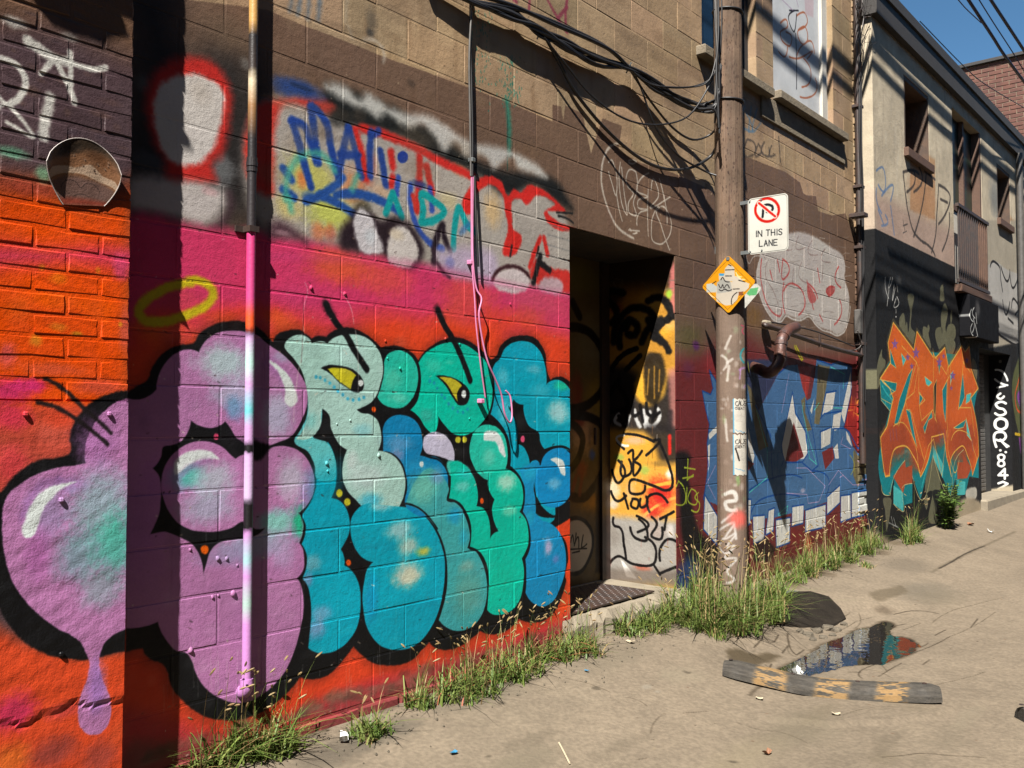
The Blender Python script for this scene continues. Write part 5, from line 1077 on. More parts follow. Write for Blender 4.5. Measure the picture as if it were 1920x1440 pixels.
# doorstep and mat
st = MB(); nn = 26
for i in range(nn + 1):
    x = 4.30 + (5.72 - 4.30) * i / nn; q = rnd.uniform(-0.012, 0.012)
    st.v += [(x, -0.05 + q * 1.5 - 0.02 * (1 if 8 < i < 14 else 0), -0.2), (x, -0.045 + q, 0.13 + rnd.uniform(-.02, .01)), (x, -0.005 + q, 0.176 + rnd.uniform(-.006, .003)), (x, 0.56, 0.186)]
for i in range(nn):
    for k in range(3): a = i * 4 + k; st.f.append((a, a + 4, a + 5, a + 1))
st.f.append((0, 1, 2, 3)); st.f.append((nn * 4 + 3, nn * 4 + 2, nn * 4 + 1, nn * 4))
st.build('doorstep', M['concrete'], bb)
mt = thing('door_mat', 'dark metal tread mat lying in the shaded doorway', 'door mat', loc=(4.9, 0.28, 0.187))
mb = MB(); mb.box((4.42, 0.03, 0.1865), (5.36, 0.50, 0.196)); mb.build('mat_base', M['iron'], mt)
mb = MB(); k = 0
for x in np.arange(4.44, 5.34, 0.033):
    for y in np.arange(0.045, 0.49, 0.033):
        k += 1; a = 0.7 if (int(round(x / .033)) + int(round(y / .033))) % 2 else -0.7; ca, sa = math.cos(a), math.sin(a)
        mb.add([(x - .012 * ca, y - .012 * sa, .196), (x + .003 * sa, y - .003 * ca, .196), (x + .012 * ca, y + .012 * sa, .196), (x - .003 * sa, y + .003 * ca, .196), (x, y, .2)], [(0, 1, 4), (1, 2, 4), (2, 3, 4), (3, 0, 4)])
mb.build('tread_pattern', M['iron'], mt)

# ------------------------------------------------------------------ the brick front on the left
lb = thing('brick_front', 'painted brick front with plastered foot, nearest at the left edge', 'building', loc=(1.2, YP, 0))
XR = 1.618
mb = MB(); mb.box((-2.5, YP + 0.0022, 1.36), (XR - 0.004, 0.25, 4.6)); mb.build('mortar', M['pillar'], lb)
br = []; k = 0
for i in range(-3, 26):
    z0 = 1.60 + 0.0708 * i
    if z0 + 0.06 < 1.392: continue
    xs = [XR] + [x for x in (np.arange(1.5132, 0.2, -0.2195) if i % 2 == 0 else np.arange(1.400, 0.2, -0.2195))]
    for b, a in zip(xs, xs[1:]):
        br.append((a + 0.006, b - (0.0 if b == XR else 0.005), z0 + 0.006, z0 + 0.0655, YP))
lay('brick', br, 0.06, M['pillar'], lb, 300, 'far_bricks', bev=0.003, jit=0.0024, wob=0.0013)
pb = MB(); xs = np.concatenate([np.linspace(-2.5, 0.8, 6), np.linspace(0.85, XR, 60)]); zs = np.linspace(-0.1, 1.388, 110)
X, Z = np.meshgrid(xs, zs); Y = YP - 0.004 + 0.0018 * fbm2(X, Z, 9, 41) + 0.0014 * fbm2(X, Z, 40, 42) + 0.001 * fbm2(X, Z, 90, 43)
crk = 0.386 + 0.012 * np.sin(X * 23) + 0.008 * np.sin(X * 61 + 1)
Y = Y + np.where(Z < crk, 0.006, 0.0) + 0.004 * np.exp(-((Z - crk) / 0.008) ** 2)
pb.v = [tuple(p) for p in np.stack([X.ravel(), Y.ravel(), Z.ravel()], 1)]; n_ = len(xs)
pb.f = [(j * n_ + i, j * n_ + i + 1, (j + 1) * n_ + i + 1, (j + 1) * n_ + i) for j in range(len(zs) - 1) for i in range(n_ - 1)]
e = len(pb.v); pb.v += [(XR, 0.0, z) for z in zs]
pb.f += [(j * n_ + n_ - 1, e + j, e + j + 1, (j + 1) * n_ + n_ - 1) for j in range(len(zs) - 1)]
e2 = len(pb.v); pb.v += [(x, 0.0, zs[-1]) for x in xs]; T0 = (len(zs) - 1) * n_
pb.f += [(T0 + i, T0 + i + 1, e2 + i + 1, e2 + i) for i in range(n_ - 1)]
pb.build('plaster', M['pillar'], lb, smooth=False)
for px, py in ((46, 776), (203, 776), (113, 937), (113, 1226)):
    p = W(px, py, YP); mb = MB(); mb.bbox((p.x - .008, YP - .014, p.z - .008), (p.x + .008, YP, p.z + .008), .004); mb.build('bolt', M['pillar'], lb)
# curled flake of paint on the bricks
cfl = Canvas(0, 1, 0, 1, 300, (140, 100, 72), lambda a, b: (a, b))
for q in ((.5, .95, .6, .16, (52, 44, 36), .9), (.3, .86, .2, .1, (40, 34, 28), .8), (.75, .8, .25, .12, (110, 74, 50), .8)): cfl.spray(*q)  # shading of the curled top edge painted in
cfl.fill('0,.72 .2,.66 .4,.6 .6,.66 .8,.56 1,.6 1,.5 .8,.44 .5,.5 .2,.54 0,.6', (196, 170, 146), 4, .9)  # light along the curl painted as a pale band
cfl.fill('0,.5! .3,.48 .6,.44 1,.42! 1,0! 0,0!', (112, 88, 82), 14, .9); cfl.fill('0,.14! 1,.1! 1,0! 0,0!', (140, 58, 42), 20, .9)
cfl.lines('.1,.3 .2,.42 .35,.4 .45,.3 .55,.38 .7,.36 .8,.24;.3,.16 .45,.2 .6,.16', (50, 40, 40), .012, 1, .6)
for i in range(9): x, y = rnd.uniform(.3, .9), rnd.uniform(.55, .9); cfl.spray(x, y, .02, .025, (150, 120, 100), .8); cfl.spray(x + .012, y - .016, .014, .014, (30, 22, 18), .8)
M['flake'] = paint_mat('paint_flake', cfl, .3, uvmap=True, coarse=(40., .002), fine=(160., .0006), spec=.4)
M['flake_rim'] = simple_mat('flake_rim', (206, 196, 190), .6, .2, 20, 90, .0005)
fl = thing('paint_flake', 'curled brown flake of thick peeling paint on the brick front', 'paint flake', loc=tuple(W(155, 385, YP)))
mb = MB(); NU, NV = 20, 14
for j in range(NV + 1):
    v = j / NV
    for i in range(NU + 1):
        u = i / NU; Lx, Ly = 355 + (262 - 355) * math.sin(v * 1.5) ** .9, 1150 + (905 - 1150) * v; Rx, Ry = 585 + (684 - 585) * math.sin(v * 1.5) ** .9, 1160 + (985 - 1160) * v
        x = Lx + (Rx - Lx) * u; y = Ly + (Ry - Ly) * u - math.sin(math.pi * u) ** .6 * 165 * v ** 1.3
        d = 0.004 + 0.034 * v ** 1.8 * (0.55 + 0.45 * abs(2 * u - 1) ** 2.2) + 0.002 * math.sin(u * 14) * v
        mb.v.append(tuple(W(x / 3, y / 3, YP - d)))
for j in range(NV):
    for i in range(NU): a = j * (NU + 1) + i; mb.f.append((a, a + 1, a + NU + 2, a + NU + 1))
mb.build('sheet', M['flake'], fl, smooth=True, uv=[(i / NU, j / NV) for j in range(NV + 1) for i in range(NU + 1)])
rim = [Vector(mb.v[j * (NU + 1)]) for j in range(NV + 1)] + [Vector(mb.v[NV * (NU + 1) + i]) for i in range(1, NU + 1)] + [Vector(mb.v[j * (NU + 1) + NU]) for j in range(NV - 1, -1, -1)]
m2 = MB(); m2.tube(rim, 0.0016, 5); m2.build('torn_edge', M['flake_rim'], fl)
# unseen sheet added above the frame to throw the jagged shade on the bricks
KF = 0.3; mb = MB()
shp = [W(x / 5.538, y / 5.538, YP) for x, y in ((60, -120), (300, -60), (420, 120), (560, 280), (800, 390), (960, 430), (1075, 475), (1200, 400), (1330, 370), (1300, 250), (1230, 60), (1180, -120))]
fr = [(p.x - 2.2 * KF, YP - KF, p.z + 3 * KF) for p in shp]; nfr = len(fr)
mb.add(fr + [(a, b + 0.004, c_) for a, b, c_ in fr], [tuple(range(nfr)), tuple(range(2 * nfr - 1, nfr - 1, -1))] + [(i, nfr + i, nfr + (i + 1) % nfr, (i + 1) % nfr) for i in range(nfr)])
xm, zt_ = sum(p[0] for p in fr) / nfr, max(p[2] for p in fr)
mb.box((xm - .3, YP - KF - .002, zt_ - .08), (xm + .2, YP + .02, zt_ - .05))
mb.build('added_shade_sheet', M['iron'], lb)

# ------------------------------------------------------------------ the stucco building
sb = thing('stucco_building', 'grey stucco building with black painted ground floor further along the alley', 'building', loc=(12, YB, 0))
WA, BAL, WB, SHU = (10.36, 11.28, 4.27, 5.08), (12.28, 13.72, 3.02, 5.22), (14.62, 15.45, 4.22, 5.02), (XS0, XS1, -0.2, 2.28)
mb = MB(); slab_with_openings(mb, 9.352, 24.0, -0.1, 5.55, YB, 0.45, [WA, BAL, WB, (XS0, XS1 + .02, -0.2, 2.28)]); mb.build('wall', M['stucco'], sb)
mb = MB(); mb.box((9.30, -0.19, 5.38), (24.0, 0.4, 5.70)); mb.box((9.30, -0.215, 5.60), (24.0, -0.191, 5.71)); mb.build('roof_edge', M['fascia'], sb)
for o_, pane in ((WA, True), (WB, True)):
    w_ = MB(); w_.box((o_[0], 0.28, o_[2]), (o_[1], 0.32, o_[3])); w_ = w_.build('window', M['dull_glass'], sb)
    mb = MB(); mb.bbox((o_[0] - .03, YB - .05, o_[2] - .10), (o_[1] + .03, YB + .1, o_[2] - .002), .006); mb.build('sill', M['rust'], w_)
    mb = MB(); mb.box((o_[0] + .002, YB + .004, o_[2]), (o_[0] + .05, .28, o_[3])); mb.box((o_[1] - .02, YB + .004, o_[2]), (o_[1] - .002, .28, o_[3])); mb.box((o_[0] + .051, YB + .006, o_[3] - .05), (o_[1] - .021, .28, o_[3] - .003)); mb.build('frame', M['shaded_wood'], w_)
bd = MB(); bd.box((BAL[0], -0.01, BAL[2]), (BAL[1], 0.03, BAL[3])); bd = bd.build('balcony_door', M['dull_glass'], sb)
mb = MB(); mb.box((BAL[0], -0.05, BAL[2]), (BAL[1], -0.011, BAL[2] + .95)); mb.build('panel', M['white_frame'], bd)
mb = MB()
for a, b in ((BAL[0], BAL[0] + .05), (12.98, 13.04), (BAL[1] - .07, BAL[1])): mb.box((a, -0.07 if b < 13.5 else YB + .005, BAL[2]), (b, -0.0115, BAL[3]))
mb.box((BAL[0] + .051, -.065, 3.98), (12.979, -.0115, 4.05)); mb.build('frame', M['rust'], bd)
rl = MB(); rl.box((BAL[0] - .05, YB - .07, 3.96), (BAL[1] + .06, YB - .03, 4.0)); rl.box((BAL[0] - .05, YB - .07, 3.02), (BAL[1] + .06, YB - .03, 3.06)); rl = rl.build('railing', M['iron'], sb)
for i in range(15):
    x = BAL[0] + .02 + i * (BAL[1] - BAL[0] - .04) / 14; mb = MB(); mb.box((x - .011, YB - .061, 3.061), (x + .011, YB - .039, 3.959)); mb.build('bar', M['rust'] if i > 9 else M['iron'], rl)
mb = MB(); mb.bbox((BAL[0] - .03, YB - .09, 2.9), (BAL[1] + .08, YB + .1, 3.0), .01); mb.build('balcony_ledge', M['rust'], sb)
mb = MB(); mb.bbox((12.42, YB - .13, 2.36), (13.95, YB - .001, 2.88), .01); mb.build('awning_box', M['black_board'], sb)
mb = MB(); mb.box((XS0, YS, -.1), (XS1, YS + .06, 2.3)); mb.build('door', M['black_board'], sb)
shu = MB(); shu.box((XS0 + .01, YS - .012, .28), (XS1 - .42, YS - .001, 2.27)); shu = shu.build('roller_shutter', M['iron'], sb)
for i, z in enumerate(np.arange(.30, 2.22, .06)): mb = MB(); mb.bbox((XS0 + .02, YS - .03, z), (XS1 - .44, YS - .013, z + .05), .006); mb.build('slat', M['iron'] if z > 1.2 else M['cable_grey'], shu)
mb = MB(); mb.box((XS1 + .002, YB + .002, -.1), (XS1 + .1, YS + .06, 2.275)); mb.build('door_reveal', M['shutter_reveal'], sb)
mb = MB(); mb.box((XS0, YB + .004, 2.282), (XS1, YS + .06, 2.4)); mb.build('lintel', M['fascia'], sb)
mb = MB(); mb.bbox((XS0 - .05, YB - .08, -.1), (XS1 + .6, YS, .27), .02); mb.build('doorstep', M['concrete'], sb)
mb = MB(); mb.tube([(15.78, YB - .07, .2), (15.78, YB - .07, 5.4)], .05, 10); mb.build('downpipe', M['cable_grey'], sb, smooth=True)
# tag on the awning box
ca = Canvas(12.3, 14.1, 2.3, 3.0, 200, (30, 30, 33), lambda a, b: (lambda p: (p.x, p.z))(W(a, b, YB - .131)))
ca.view(1600, 480, 6); ca.spray(1400, 600, 30, 120, (110, 108, 108), .6)
ca.lines('1330,600 1320,700 1350,740;1340,760 1320,820 1350,900;1360,580 1340,640 1370,700;1350,700 1360,800 1340,860;1380,640 1390,760;1350,920 1390,910;1370,760 1400,900', (214, 214, 210), 14, 1.2)
M['awn'] = paint_mat('awning_board', ca, .85, spec=.03); bpy.data.objects['awning_box'].data.materials[0] = M['awn']

# ------------------------------------------------------------------ tall brick building behind
XF = 18.5
fb = thing('far_brick_building', 'tall red brown brick building rising above the dark roof edge', 'building', loc=(XF, 4, 0))
mb = MB(); mb.box((XF + .012, -0.1, -.1), (XF + 8, 14, 7.86)); mb.build('wall', M['brick_red'], fb)
mb = MB(); mb.box((XF + .008, -0.098, 4.0), (XF + .0115, 2.209, 7.859)); mb.build('mortar', M['mortar'], fb)
mb = MB(); mb.box((XF + .001, 2.21, 4.0), (XF + .0075, 14, 7.86)); mb.build('plain_brickwork', M['brick_red'], fb)
mb = MB(); mb.bbox((XF - .06, -0.15, 7.861), (XF + 8.1, 14.1, 7.93), .01); mb.build('coping', M['fascia'], fb)
fbr = []
for i, z in enumerate(np.arange(7.78, 5.0, -0.0785)):
    for y in np.arange(-0.1 + (0.112 if i % 2 else 0), 2.1, 0.225): fbr.append((y + .005, min(y + .22, 2.2), z + .005, z + .072, XF))
lay('brick', fbr, .05, M['brick_red'], fb, 290, 'far_bricks', bev=.004, jit=.002, axis='X', wob=.003)

# ------------------------------------------------------------------ unseen building behind the camera, added to keep the shaded wall dark
ob = MB(); ob.box((-14, -9.0, -.1), (30, -5.2, 6.4)); ob.box((-14.1, -9.1, 6.4), (30.1, -5.15, 6.5))
tag(ob.build('unseen_opposite_building', M['brick_dark']), 'unseen sooty brick building added on the other side of the lane, behind the viewer', 'building')

# ------------------------------------------------------------------ utility pole
PX_, PY_, PR = 5.93, -0.25, 0.098
def cyl(px, py, r=PR):
    d = ray(px, py); ox, oy = CAM[0] - PX_, CAM[1] - PY_
    A = d[0] ** 2 + d[1] ** 2; B = ox * d[0] + oy * d[1]; Cc = ox * ox + oy * oy - r * r; disc = B * B - A * Cc
    t = (-B - math.sqrt(max(disc, 0))) / A; p = CAM + t * d
    a = math.atan2(p[1] - PY_, p[0] - PX_) % (2 * math.pi)
    return a * r, p[2]
PC = 2 * math.pi * PR
cpo = Canvas(0, PC, 0.0, 6.0, 260, (110, 90, 74), cyl)
_t = vnoise(cpo.h, cpo.w, 4, 51)[:1] ; cpo.px *= (0.86 + .28 * _t)[..., None]; cpo.px *= (0.9 + .2 * vnoise(cpo.h, cpo.w, 26, 52))[..., None]
V = cpo.view; V(1280, 0, 3); rg = random.Random(5)
for i in range(320):
    x = rg.uniform(205, 340); y = rg.uniform(-200, 1300); cpo.line([(x, y), (x + rg.uniform(-1, 1), y + rg.uniform(4, 14))], (52, 38, 32), rg.uniform(2, 5), .7, .85)
for i in range(50): x = rg.uniform(205, 340); y = rg.uniform(-100, 1300); cpo.line([(x, y), (x, y + rg.uniform(60, 300))], rg.choice([(84, 62, 52), (150, 118, 98), (100, 76, 62)]), rg.uniform(2, 6), 1, .4)
V(1280, 480, 3)
cpo.fill('150,300! 400,300! 400,2300! 150,2300!', (128, 110, 98), 60, .7)
for i in range(80): x, y = rg.uniform(200, 355), rg.uniform(400, 1440); cpo.spray(x, y, rg.uniform(6, 18), rg.uniform(6, 26), rg.choice([(190, 180, 172), (150, 130, 118), (96, 74, 62), (130, 140, 110)]), .45)
cpo.lines('270,450 240,520;220,560 250,590 230,640;250,600 280,580;260,620 250,700;240,920 250,1040', (204, 198, 190), 14, 2, .7)
cpo.lines('345,520 325,560 345,600', (40, 150, 160), 12, 1.5, .9); cpo.lines('320,640 340,630 345,740;325,640 320,690', (170, 130, 180), 12, 1.8, .8); cpo.lines('330,390 345,400 335,420 345,440', (196, 70, 100), 8, 1.5, .8)
cpo.lines('240,1340 290,1330 300,1370 240,1390 250,1420 300,1430', (206, 204, 198), 22, 2, .8); cpo.spray(310, 1260, 14, 40, (120, 160, 90), .6); cpo.spray(230, 920, 14, 30, (140, 160, 110), .4)
V(1280, 960, 3)
cpo.lines('220,60 280,10;210,100 290,60 240,150 300,120 250,200 290,190 240,260 300,260 250,340 290,380 250,400;230,150 210,200 260,240;290,60 300,150', (200, 196, 192), 13, 2, .75); cpo.spray(320, 40, 40, 60, (220, 90, 80), .8)
m = paint_mat('pole_wood', cpo, .8, fine=(300., .001), coarse=(40., .002), uvmap=True, spec=.2); nt = m.node_tree
mp = N(nt, 'ShaderNodeMapping'); mp.inputs['Scale'].default_value = (1, 1, .04); nt.links.new(pos(nt), mp.inputs[0])
bs = [n for n in nt.nodes if n.type == 'BSDF_PRINCIPLED'][0]; old = bs.inputs['Normal'].links[0].from_socket
bn = N(nt, 'ShaderNodeBump'); bn.inputs['Distance'].default_value = .006; nt.links.new(noise(nt, mp.outputs[0], 90, 4, .6), bn.inputs['Height']); nt.links.new(old, bn.inputs['Normal']); nt.links.new(bn.outputs[0], bs.inputs['Normal'])
M['pole'] = m
up = thing('utility_pole', 'weathered brown wooden utility pole with staples and paint scribbles', 'utility pole', loc=(PX_, PY_, 0.03))
mb = MB(); nz, na = 60, 28; uv = []
for j in range(nz + 1):
    z = -0.1 + 8.6 * j / nz
    for i in range(na + 1):
        a = 2 * math.pi * i / na; q = PR * (1.02 - 0.006 * z) + .0012 * math.sin(a * 9 + z) ; mb.v.append((PX_ + q * math.cos(a), PY_ + q * math.sin(a), z)); uv.append((i / na, min(max(z / 6.0, 0), 1)))
for j in range(nz):
    for i in range(na): k = j * (na + 1) + i; mb.f.append((k, k + 1, k + na + 2, k + na + 1))
mb.build('shaft', M['pole'], up, smooth=True, uv=uv)
for px, py in ((1371, 12), (1371, 182)):
    z = cyl(px, py)[1]; mb = MB(); mb.tube([(PX_ + (PR + .006) * math.cos(t), PY_ + (PR + .006) * math.sin(t), z + .01 * math.sin(t)) for t in np.linspace(0, 2 * math.pi, 25)], .007, 6); mb.build('wire_band', M['cable'], up, smooth=True)
for i in range(5):
    t0 = 2.62 + i * .13; r_ = PR + .008 + .006 * (i % 2)
    mb = MB(); mb.tube(crom([(PX_ + r_ * math.cos(t0 + rg.uniform(-.1, .1)), PY_ + r_ * math.sin(t0 + rg.uniform(-.1, .1)), z) for z in np.arange(3.4 + i * .12, 6.5, .3)], 4), .006 + .002 * (i % 2), 6); mb.build('riser_cable', M['cable_grey'] if i in (1, 3) else M['cable'], up, smooth=True)
for px, py, q in ((1345, 470, 14), (1346, 425, 6)):
    d = PXP(px, py, PX_ - .03); mb = MB(); mb.bbox((d.x - .02, d.y - .012, d.z - q / 540), (d.x + .02, d.y + .012, d.z + q / 540), .003); mb.build('staple', M['galv'], up)

# signs
def plate(name, mat, parent, cy, cz, x, pts, th=.003, off_=0):
    mb = MB(); n = len(pts); mb.v = [(x, cy + a, cz + b) for a, b in pts] + [(x + th, cy + a, cz + b) for a, b in pts]
    mb.f = [tuple(range(n)), tuple(range(2 * n - 1, n - 1, -1))] + [(i, i + n, (i + 1) % n + n, (i + 1) % n) for i in range(n)]
    return mb.build(name, mat, parent)
def rounded(poly, r, n=6):
    out = []
    for i in range(len(poly)):
        p = Vector(poly[i]); a = (Vector(poly[i - 1]) - p).normalized(); b = (Vector(poly[(i + 1) % len(poly)]) - p).normalized()
        half = a.angle(b) / 2; t = r / math.tan(half); c = p + (a + b).normalized() * (r / math.sin(half)); s0 = p + a * t; s1 = p + b * t
        for k in range(n + 1):
            f = k / n; v = (s0 - c).lerp(s1 - c, f).normalized() * r; out.append(tuple(c + v))
    return out
XSN = 5.90
sy0, sy1 = PXP(1478, 420, XSN).y, PXP(1402.5, 420, XSN).y
sz1 = (PXP(1402, 371, XSN).z + PXP(1475, 364, XSN).z) / 2; sz0 = (PXP(1405, 478, XSN).z + PXP(1476, 469, XSN).z) / 2
cns = Canvas(sy0 - .02, sy1 + .02, sz0 - .02, sz1 + .02, 1200, (196, 194, 184), lambda a, b: (lambda p: (p.y, p.z))(PXP(a, b, XSN)), 'YZ')
V = cns.view; V(1280, 340, 4.8); SR, SK = (176, 22, 14), (24, 24, 30)
cns.lines('720,320 728,216;735,215 780,212 808,228 810,250 790,270 758,276', SK, 22, 1.2, sharp=False)
cns.line([(760 + 106 * math.cos(t), 258 + 104 * math.sin(t)) for t in np.linspace(0, 2 * math.pi, 33)], SR, 24, 1.2); cns.line('686,196 832,316', (196, 194, 184), 38, 1.0); cns.line('686,196 832,316', SR, 20, 1.2)
cns.text('IN', 657, 448, 34, 52, SK, 8, .42, dy=-.07); cns.text('THIS', 752, 438, 32, 52, SK, 8, .42, dy=-.07); cns.text('LANE', 690, 534, 30, 52, SK, 8, .45, dy=-.07)
ps = thing('parking_sign', 'white no parking sign with red ring reading IN THIS LANE', 'sign', loc=(XSN, sy1, (sz0 + sz1) / 2))
hw, hh = (sy1 - sy0) / 2, (sz1 - sz0) / 2; cy_, cz_ = (sy0 + sy1) / 2, (sz0 + sz1) / 2
M['psign'] = paint_mat('sign_face', cns, .35, fine=(200., .0001), coarse=(6., .0008), grit=.08)
plate('face', M['psign'], ps, cy_, cz_, XSN, rounded([(-hw, -hh), (hw, -hh), (hw, hh), (-hw, hh)], .03))
for a, b in ((-.006, -.008),):
    ring = rounded([(-hw + .007, -hh + .007), (hw - .007, -hh + .007), (hw - .007, hh - .007), (-hw + .007, hh - .007)], .025)
    mb = MB(); mb.tube([(XSN - .0006, cy_ + p, cz_ + q) for p, q in ring + ring[:1]], .0011, 4, False); mb.build('border_line', M['cable'], ps)
for z in (sz1 - .02, sz0 + .02):
    mb = MB(); mb.box((XSN + .004, sy1 - .05, z - .012), (XSN + .02, PY_ - .06, z + .012)); mb.build('bracket', M['galv'], ps)
    for y in (sy1 - .015, sy1 - .1): mb = MB(); mb.tube([(XSN - .005, y, z), (XSN + .002, y, z)], .006, 8); mb.build('bolt', M['galv'], ps)
XD = 5.826
dyc, dzc = PXP(1365.5, 533, XD).y, PXP(1365.5, 533, XD).z; dh = .203
cyd = Canvas(dyc - .22, dyc + .22, dzc - .22, dzc + .22, 1000, (200, 134, 18), lambda a, b: (lambda p: (p.y, p.z))(PXP(a, b, XD)), 'YZ')
V = cyd.view; V(1280, 340, 4.8); PP = (178, 168, 152)
cyd.fill('378,790! 400,760! 425,745! 465,775! 470,850! 380,855!', PP, .8); cyd.fill('326,830! 380,828! 470,850! 520,870! 545,890! 480,920! 440,900! 340,910! 326,880!', PP, .8); cyd.fill('215,925! 270,915! 310,950! 300,1000! 215,1000!', (168, 170, 164), .8)
cyd.fill('310,920! 360,895! 440,905! 520,890! 600,920! 595,960! 560,990! 510,1000! 490,1070! 450,1110! 390,1118! 305,1080! 300,1010!', PP, .8); cyd.fill('310,910! 350,880! 430,900! 445,990! 312,1010!', (150, 148, 140), .8)
cyd.lines('385,798 465,795;385,852 440,852;345,885 360,865 385,900 420,905;325,930 345,960 360,930 370,960 400,930 420,960;330,975 350,985 380,970 410,985 440,975;505,890 560,905;455,970 510,968;300,900 270,920;505,1000 545,1020;440,1105 455,1030 490,1000;415,750 435,760', (30, 26, 26), 8, .8); cyd.fill('505,995! 545,990! 540,1025! 505,1030!', (120, 70, 40), .8); cyd.fill('330,828! 375,830! 370,850! 330,850!', (60, 130, 170), .8)
cyd.lines('480,820 500,850 530,860;490,850 520,875;240,1010 270,1040;250,1030 290,1045;540,880 560,885', (236, 200, 160), 8, 1, .9)
cyd.line([((405 + s * 222), (932 + q * 222)) for s, q in ((0, -1), (1, 0), (0, 1), (-1, 0), (0, -1))], (90, 60, 20), 3, .8, sharp=True)
M['dsign'] = paint_mat('yellow_sign', cyd, .4, fine=(200., .0001), coarse=(8., .0006), grit=.1)
ds = thing('diamond_sign', 'yellow diamond sign plastered with torn stickers, nailed to the pole', 'sign', loc=(XD, dyc, dzc))
plate('face', M['dsign'], ds, dyc, dzc, XD, rounded([(0, -dh), (dh, 0), (0, dh), (-dh, 0)], .02))
mb = MB(); mb.tube([(XD - .004, dyc, dzc + dh - .025), (XD + .01, dyc, dzc + dh - .025)], .014, 10); mb.build('nail_washer', M['galv'], ds)
XW = 6.034; wyc = PXP(1428.5, 541, XW).y + dh; wzc = PXP(1428.5, 541, XW).z
cwd = Canvas(wyc - .22, wyc + .22, wzc - .22, wzc + .22, 800, (178, 176, 168), lambda a, b: (lambda p: (p.y, p.z))(PXP(a, b, XW)), 'YZ')
cwd.view(1280, 340, 4.8); cwd.fill('575,1010! 610,965! 680,955! 665,1020! 600,1030!', (84, 150, 96), 1); cwd.lines('590,1010 620,980;630,1020 660,970;580,1020 670,1000', (80, 150, 100), 5, 1, .8)
M['wsign'] = paint_mat('white_sign', cwd, .4, grit=.1)
ws = thing('diamond_sign', 'white diamond sign with green sticker sticking out behind the pole', 'sign', loc=(XW, wyc, wzc))
plate('face', M['wsign'], ws, wyc, wzc, XW, rounded([(0, -dh), (dh, 0), (0, dh), (-dh, 0)], .02))
mb = MB(); mb.tube([(XW - .01, wyc, wzc), (XW + .008, wyc, wzc)], .012, 8); mb.build('nail', M['galv'], ws)
# paper notices wrapped on the pole
for (y0, y1), lab in (((748, 812), 'upper torn paper notice pasted on the utility pole'), ((815, 891), 'lower torn paper notice pasted on the utility pole')):
    a0 = cyl(1374, y0, PR + .003)[0] / (PR + .003); z1 = cyl(1380, y0)[1]; z0 = cyl(1380, y1)[1]; a1 = a0 + 1.5
    R_ = PR + .003
    cn = Canvas(0, (a1 - a0) * R_, z0, z1, 900, (196, 190, 178), lambda a, b: ((cyl(a, b, R_)[0] - a0 * R_), cyl(a, b, R_)[1])); cn.view(1280, 480, 3)
    oy = 800 if y0 == 748 else 1016
    cn.fill(f'280,{oy - 10}! 288,{oy - 10}! 292,{oy + 230}! 280,{oy + 230}!', (60, 140, 180), 1, .8)
    cn.text('CAUS', 298, oy + 16, 13, 26, (40, 38, 38), 3.5, .2); cn.text('CREATI', 296, oy + 50, 9, 15, (50, 46, 46), 2.6, .2)
    for i in range(9): cn.line([(296, oy + 76 + i * 7), (296 + rg.uniform(30, 56), oy + 76 + i * 7)], (150, 144, 138), 2, .6, .8)
    cn.line(f'298,{oy + 180} 350,{oy + 195}', (60, 130, 180), 4, 1, .7)
    if y0 > 800: cn.line('298,1085 310,1120 318,1150', (40, 34, 32), 9, 1)
    pm = paint_mat('notice_paper', cn, .7, uvmap=True, grit=.1, coarse=(12., .002)); pt = thing('paper_notice', lab, 'notice', loc=(PX_ - .1, PY_ - .02, z0))
    mb = MB(); uv = []; na = 10
    for j in range(6):
        for i in range(na + 1):
            t = a0 + (a1 - a0) * i / na; q = R_ + .0015 * math.sin(i * 1.7 + j); jag = .006 * math.sin(i * 2.3) if j in (0, 5) else 0
            mb.v.append((PX_ + q * math.cos(t), PY_ + q * math.sin(t), z0 + (z1 - z0) * j / 5 + jag)); uv.append((i / na, j / 5))
    for j in range(5):
        for i in range(na): k = j * (na + 1) + i; mb.f.append((k, k + 1, k + na + 2, k + na + 1))
    mb.build('paper', pm, pt, smooth=True, uv=uv)

# ------------------------------------------------------------------ pipes on the wall
PIPE = [(-40, (196, 150, 84)), (40, (196, 150, 84)), (66, (40, 36, 36)), (130, (60, 50, 46)), (150, (206, 190, 160)), (200, (150, 110, 70)), (260, (40, 36, 38)), (430, (50, 44, 46)), (436, (206, 60, 120)), (560, (200, 70, 130)), (592, (224, 84, 40)), (612, (224, 84, 40)), (622, (24, 20, 24)), (632, (190, 150, 196)), (680, (176, 216, 206)), (720, (196, 150, 200)), (770, (96, 190, 196)), (800, (196, 150, 200)), (828, (190, 150, 196)), (832, (20, 18, 20)), (848, (20, 18, 20)), (852, (196, 160, 204)), (930, (196, 170, 206)), (944, (20, 18, 20)), (992, (20, 18, 20)), (998, (186, 130, 190)), (1050, (150, 190, 196)), (1080, (186, 132, 192)), (1130, (160, 190, 180)), (1170, (190, 130, 192)), (1300, (186, 126, 186))]
def pipe_p(py, d=.033): return W(476 - (py / 1380.0) * 16, py, -d)
zt, zb = pipe_p(-40).z, pipe_p(1300).z
m, nt, b = new_mat('sprayed_pipe'); s_ = N(nt, 'ShaderNodeSeparateXYZ'); nt.links.new(pos(nt), s_.inputs[0])
fz = math_(nt, 'DIVIDE', math_(nt, 'SUBTRACT', s_.outputs[2], zb), zt - zb)
fz = math_(nt, 'ADD', fz, math_(nt, 'MULTIPLY', math_(nt, 'SUBTRACT', noise(nt, pos(nt), 30), .5), .012))
stops = [((pipe_p(py).z - zb) / (zt - zb), tuple(lin(c))) for py, c in PIPE][::-1]
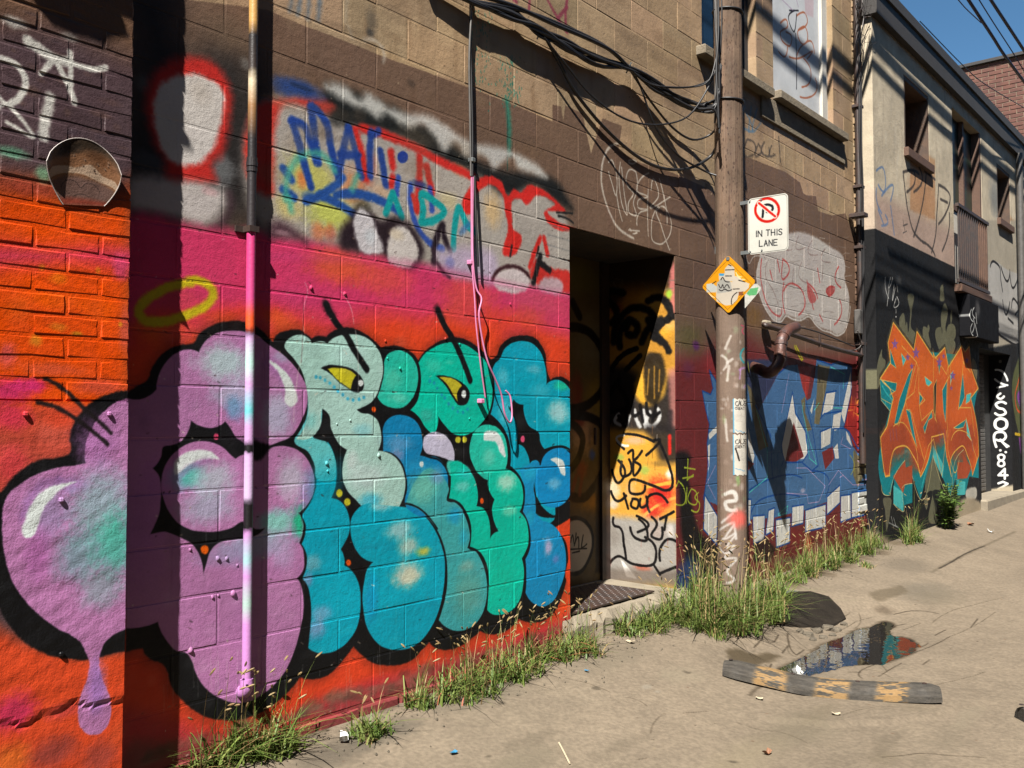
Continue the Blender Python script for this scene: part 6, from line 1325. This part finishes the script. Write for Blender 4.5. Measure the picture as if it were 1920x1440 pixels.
nt.links.new(ramp(nt, fz, [(min(max(p, 0), 1), c) for p, c in stops]), b.inputs['Base Color']); b.inputs['Roughness'].default_value = .4
bump(nt, b, [(noise(nt, pos(nt), 80), .001)]); M['pipe'] = m
vp = thing('conduit_pipe', 'thin vertical pipe painted pink, lilac and black running down the mural', 'pipe', loc=tuple(pipe_p(1290)))
zl = [pipe_p(y) for y in (-700, -40, 300, 440, 1283)]; mb = MB(); mb.tube([(zl[2].x, -.033, p.z) for p in zl], .0185, 16); mb.build('tube', M['pipe'], vp, smooth=True)
x_ = zl[2].x; e = zl[-1]
mb = MB(); mb.tube(crom([(x_, -.033, e.z + .02), (x_, -.034, e.z - .01), (x_, -.02, e.z - .03), (x_, .005, e.z - .035)], 5), .026, 14); mb.build('elbow', M['pipe'], vp, smooth=True)
for py, q in ((308, .023), (300, .0215), (318, .0215)): z = pipe_p(py).z; mb = MB(); mb.tube([(x_, -.033, z - .009), (x_, -.033, z + .009)], q, 16); mb.build('coupling', M['pipe'], vp)
z = pipe_p(430).z; mb = MB(); mb.box((x_ - .055, -.008, z - .012), (x_ + .02, .001, z + .012)); mb.box((x_ - .022, -.056, z - .012), (x_ + .022, -.008, z + .012)); mb.build('clip', M['iron'], vp)
fl_ = thing('flue_pipe', 'rusty bent flue pipe sticking out of the wall beside the pole', 'flue', loc=tuple(W(1440, 700, -.1)))
def wp(px, py, d): return W(px, py, -d)
fp = crom([wp(1412, 688, .0), wp(1424, 692, .10), wp(1440, 699, .20), wp(1454, 690, .26), wp(1462, 672, .28), wp(1464, 650, .28), wp(1467, 634, .28), wp(1477, 620, .28), wp(1492, 613, .28)], 6)
M['flue'] = simple_mat('rusty_flue', (110, 66, 50), .5, .5, 14, 60, .002, col2=(58, 54, 56), metal=.3)
m, nt, b = new_mat('flue_inside'); b.inputs['Base Color'].default_value = (.02, .018, .016, 1); M['flue_in'] = m
mb = MB(); mb.tube(fp, .043, 16, False); mb.build('bent_tube', M['flue'], fl_, smooth=True)
mb = MB(); mb.tube(fp[-9:], .039, 16, False); mb.f = [f[::-1] for f in mb.f]; mb.build('inner_wall', M['flue_in'], fl_, smooth=True)
for k in (25, 31, 37): mb = MB(); a, b2 = Vector(fp[k]), Vector(fp[k + 1]); mb.tube([a, a + (b2 - a).normalized() * .03], .048, 16); mb.build('collar', M['flue'], fl_, smooth=False)
hc = thing('wall_conduit', 'dark iron conduit slanting across the wall above the blue piece', 'pipe', loc=tuple(W(1520, 635, -.06)))
mb = MB(); mb.tube(crom([wp(1432, 608, .0), wp(1440, 611, .07), wp(1500, 632, .08), wp(1560, 652, .08), wp(1618, 667, .06)], 5), .02, 10); mb.build('tube', M['iron'], hc, smooth=True)
mb = MB(); mb.tube(crom([wp(1446, 604, .05), wp(1500, 614, .07), wp(1540, 625, .07), wp(1602, 650, .06)], 5), .006, 6); mb.build('wire', M['cable'], hc, smooth=True)
p = wp(1435, 609, .02); mb = MB(); mb.bbox((p.x - .04, -.05, p.z - .035), (p.x + .06, .0, p.z + .035), .012); mb.build('mortar_lump', M['concrete'], hc)
for px, py in ((1537, 640),): p = wp(px, py, .09); mb = MB(); mb.tube([p + Vector((0, 0, .06)), p - Vector((0, 0, .05))], .012, 6); mb.build('hanger', M['iron'], hc)
dp = thing('drain_pipe', 'black drain pipe and cables running down the corner beside the stucco building', 'pipe', loc=(9.12, -.06, .1))
mb = MB(); mb.tube([(9.14, -.045, .9), (9.14, -.045, 6.2)], .032, 12); mb.build('tube', M['iron'], dp, smooth=True)
for i in range(3): mb = MB(); mb.tube(crom([(9.10 + .02 * i + rg.uniform(-.015, .015), -.075 - .01 * (i % 2), z) for z in np.arange(1.2 + .3 * i, 6.2, .35)], 4), .008, 6); mb.build('cable', M['cable'], dp, smooth=True)
for z in (2.05, 3.0, 3.6, 4.4): mb = MB(); mb.bbox((9.09, -.085, z), (9.19, .0, z + .03), .003); mb.build('clip', M['iron'], dp)
p = W(1605, 405, -.06); mb = MB(); mb.bbox((p.x - .06, -.16, p.z - .02), (p.x + .05, -.01, p.z + .02), .004); mb.build('bracket', M['iron'], dp)
p = W(1610, 600, -.05); mb = MB(); mb.bbox((p.x - .05, -.08, p.z - .14), (p.x + .03, -.02, p.z + .1), .01); mb.build('junction_flap', M['cable_grey'], dp)
mb = MB(); mb.tube(crom([W(1608, 620, -.07), W(1612, 635, -.07), W(1614, 648, -.06), W(1604, 656, -.05), W(1590, 657, -.05)], 5), .006, 6); mb.build('loose_wire', M['cable_grey'], dp, smooth=True)
tw = thing('dry_vine', 'dry leafless vine twigs clinging to the top of the drain pipe', 'vine', loc=(9.12, -.1, 4.6))
for i in range(16):
    px, py = rg.uniform(1604, 1632), rg.uniform(-10, 130); q = [W(1614, py + 30, -.09)]
    for k in range(4): q.append(W(px + rg.uniform(-14, 22) * (k / 3), py - k * 8 + rg.uniform(-8, 8), -.10 - rg.uniform(0, .06)))
    mb = MB(); mb.tube(crom(q, 3), [.005 - .0003 * k for k in range(len(crom(q, 3)))], 5); mb.build('twig', M['iron'], tw)

# ------------------------------------------------------------------ cables
def cable(name, spec, r, mat, parent, n=5):
    q = [W(float(a), float(b), -float(c)) for a, b, c in (t.split(',') for t in spec.split())]
    mb = MB(); mb.tube(crom(q, n), r, 6); return mb.build(name, mat, parent, smooth=True)
cbn = thing('cable_bundle', 'sagging bundle of black cables strung from the wall to the utility pole', 'cables', loc=tuple(W(1100, 70, -.1)))
rg = random.Random(17)
base = [(800, -38, .02), (885, 2, .04), (960, 26, .045), (1010, 58, .05), (1060, 84, .05), (1120, 112, .05), (1180, 128, .05), (1230, 160, .08), (1290, 194, .14), (1335, 200, .24), (1346, 180, .27), (1350, 130, .28)]
for i in range(11):
    s = ' '.join(f'{x + rg.uniform(-2, 2):.1f},{y + rg.uniform(-11, 11) * (0.25 if k in (0, 1, 6) else 1):.1f},{d + rg.uniform(-.01, .015):.3f}' for k, (x, y, d) in enumerate(base)); cable('cable', s, rg.choice([.005, .007, .009, .011]), M['cable'], cbn)
cable('cable', '885,2,.04 980,20,.05 1060,50,.06 1130,84,.06 1180,126,.06', .011, M['cable'], cbn); cable('cable', '890,-10,.04 960,10,.05 1040,46,.06 1110,76,.07 1150,98,.07 1180,128,.06', .012, M['cable'], cbn)
cable('cable', '1180,128,.06 1215,156,.10 1250,163,.14 1300,162,.20 1335,145,.27 1345,110,.28', .006, M['cable'], cbn); cable('cable', '1182,130,.06 1230,160,.10 1290,164,.18 1330,150,.27 1346,90,.28', .005, M['cable'], cbn)
cable('cable', '1020,70,.06 1060,120,.07 1110,180,.08 1170,222,.12 1230,234,.16 1290,218,.2 1330,160,.26 1345,120,.28', .006, M['cable'], cbn)
cable('cable', '1180,126,.05 1200,160,.05 1230,240,.07 1270,290,.08 1320,320,.12 1346,330,.2', .007, M['cable'], cbn)
cable('cable', '1190,138,.06 1240,170,.1 1300,203,.2 1338,205,.28 1348,230,.3 1349,250,.3', .009, M['cable'], cbn); cable('cable', '1346,-20,.3 1347,60,.3 1343,130,.29 1346,190,.3 1348,240,.3', .009, M['cable'], cbn)
cable('cable', '1026,76,.03 1050,120,.02 1078,172,.02 1130,236,.02 1190,290,.02 1240,315,.02 1290,316,.03 1330,295,.06 1347,268,.15', .011, M['cable'], cbn)  # shadow of a sagging cable, built as a dark tube close to the wall
cable('cable', '1182,132,.04 1220,190,.02 1262,240,.02 1300,262,.03 1335,250,.1 1348,225,.25', .008, M['cable'], cbn)
for px, py in ((1012, 62), (1179, 127)): mb = MB(); p = W(px, py, -.05); mb.tube([p + Vector((0, -.02, .03)), p + Vector((0, .02, -.03))], .005, 6); mb.build('tie', M['galv'], cbn)
vc = thing('dropped_cable', 'thin cable hanging down the mural, its lower end painted pink', 'cables', loc=tuple(W(885, 400, -.03)))
cable('cable', '882,-20,.02 882,60,.02 884,150,.02 886,250,.02 886,330,.02', .006, M['cable'], vc); cable('cable', '886,-10,.03 880,100,.025 881,200,.02 883,330,.02', .006, M['cable_grey'], vc)
cable('painted_end', '884,320,.02 884,420,.02 885,495,.025 890,560,.03 892,600,.03 896,640,.03 902,690,.03 910,745,.02', .004, M['cable_pink'], vc); cable('painted_end', '887,330,.02 886,420,.02 887,490,.03 893,540,.03 903,560,.05 898,590,.05 905,640,.05 915,680,.06 928,710,.06 940,740,.06 946,775,.06 955,792,.06 960,780,.05 957,745,.04 948,732,.03', .0048, M['cable_pink'], vc)
cable('cable', '890,330,.02 893,420,.03 897,500,.03', .006, M['cable'], vc)
for px, py in ((884, 492), (886, 300), (903, 752)): p = W(px, py, -.02); mb = MB(); mb.bbox((p.x - .015, -.03, p.z - .012), (p.x + .015, .001, p.z + .012), .004); mb.build('clip', M['galv'] if py < 400 else M['cable_pink'], vc)
oc = [('2', '1816,0 1860,67 1883,103 1925,160', .016), ('3', '1836,0 1863,43 1900,100 1930,150', .006), ('4', '1858,0 1925,102 1960,156', .017), ('1', '1797,0 1812,17 1840,43', .005)]
labs = ['thick violet overhead cable sagging across the sky, left of the two thick ones', 'thin violet overhead cable between the two thick ones', 'thick straight violet overhead cable nearest the right edge of the sky', 'thin overhead cable joining the thick one from the left']
for (k, sp, r), lab in zip(oc, labs):
    q = [W(float(a.split(',')[0]), float(a.split(',')[1]), -1.0) for a in sp.split()]
    q0 = q[0] + (q[0] - q[1]).normalized() * 2.5; mb = MB(); mb.tube([q0] + crom(q, 5) + ([q[-1] + Vector((9, .0, -.2))] if k != '1' else []), r, 8); tag(mb.build('overhead_cable', M['cable_violet'], None, smooth=True), lab, 'cable', 'overhead cables in the sky')
q = [W(x, y, -.35) for x, y in ((1725, 40), (1806, 123), (1850, 160), (1925, 205))]; mb = MB(); mb.tube(crom(q, 5), .006, 6); tag(mb.build('overhead_cable', M['cable'], None, smooth=True), 'thin dark wire running along the dark roof edge', 'cable', 'overhead cables in the sky')
for z0_, y_, r, lab in ((7.1, -.8, .030, 'upper heavy overhead cable whose shade crosses the stucco front'), (6.82, -.78, .022, 'lower heavy overhead cable whose shade crosses the stucco front')):
    mb = MB(); mb.tube([(3, y_, z0_ + .3), (9, y_, z0_), (13, y_, z0_ - .05), (22, y_, z0_ + .2)], r, 8); tag(mb.build('overhead_cable', M['cable'], None, smooth=True), lab, 'cable', 'overhead cables above the lane')

# ------------------------------------------------------------------ wheel stops
cws = Canvas(0, 1.0, 0, 1.0, 512, (86, 80, 72), lambda a, b: (a, b))
cws.px *= (0.8 + .4 * vnoise(cws.h, cws.w, 24, 61))[..., None]; cws.px *= (.9 + .2 * vnoise(cws.h, cws.w, 5, 62))[..., None]
_yel = (204, 160, 100)
for x0, x1, sk in ((.15, .30, .03), (.43, .58, .04), (.70, .84, .05)):
    cws.fill(f'{x0},0! {x1},0! {x1 + sk},1! {x0 + sk},1!', _yel, 5, .85, sharp=True)
_w = vnoise(cws.h, cws.w, 40, 63) * .6 + vnoise(cws.h, cws.w, 9, 64) * .4; _w = np.clip((_w - .47) * 7, 0, 1)[..., None]
cws.px = cws.px * (1 - _w) + np.array((92, 86, 77), np.float32) * (.85 + .3 * vnoise(cws.h, cws.w, 6, 65))[..., None] * _w
cws.px = cws.px.astype(np.float32)
M['stop'] = paint_mat('rubber_stop', cws, .8, fine=(160., .002), coarse=(30., .003), gain=.5, uvmap=True, spec=.3, grit=.4)
def wheel_stop(pts, lab):
    t = thing('wheel_stop', lab, 'wheel stop', 'rubber wheel stops', loc=tuple(pts[0])); P = crom(pts, 6); mb = MB(); uv = []
    prof = [(-.078, 0, 0), (-.072, .03, .12), (-.05, .062, .3), (-.02, .078, .45), (.02, .078, .55), (.05, .062, .7), (.072, .03, .88), (.078, 0, 1)]
    n = len(prof); L = len(P)
    for i, p in enumerate(P):
        d = (P[min(i + 1, L - 1)] - P[max(i - 1, 0)]); d.z = 0; d.normalize(); s = Vector((-d.y, d.x, 0)); tp = 1.0 if 1 < i < L - 2 else (.93 if i in (1, L - 2) else .8)
        for a, h, v in prof: mb.v.append(tuple(p + s * a * tp + Vector((0, 0, h * tp)))); uv.append((i / (L - 1), v))
    for i in range(L - 1):
        for k in range(n - 1): a = i * n + k; mb.f.append((a, a + n, a + n + 1, a + 1))
        mb.f.append((i * n, i * n + n - 1, i * n + 2 * n - 1, i * n + n))
    mb.f.append(tuple(range(n))); mb.f.append(tuple((L - 1) * n + k for k in range(n - 1, -1, -1)))
    mb.build('body', M['stop'], t, smooth=False, uv=uv)
    for f in (.06, .34, .66, .94):
        p = P[int(f * (L - 1))] + Vector((0, 0, .0785)); mb = MB(); mb.tube([p, p + Vector((0, 0, .002))], .012, 8); mb.build('bolt_hole', M['iron'], t)
A, B_ = G(1358, 1262), G(1762, 1318)
dv = (B_ - A); ws_pts = []
for k in range(6):
    f = k / 5; p = A + dv * f; off_s = .035 * math.sin(f * math.pi); s = Vector((-dv.y, dv.x, 0)).normalized(); p = p - s * off_s
    ws_pts.append(Vector((p.x, p.y, ground_z(p.x, p.y) + .004 + .016 * f * f)))
wheel_stop(ws_pts, 'warped black rubber wheel stop with worn yellow patches beside the puddle')
A2 = G(1916, 1352); wheel_stop([A2, A2 + Vector((.5, -.55, .0)), A2 + Vector((1.0, -1.1, .0))], 'end of another black wheel stop at the right edge')

# ------------------------------------------------------------------ asphalt patch, chunks, litter
M['patch'] = simple_mat('fresh_dark_asphalt', (28, 24, 20), .95, .4, 9, 110, .008, col2=(48, 42, 35), spec=.1)
mb = MB(); out = [G(x, y) for x, y in ((1440, 1150), (1455, 1122), (1480, 1110), (1520, 1110), (1556, 1118), (1580, 1130), (1590, 1144), (1572, 1152), (1556, 1160), (1530, 1162), (1490, 1164), (1450, 1163))]
cen = sum(out, Vector()) / len(out); n = len(out)
fg = lambda p: Vector((p.x, p.y, fine_ground(p.x, p.y)))
mb.v = [tuple(fg(p) + Vector((rg.uniform(-.01, .01), rg.uniform(-.01, .01), -.03))) for p in out] + [tuple(fg(p.lerp(cen, .06)) + Vector((0, 0, .010 + rg.uniform(-.004, .004)))) for p in out] + [tuple(fg(p.lerp(cen, .4)) + Vector((0, 0, .013))) for p in out] + [tuple(fg(cen) + Vector((0, 0, .013)))]
for r_ in (0, n): mb.f += [(r_ + i, r_ + (i + 1) % n, r_ + n + (i + 1) % n, r_ + n + i) for i in range(n)]
mb.f += [(2 * n + i, 2 * n + (i + 1) % n, 3 * n) for i in range(n)]; mb.build('asphalt_patch', M['patch'], smooth=False, kind='structure')
def chunk(name, px, py, s, mat, lab, cat, grp, h=.5, seed=0):
    r = random.Random(seed); p = G(px, py); p.z = fine_ground(p.x, p.y) - .006; mb = MB(); n = 7; t0 = r.uniform(0, 6)
    for k, (q, z) in enumerate(((1, -.1), (.95, h * .7), (.6, h))):
        for i in range(n): t = t0 + 2 * math.pi * i / n; w = s * q * r.uniform(.7, 1.1); mb.v.append((p.x + w * math.cos(t), p.y + w * .8 * math.sin(t), p.z + s * z * r.uniform(.8, 1.15)))
    for k in (0, n): mb.f += [(k + i, k + (i + 1) % n, k + n + (i + 1) % n, k + n + i) for i in range(n)]
    mb.f.append(tuple(2 * n + i for i in range(n))); tag(mb.build(name, mat), lab, cat, grp)
M['chunk'] = simple_mat('asphalt_chunk', (104, 94, 78), .9, .4, 20, 120, .004)
for i, (x, y, s) in enumerate(((1515, 1172, .05), (1532, 1166, .055), (1550, 1160, .06), (1500, 1168, .035), (1568, 1162, .045), (1542, 1176, .04), (1524, 1180, .035), (1582, 1152, .04), (1560, 1172, .035))):
    chunk('asphalt_chunk', x, y, s, M['chunk'], 'broken grey asphalt chunk along the edge of the dark patch', 'rubble', 'broken asphalt chunks', seed=i)
M['paper'] = simple_mat('white_litter', (226, 226, 222), .6, .1, 20, 60, .0005); M['leaf'] = simple_mat('dry_leaf', (150, 100, 66), .7, .4, 30, 90, .001); M['wood'] = simple_mat('pale_stick', (206, 190, 160), .7, .3, 20, 90, .001); M['blue'] = simple_mat('blue_flake', (50, 130, 170), .6, .2, 20, 60, .0005)
for nm, mt_ in (('paper', 'paper'), ('leaf', 'leaf')): pass
def scrap(name, px, py, s, mat, lab, cat, grp=None, seed=0, curl=.5, dz=.004):
    r = random.Random(seed); p = G(px, py); p.z = fine_ground(p.x, p.y) + dz; a = r.uniform(0, 6.28); mb = MB(); n = 4; s *= .62; curl *= .8
    for j in range(n):
        for i in range(n):
            u, v = i / (n - 1) - .5, j / (n - 1) - .5; q = Vector((u * s * 1.3, v * s * .8, curl * s * (u * u * 2 + .4 * v * u) + r.uniform(0, .12) * s)); q.rotate(Matrix.Rotation(a, 3, 'Z')); mb.v.append(tuple(p + q))
    for j in range(n - 1):
        for i in range(n - 1): k = j * n + i; mb.f.append((k, k + 1, k + n + 1, k + n))
    mb2 = MB(); mb2.v = mb.v + [(x, y, z + .0012) for x, y, z in mb.v]; mb2.f = [f[::-1] for f in mb.f] + [tuple(i + n * n for i in f) for f in mb.f]
    tag(mb2.build(name, mat), lab, cat, grp)
scrap('paper_scrap', 1470, 1252, .055, M['paper'], 'white paper scrap in the puddle, left of three', 'litter', 'white paper scraps', 1, 1.2); scrap('paper_scrap', 1493, 1247, .06, M['paper'], 'white paper scrap standing in the puddle, middle of three', 'litter', 'white paper scraps', 2, 2.2); scrap('paper_scrap', 1508, 1252, .05, M['paper'], 'white paper scrap in the puddle, right of three', 'litter', 'white paper scraps', 3, 1.4)
scrap('paper_scrap', 1858, 999, .09, M['paper'], 'crumpled white paper lying far down the lane', 'litter', 'white paper scraps', 4, 1.5); scrap('paper_scrap', 645, 1392, .07, M['paper'], 'crumpled white tissue beside the small grass tuft', 'litter', 'white paper scraps', 5, 1.6)
scrap('paper_scrap', 1424, 1312, .045, M['wood'], 'pale scrap lying below the wheel stop', 'litter', None, 6); scrap('paper_scrap', 1568, 1347, .05, M['wood'], 'pale torn scrap in the middle of the lane', 'litter', None, 7); scrap('paper_scrap', 1182, 1207, .06, M['wood'], 'pale flattened scrap in front of the doorstep grass', 'litter', None, 8)
scrap('dry_leaf', 1438, 1415, .05, M['leaf'], 'curled brown dry leaf at the bottom of the lane', 'leaf', None, 9, 1.2); scrap('dry_leaf', 1820, 985, .12, M['leaf'], 'reddish brown strip of debris far down the lane', 'litter', None, 10, .6); 0 and scrap('dry_leaf', 1230, 1336, .035, M['leaf'], 'small brown leaf in the lane', 'leaf', None, 11)
scrap('paint_chip', 850, 1414, .04, M['blue'], 'bright blue paint chip on the near asphalt', 'litter', None, 12, .4); scrap('paint_chip', 1100, 1260, .03, M['blue'], 'small blue paint chip by the wall grass', 'litter', None, 13, .4); 0 and scrap('paint_chip', 722, 1346, .035, M['blue'], 'blue paint chip beside the plinth', 'litter', None, 14, .4)
0 and scrap('rubber_scrap', 1826, 1364, .05, M['cable'], 'small black rubber scrap near the right edge', 'litter', None, 15, .3)
a, b2 = G(1048, 1395), G(1068, 1434); mb = MB(); mb.tube([a + Vector((0, 0, .006)), a.lerp(b2, .5) + Vector((0, 0, .007)), b2 + Vector((0, 0, .006))], .004, 6); tag(mb.build('stick', M['wood']), 'thin white stick lying on the near asphalt', 'stick')
# crumbs of grit along the foot of the wall
mb = MB(); r = random.Random(77)
for i in range(900):
    x = r.uniform(1.8, 9.2); y = -abs(r.gauss(0, .16)) - .03
    if 4.3 < x < 5.7: y -= .06
    s = r.uniform(.003, .011); z = fine_ground(x, y); q = [(x + s * math.cos(t) * r.uniform(.7, 1), y + s * math.sin(t) * r.uniform(.7, 1), z + s * .2) for t in (0, 2.1, 4.2)]
    mb.add(q + [(x, y, z + s)], [(0, 1, 3), (1, 2, 3), (2, 0, 3)])
tag(mb.build('grit', M['chunk']), 'loose grit scattered along the foot of the wall', 'grit', None, 'stuff')

# ------------------------------------------------------------------ grass
def leaf_mat(name, c1, c2, tip):
    m, nt, b = new_mat(name); f = noise(nt, pos(nt), 14, 3); rnd_ = N(nt, 'ShaderNodeNewGeometry').outputs['Random Per Island']
    base = mix(nt, rnd_, tuple(lin(c1)), tuple(lin(c2))); base = mix(nt, ramp(nt, f, [(.45, 0.), (.75, .7)]), base, tuple(lin(tip))); nt.links.new(base, b.inputs['Base Color'])
    b.inputs['Roughness'].default_value = .55; b.inputs['Specular IOR Level'].default_value = .25
    tr = N(nt, 'ShaderNodeBsdfTranslucent'); nt.links.new(base, tr.inputs[0]); ms = N(nt, 'ShaderNodeMixShader'); ms.inputs[0].default_value = .25
    nt.links.new(b.outputs[0], ms.inputs[1]); nt.links.new(tr.outputs[0], ms.inputs[2]); nt.links.new(ms.outputs[0], [n for n in nt.nodes if n.type == 'OUTPUT_MATERIAL'][0].inputs[0]); return m
M['grass'] = leaf_mat('grass_blade', (78, 108, 42), (118, 138, 64), (150, 148, 90)); M['seed'] = leaf_mat('seed_head', (150, 128, 84), (172, 150, 104), (140, 100, 80)); M['weed'] = leaf_mat('weed_leaf', (84, 116, 50), (118, 142, 70), (100, 124, 58))
M['pink_blade'] = leaf_mat('sprayed_blade', (190, 90, 70), (180, 110, 90), (160, 120, 70))
def tuft(lab, spots, nb, hmin, hmax, seeds, seed, name='grass_tuft', pink=0, grp='grass tufts along the wall'):
    """spots: (px, py, radius m, weight)"""
    r = random.Random(seed); tot = sum(s[3] for s in spots); p0 = G(spots[0][0], spots[0][1]); t = thing(name, lab, 'grass', grp, loc=tuple(p0)); bl, pk, sd_, dry = MB(), MB(), MB(), MB()
    def blade(mb, p, h, w, az, bend, nseg=3):
        d = Vector((math.cos(az), math.sin(az), 0)); s = Vector((-d.y, d.x, 0)); n0 = len(mb.v)
        for k in range(nseg):
            f = k / nseg; c = p + d * (bend * h * f * f) + Vector((0, 0, h * (f - .35 * bend * f * f))); ww = w * (1 - f * .65); mb.v += [tuple(c - s * ww), tuple(c + s * ww)]
        mb.v.append(tuple(p + d * bend * h + Vector((0, 0, h * (1 - .35 * bend)))))
        for k in range(nseg - 1): a = n0 + 2 * k; mb.f.append((a, a + 1, a + 3, a + 2))
        a = n0 + 2 * (nseg - 1); mb.f.append((a, a + 1, a + 2))
        return Vector(mb.v[-1])
    for px, py, rad, wgt in spots:
        c = G(px, py); m_ = int(nb * wgt / tot)
        ncl = max(3, m_ // 22); cl = []
        for _ in range(ncl): a, q = r.uniform(0, 6.28), rad * math.sqrt(r.random()); cl.append(Vector((c.x + q * math.cos(a), min(c.y + q * math.sin(a) * .75, -.015), 0)))
        for _ in range(m_):
            b = r.choice(cl); p = Vector((b.x + r.gauss(0, .024), min(b.y + r.gauss(0, .024), -.008), 0)); p.z = ground_z(p.x, p.y) - .005; az = r.uniform(0, 6.28)
            if p.y > -.06 and math.sin(az) > 0: az = -az
            h = r.uniform(hmin, hmax) * r.choice([.35, .5, .7, 1, 1.1]); blade(pk if r.random() < pink else (dry if r.random() < .12 else bl), p, h, r.uniform(.0022, .0056), az, r.choice([r.uniform(.2, .8), r.uniform(.6, 1.7)]))
        for _ in range(int(seeds * wgt / tot)):
            b = r.choice(cl); p = Vector((b.x, b.y, ground_z(b.x, b.y))); az = -abs(r.gauss(1.57, 1.0)) if p.y > -.1 else r.uniform(0, 6.28); h = r.uniform(hmax * .9, hmax * 1.7); bend = r.uniform(.1, .45)
            tip = blade(dry if r.random() < .5 else bl, p, h, .0022, az, bend, 4); d = Vector((math.cos(az) * (.5 + bend), math.sin(az) * (.5 + bend), .75 - bend)).normalized(); L = r.uniform(.02, .042)
            sd_.tube([tip - d * .004, tip + d * L * .3, tip + d * L * .75, tip + d * L], [.0015, .0045, .0038, .0006], 5)
    bl.build('blades', M['grass'] if name == 'grass_tuft' else M['weed'], t, kind='stuff')
    dry.build('dry_blades', M['seed'], t, kind='stuff')
    if pk.v: pk.build('sprayed_blades', M['pink_blade'], t, kind='stuff')
    if sd_.v: sd_.build('seed_heads', M['seed'], t, kind='stuff')
tuft('grass tuft with seed heads under the pipe at the bottom left', [(440, 1425, .13, 2), (500, 1415, .12, 2), (380, 1445, .12, 1)], 560, .08, .25, 34, 1)
tuft('small lone grass tuft on the gravel at the foot of the mural', [(688, 1378, .06, 1)], 260, .05, .15, 6, 2)
tuft('long strip of seeding grass under the turquoise letters', [(800, 1325, .09, 1), (850, 1308, .11, 2), (900, 1290, .11, 2), (950, 1268, .11, 2), (1000, 1250, .12, 2), (1050, 1232, .12, 2), (1095, 1222, .12, 2)], 1700, .06, .22, 110, 3, pink=.05)
tuft('low green grass in front of the doorstep', [(1175, 1190, .10, 1), (1215, 1178, .12, 2), (1252, 1165, .12, 2)], 900, .06, .2, 14, 4)
tuft('large shaggy grass clump round the foot of the utility pole', [(1300, 1165, .18, 2), (1340, 1178, .22, 3), (1385, 1175, .22, 3), (1425, 1155, .2, 3), (1445, 1130, .15, 2), (1310, 1130, .16, 3)], 3300, .1, .36, 170, 5)
tuft('strip of seeding grass under the blue piece', [(1480, 1088, .12, 1), (1515, 1075, .14, 2), (1550, 1062, .14, 2), (1585, 1050, .14, 2), (1620, 1036, .14, 2), (1640, 1026, .12, 1)], 1600, .07, .28, 120, 6)
tuft('tall thin grass at the corner of the stucco front', [(1715, 1012, .16, 2), (1700, 1018, .12, 1)], 360, .12, .36, 18, 7)
tuft('tiny green grass patch on the asphalt near the puddle', [(1625, 1062, .07, 1)], 130, .03, .07, 0, 9)
# leafy weed by the stucco front
t = thing('leafy_weed', 'dark green leafy weed under the orange letters', 'plant', None, loc=tuple(G(1775, 990))); c = G(1775, 990); r = random.Random(10); lf, sm = MB(), MB()
for i in range(16):
    az = r.uniform(0, 6.28); h = r.uniform(.25, .55); q = [c + Vector((r.gauss(0, .05), r.gauss(0, .04), 0))]
    for k in range(1, 4): q.append(q[0] + Vector((math.cos(az) * .16 * k / 3 * (1 + .4 * k), min(math.sin(az), .2) * .16 * k / 3, h * k / 3)))
    sm.tube(crom(q, 2), .004, 4)
    for p in crom(q, 7)[3:]:
        for _ in range(3):
            a2 = r.uniform(0, 6.28); L = r.uniform(.04, .09); d = Vector((math.cos(a2), math.sin(a2), r.uniform(-.3, .5))).normalized(); s = d.cross(Vector((0, 0, 1))).normalized() * L * .22
            lf.add([p, p + d * L * .5 + s, p + d * L, p + d * L * .5 - s], [(0, 1, 2, 3)])
lf.build('leaves', M['weed'], t, kind='stuff'); sm.build('stems', M['weed'], t)
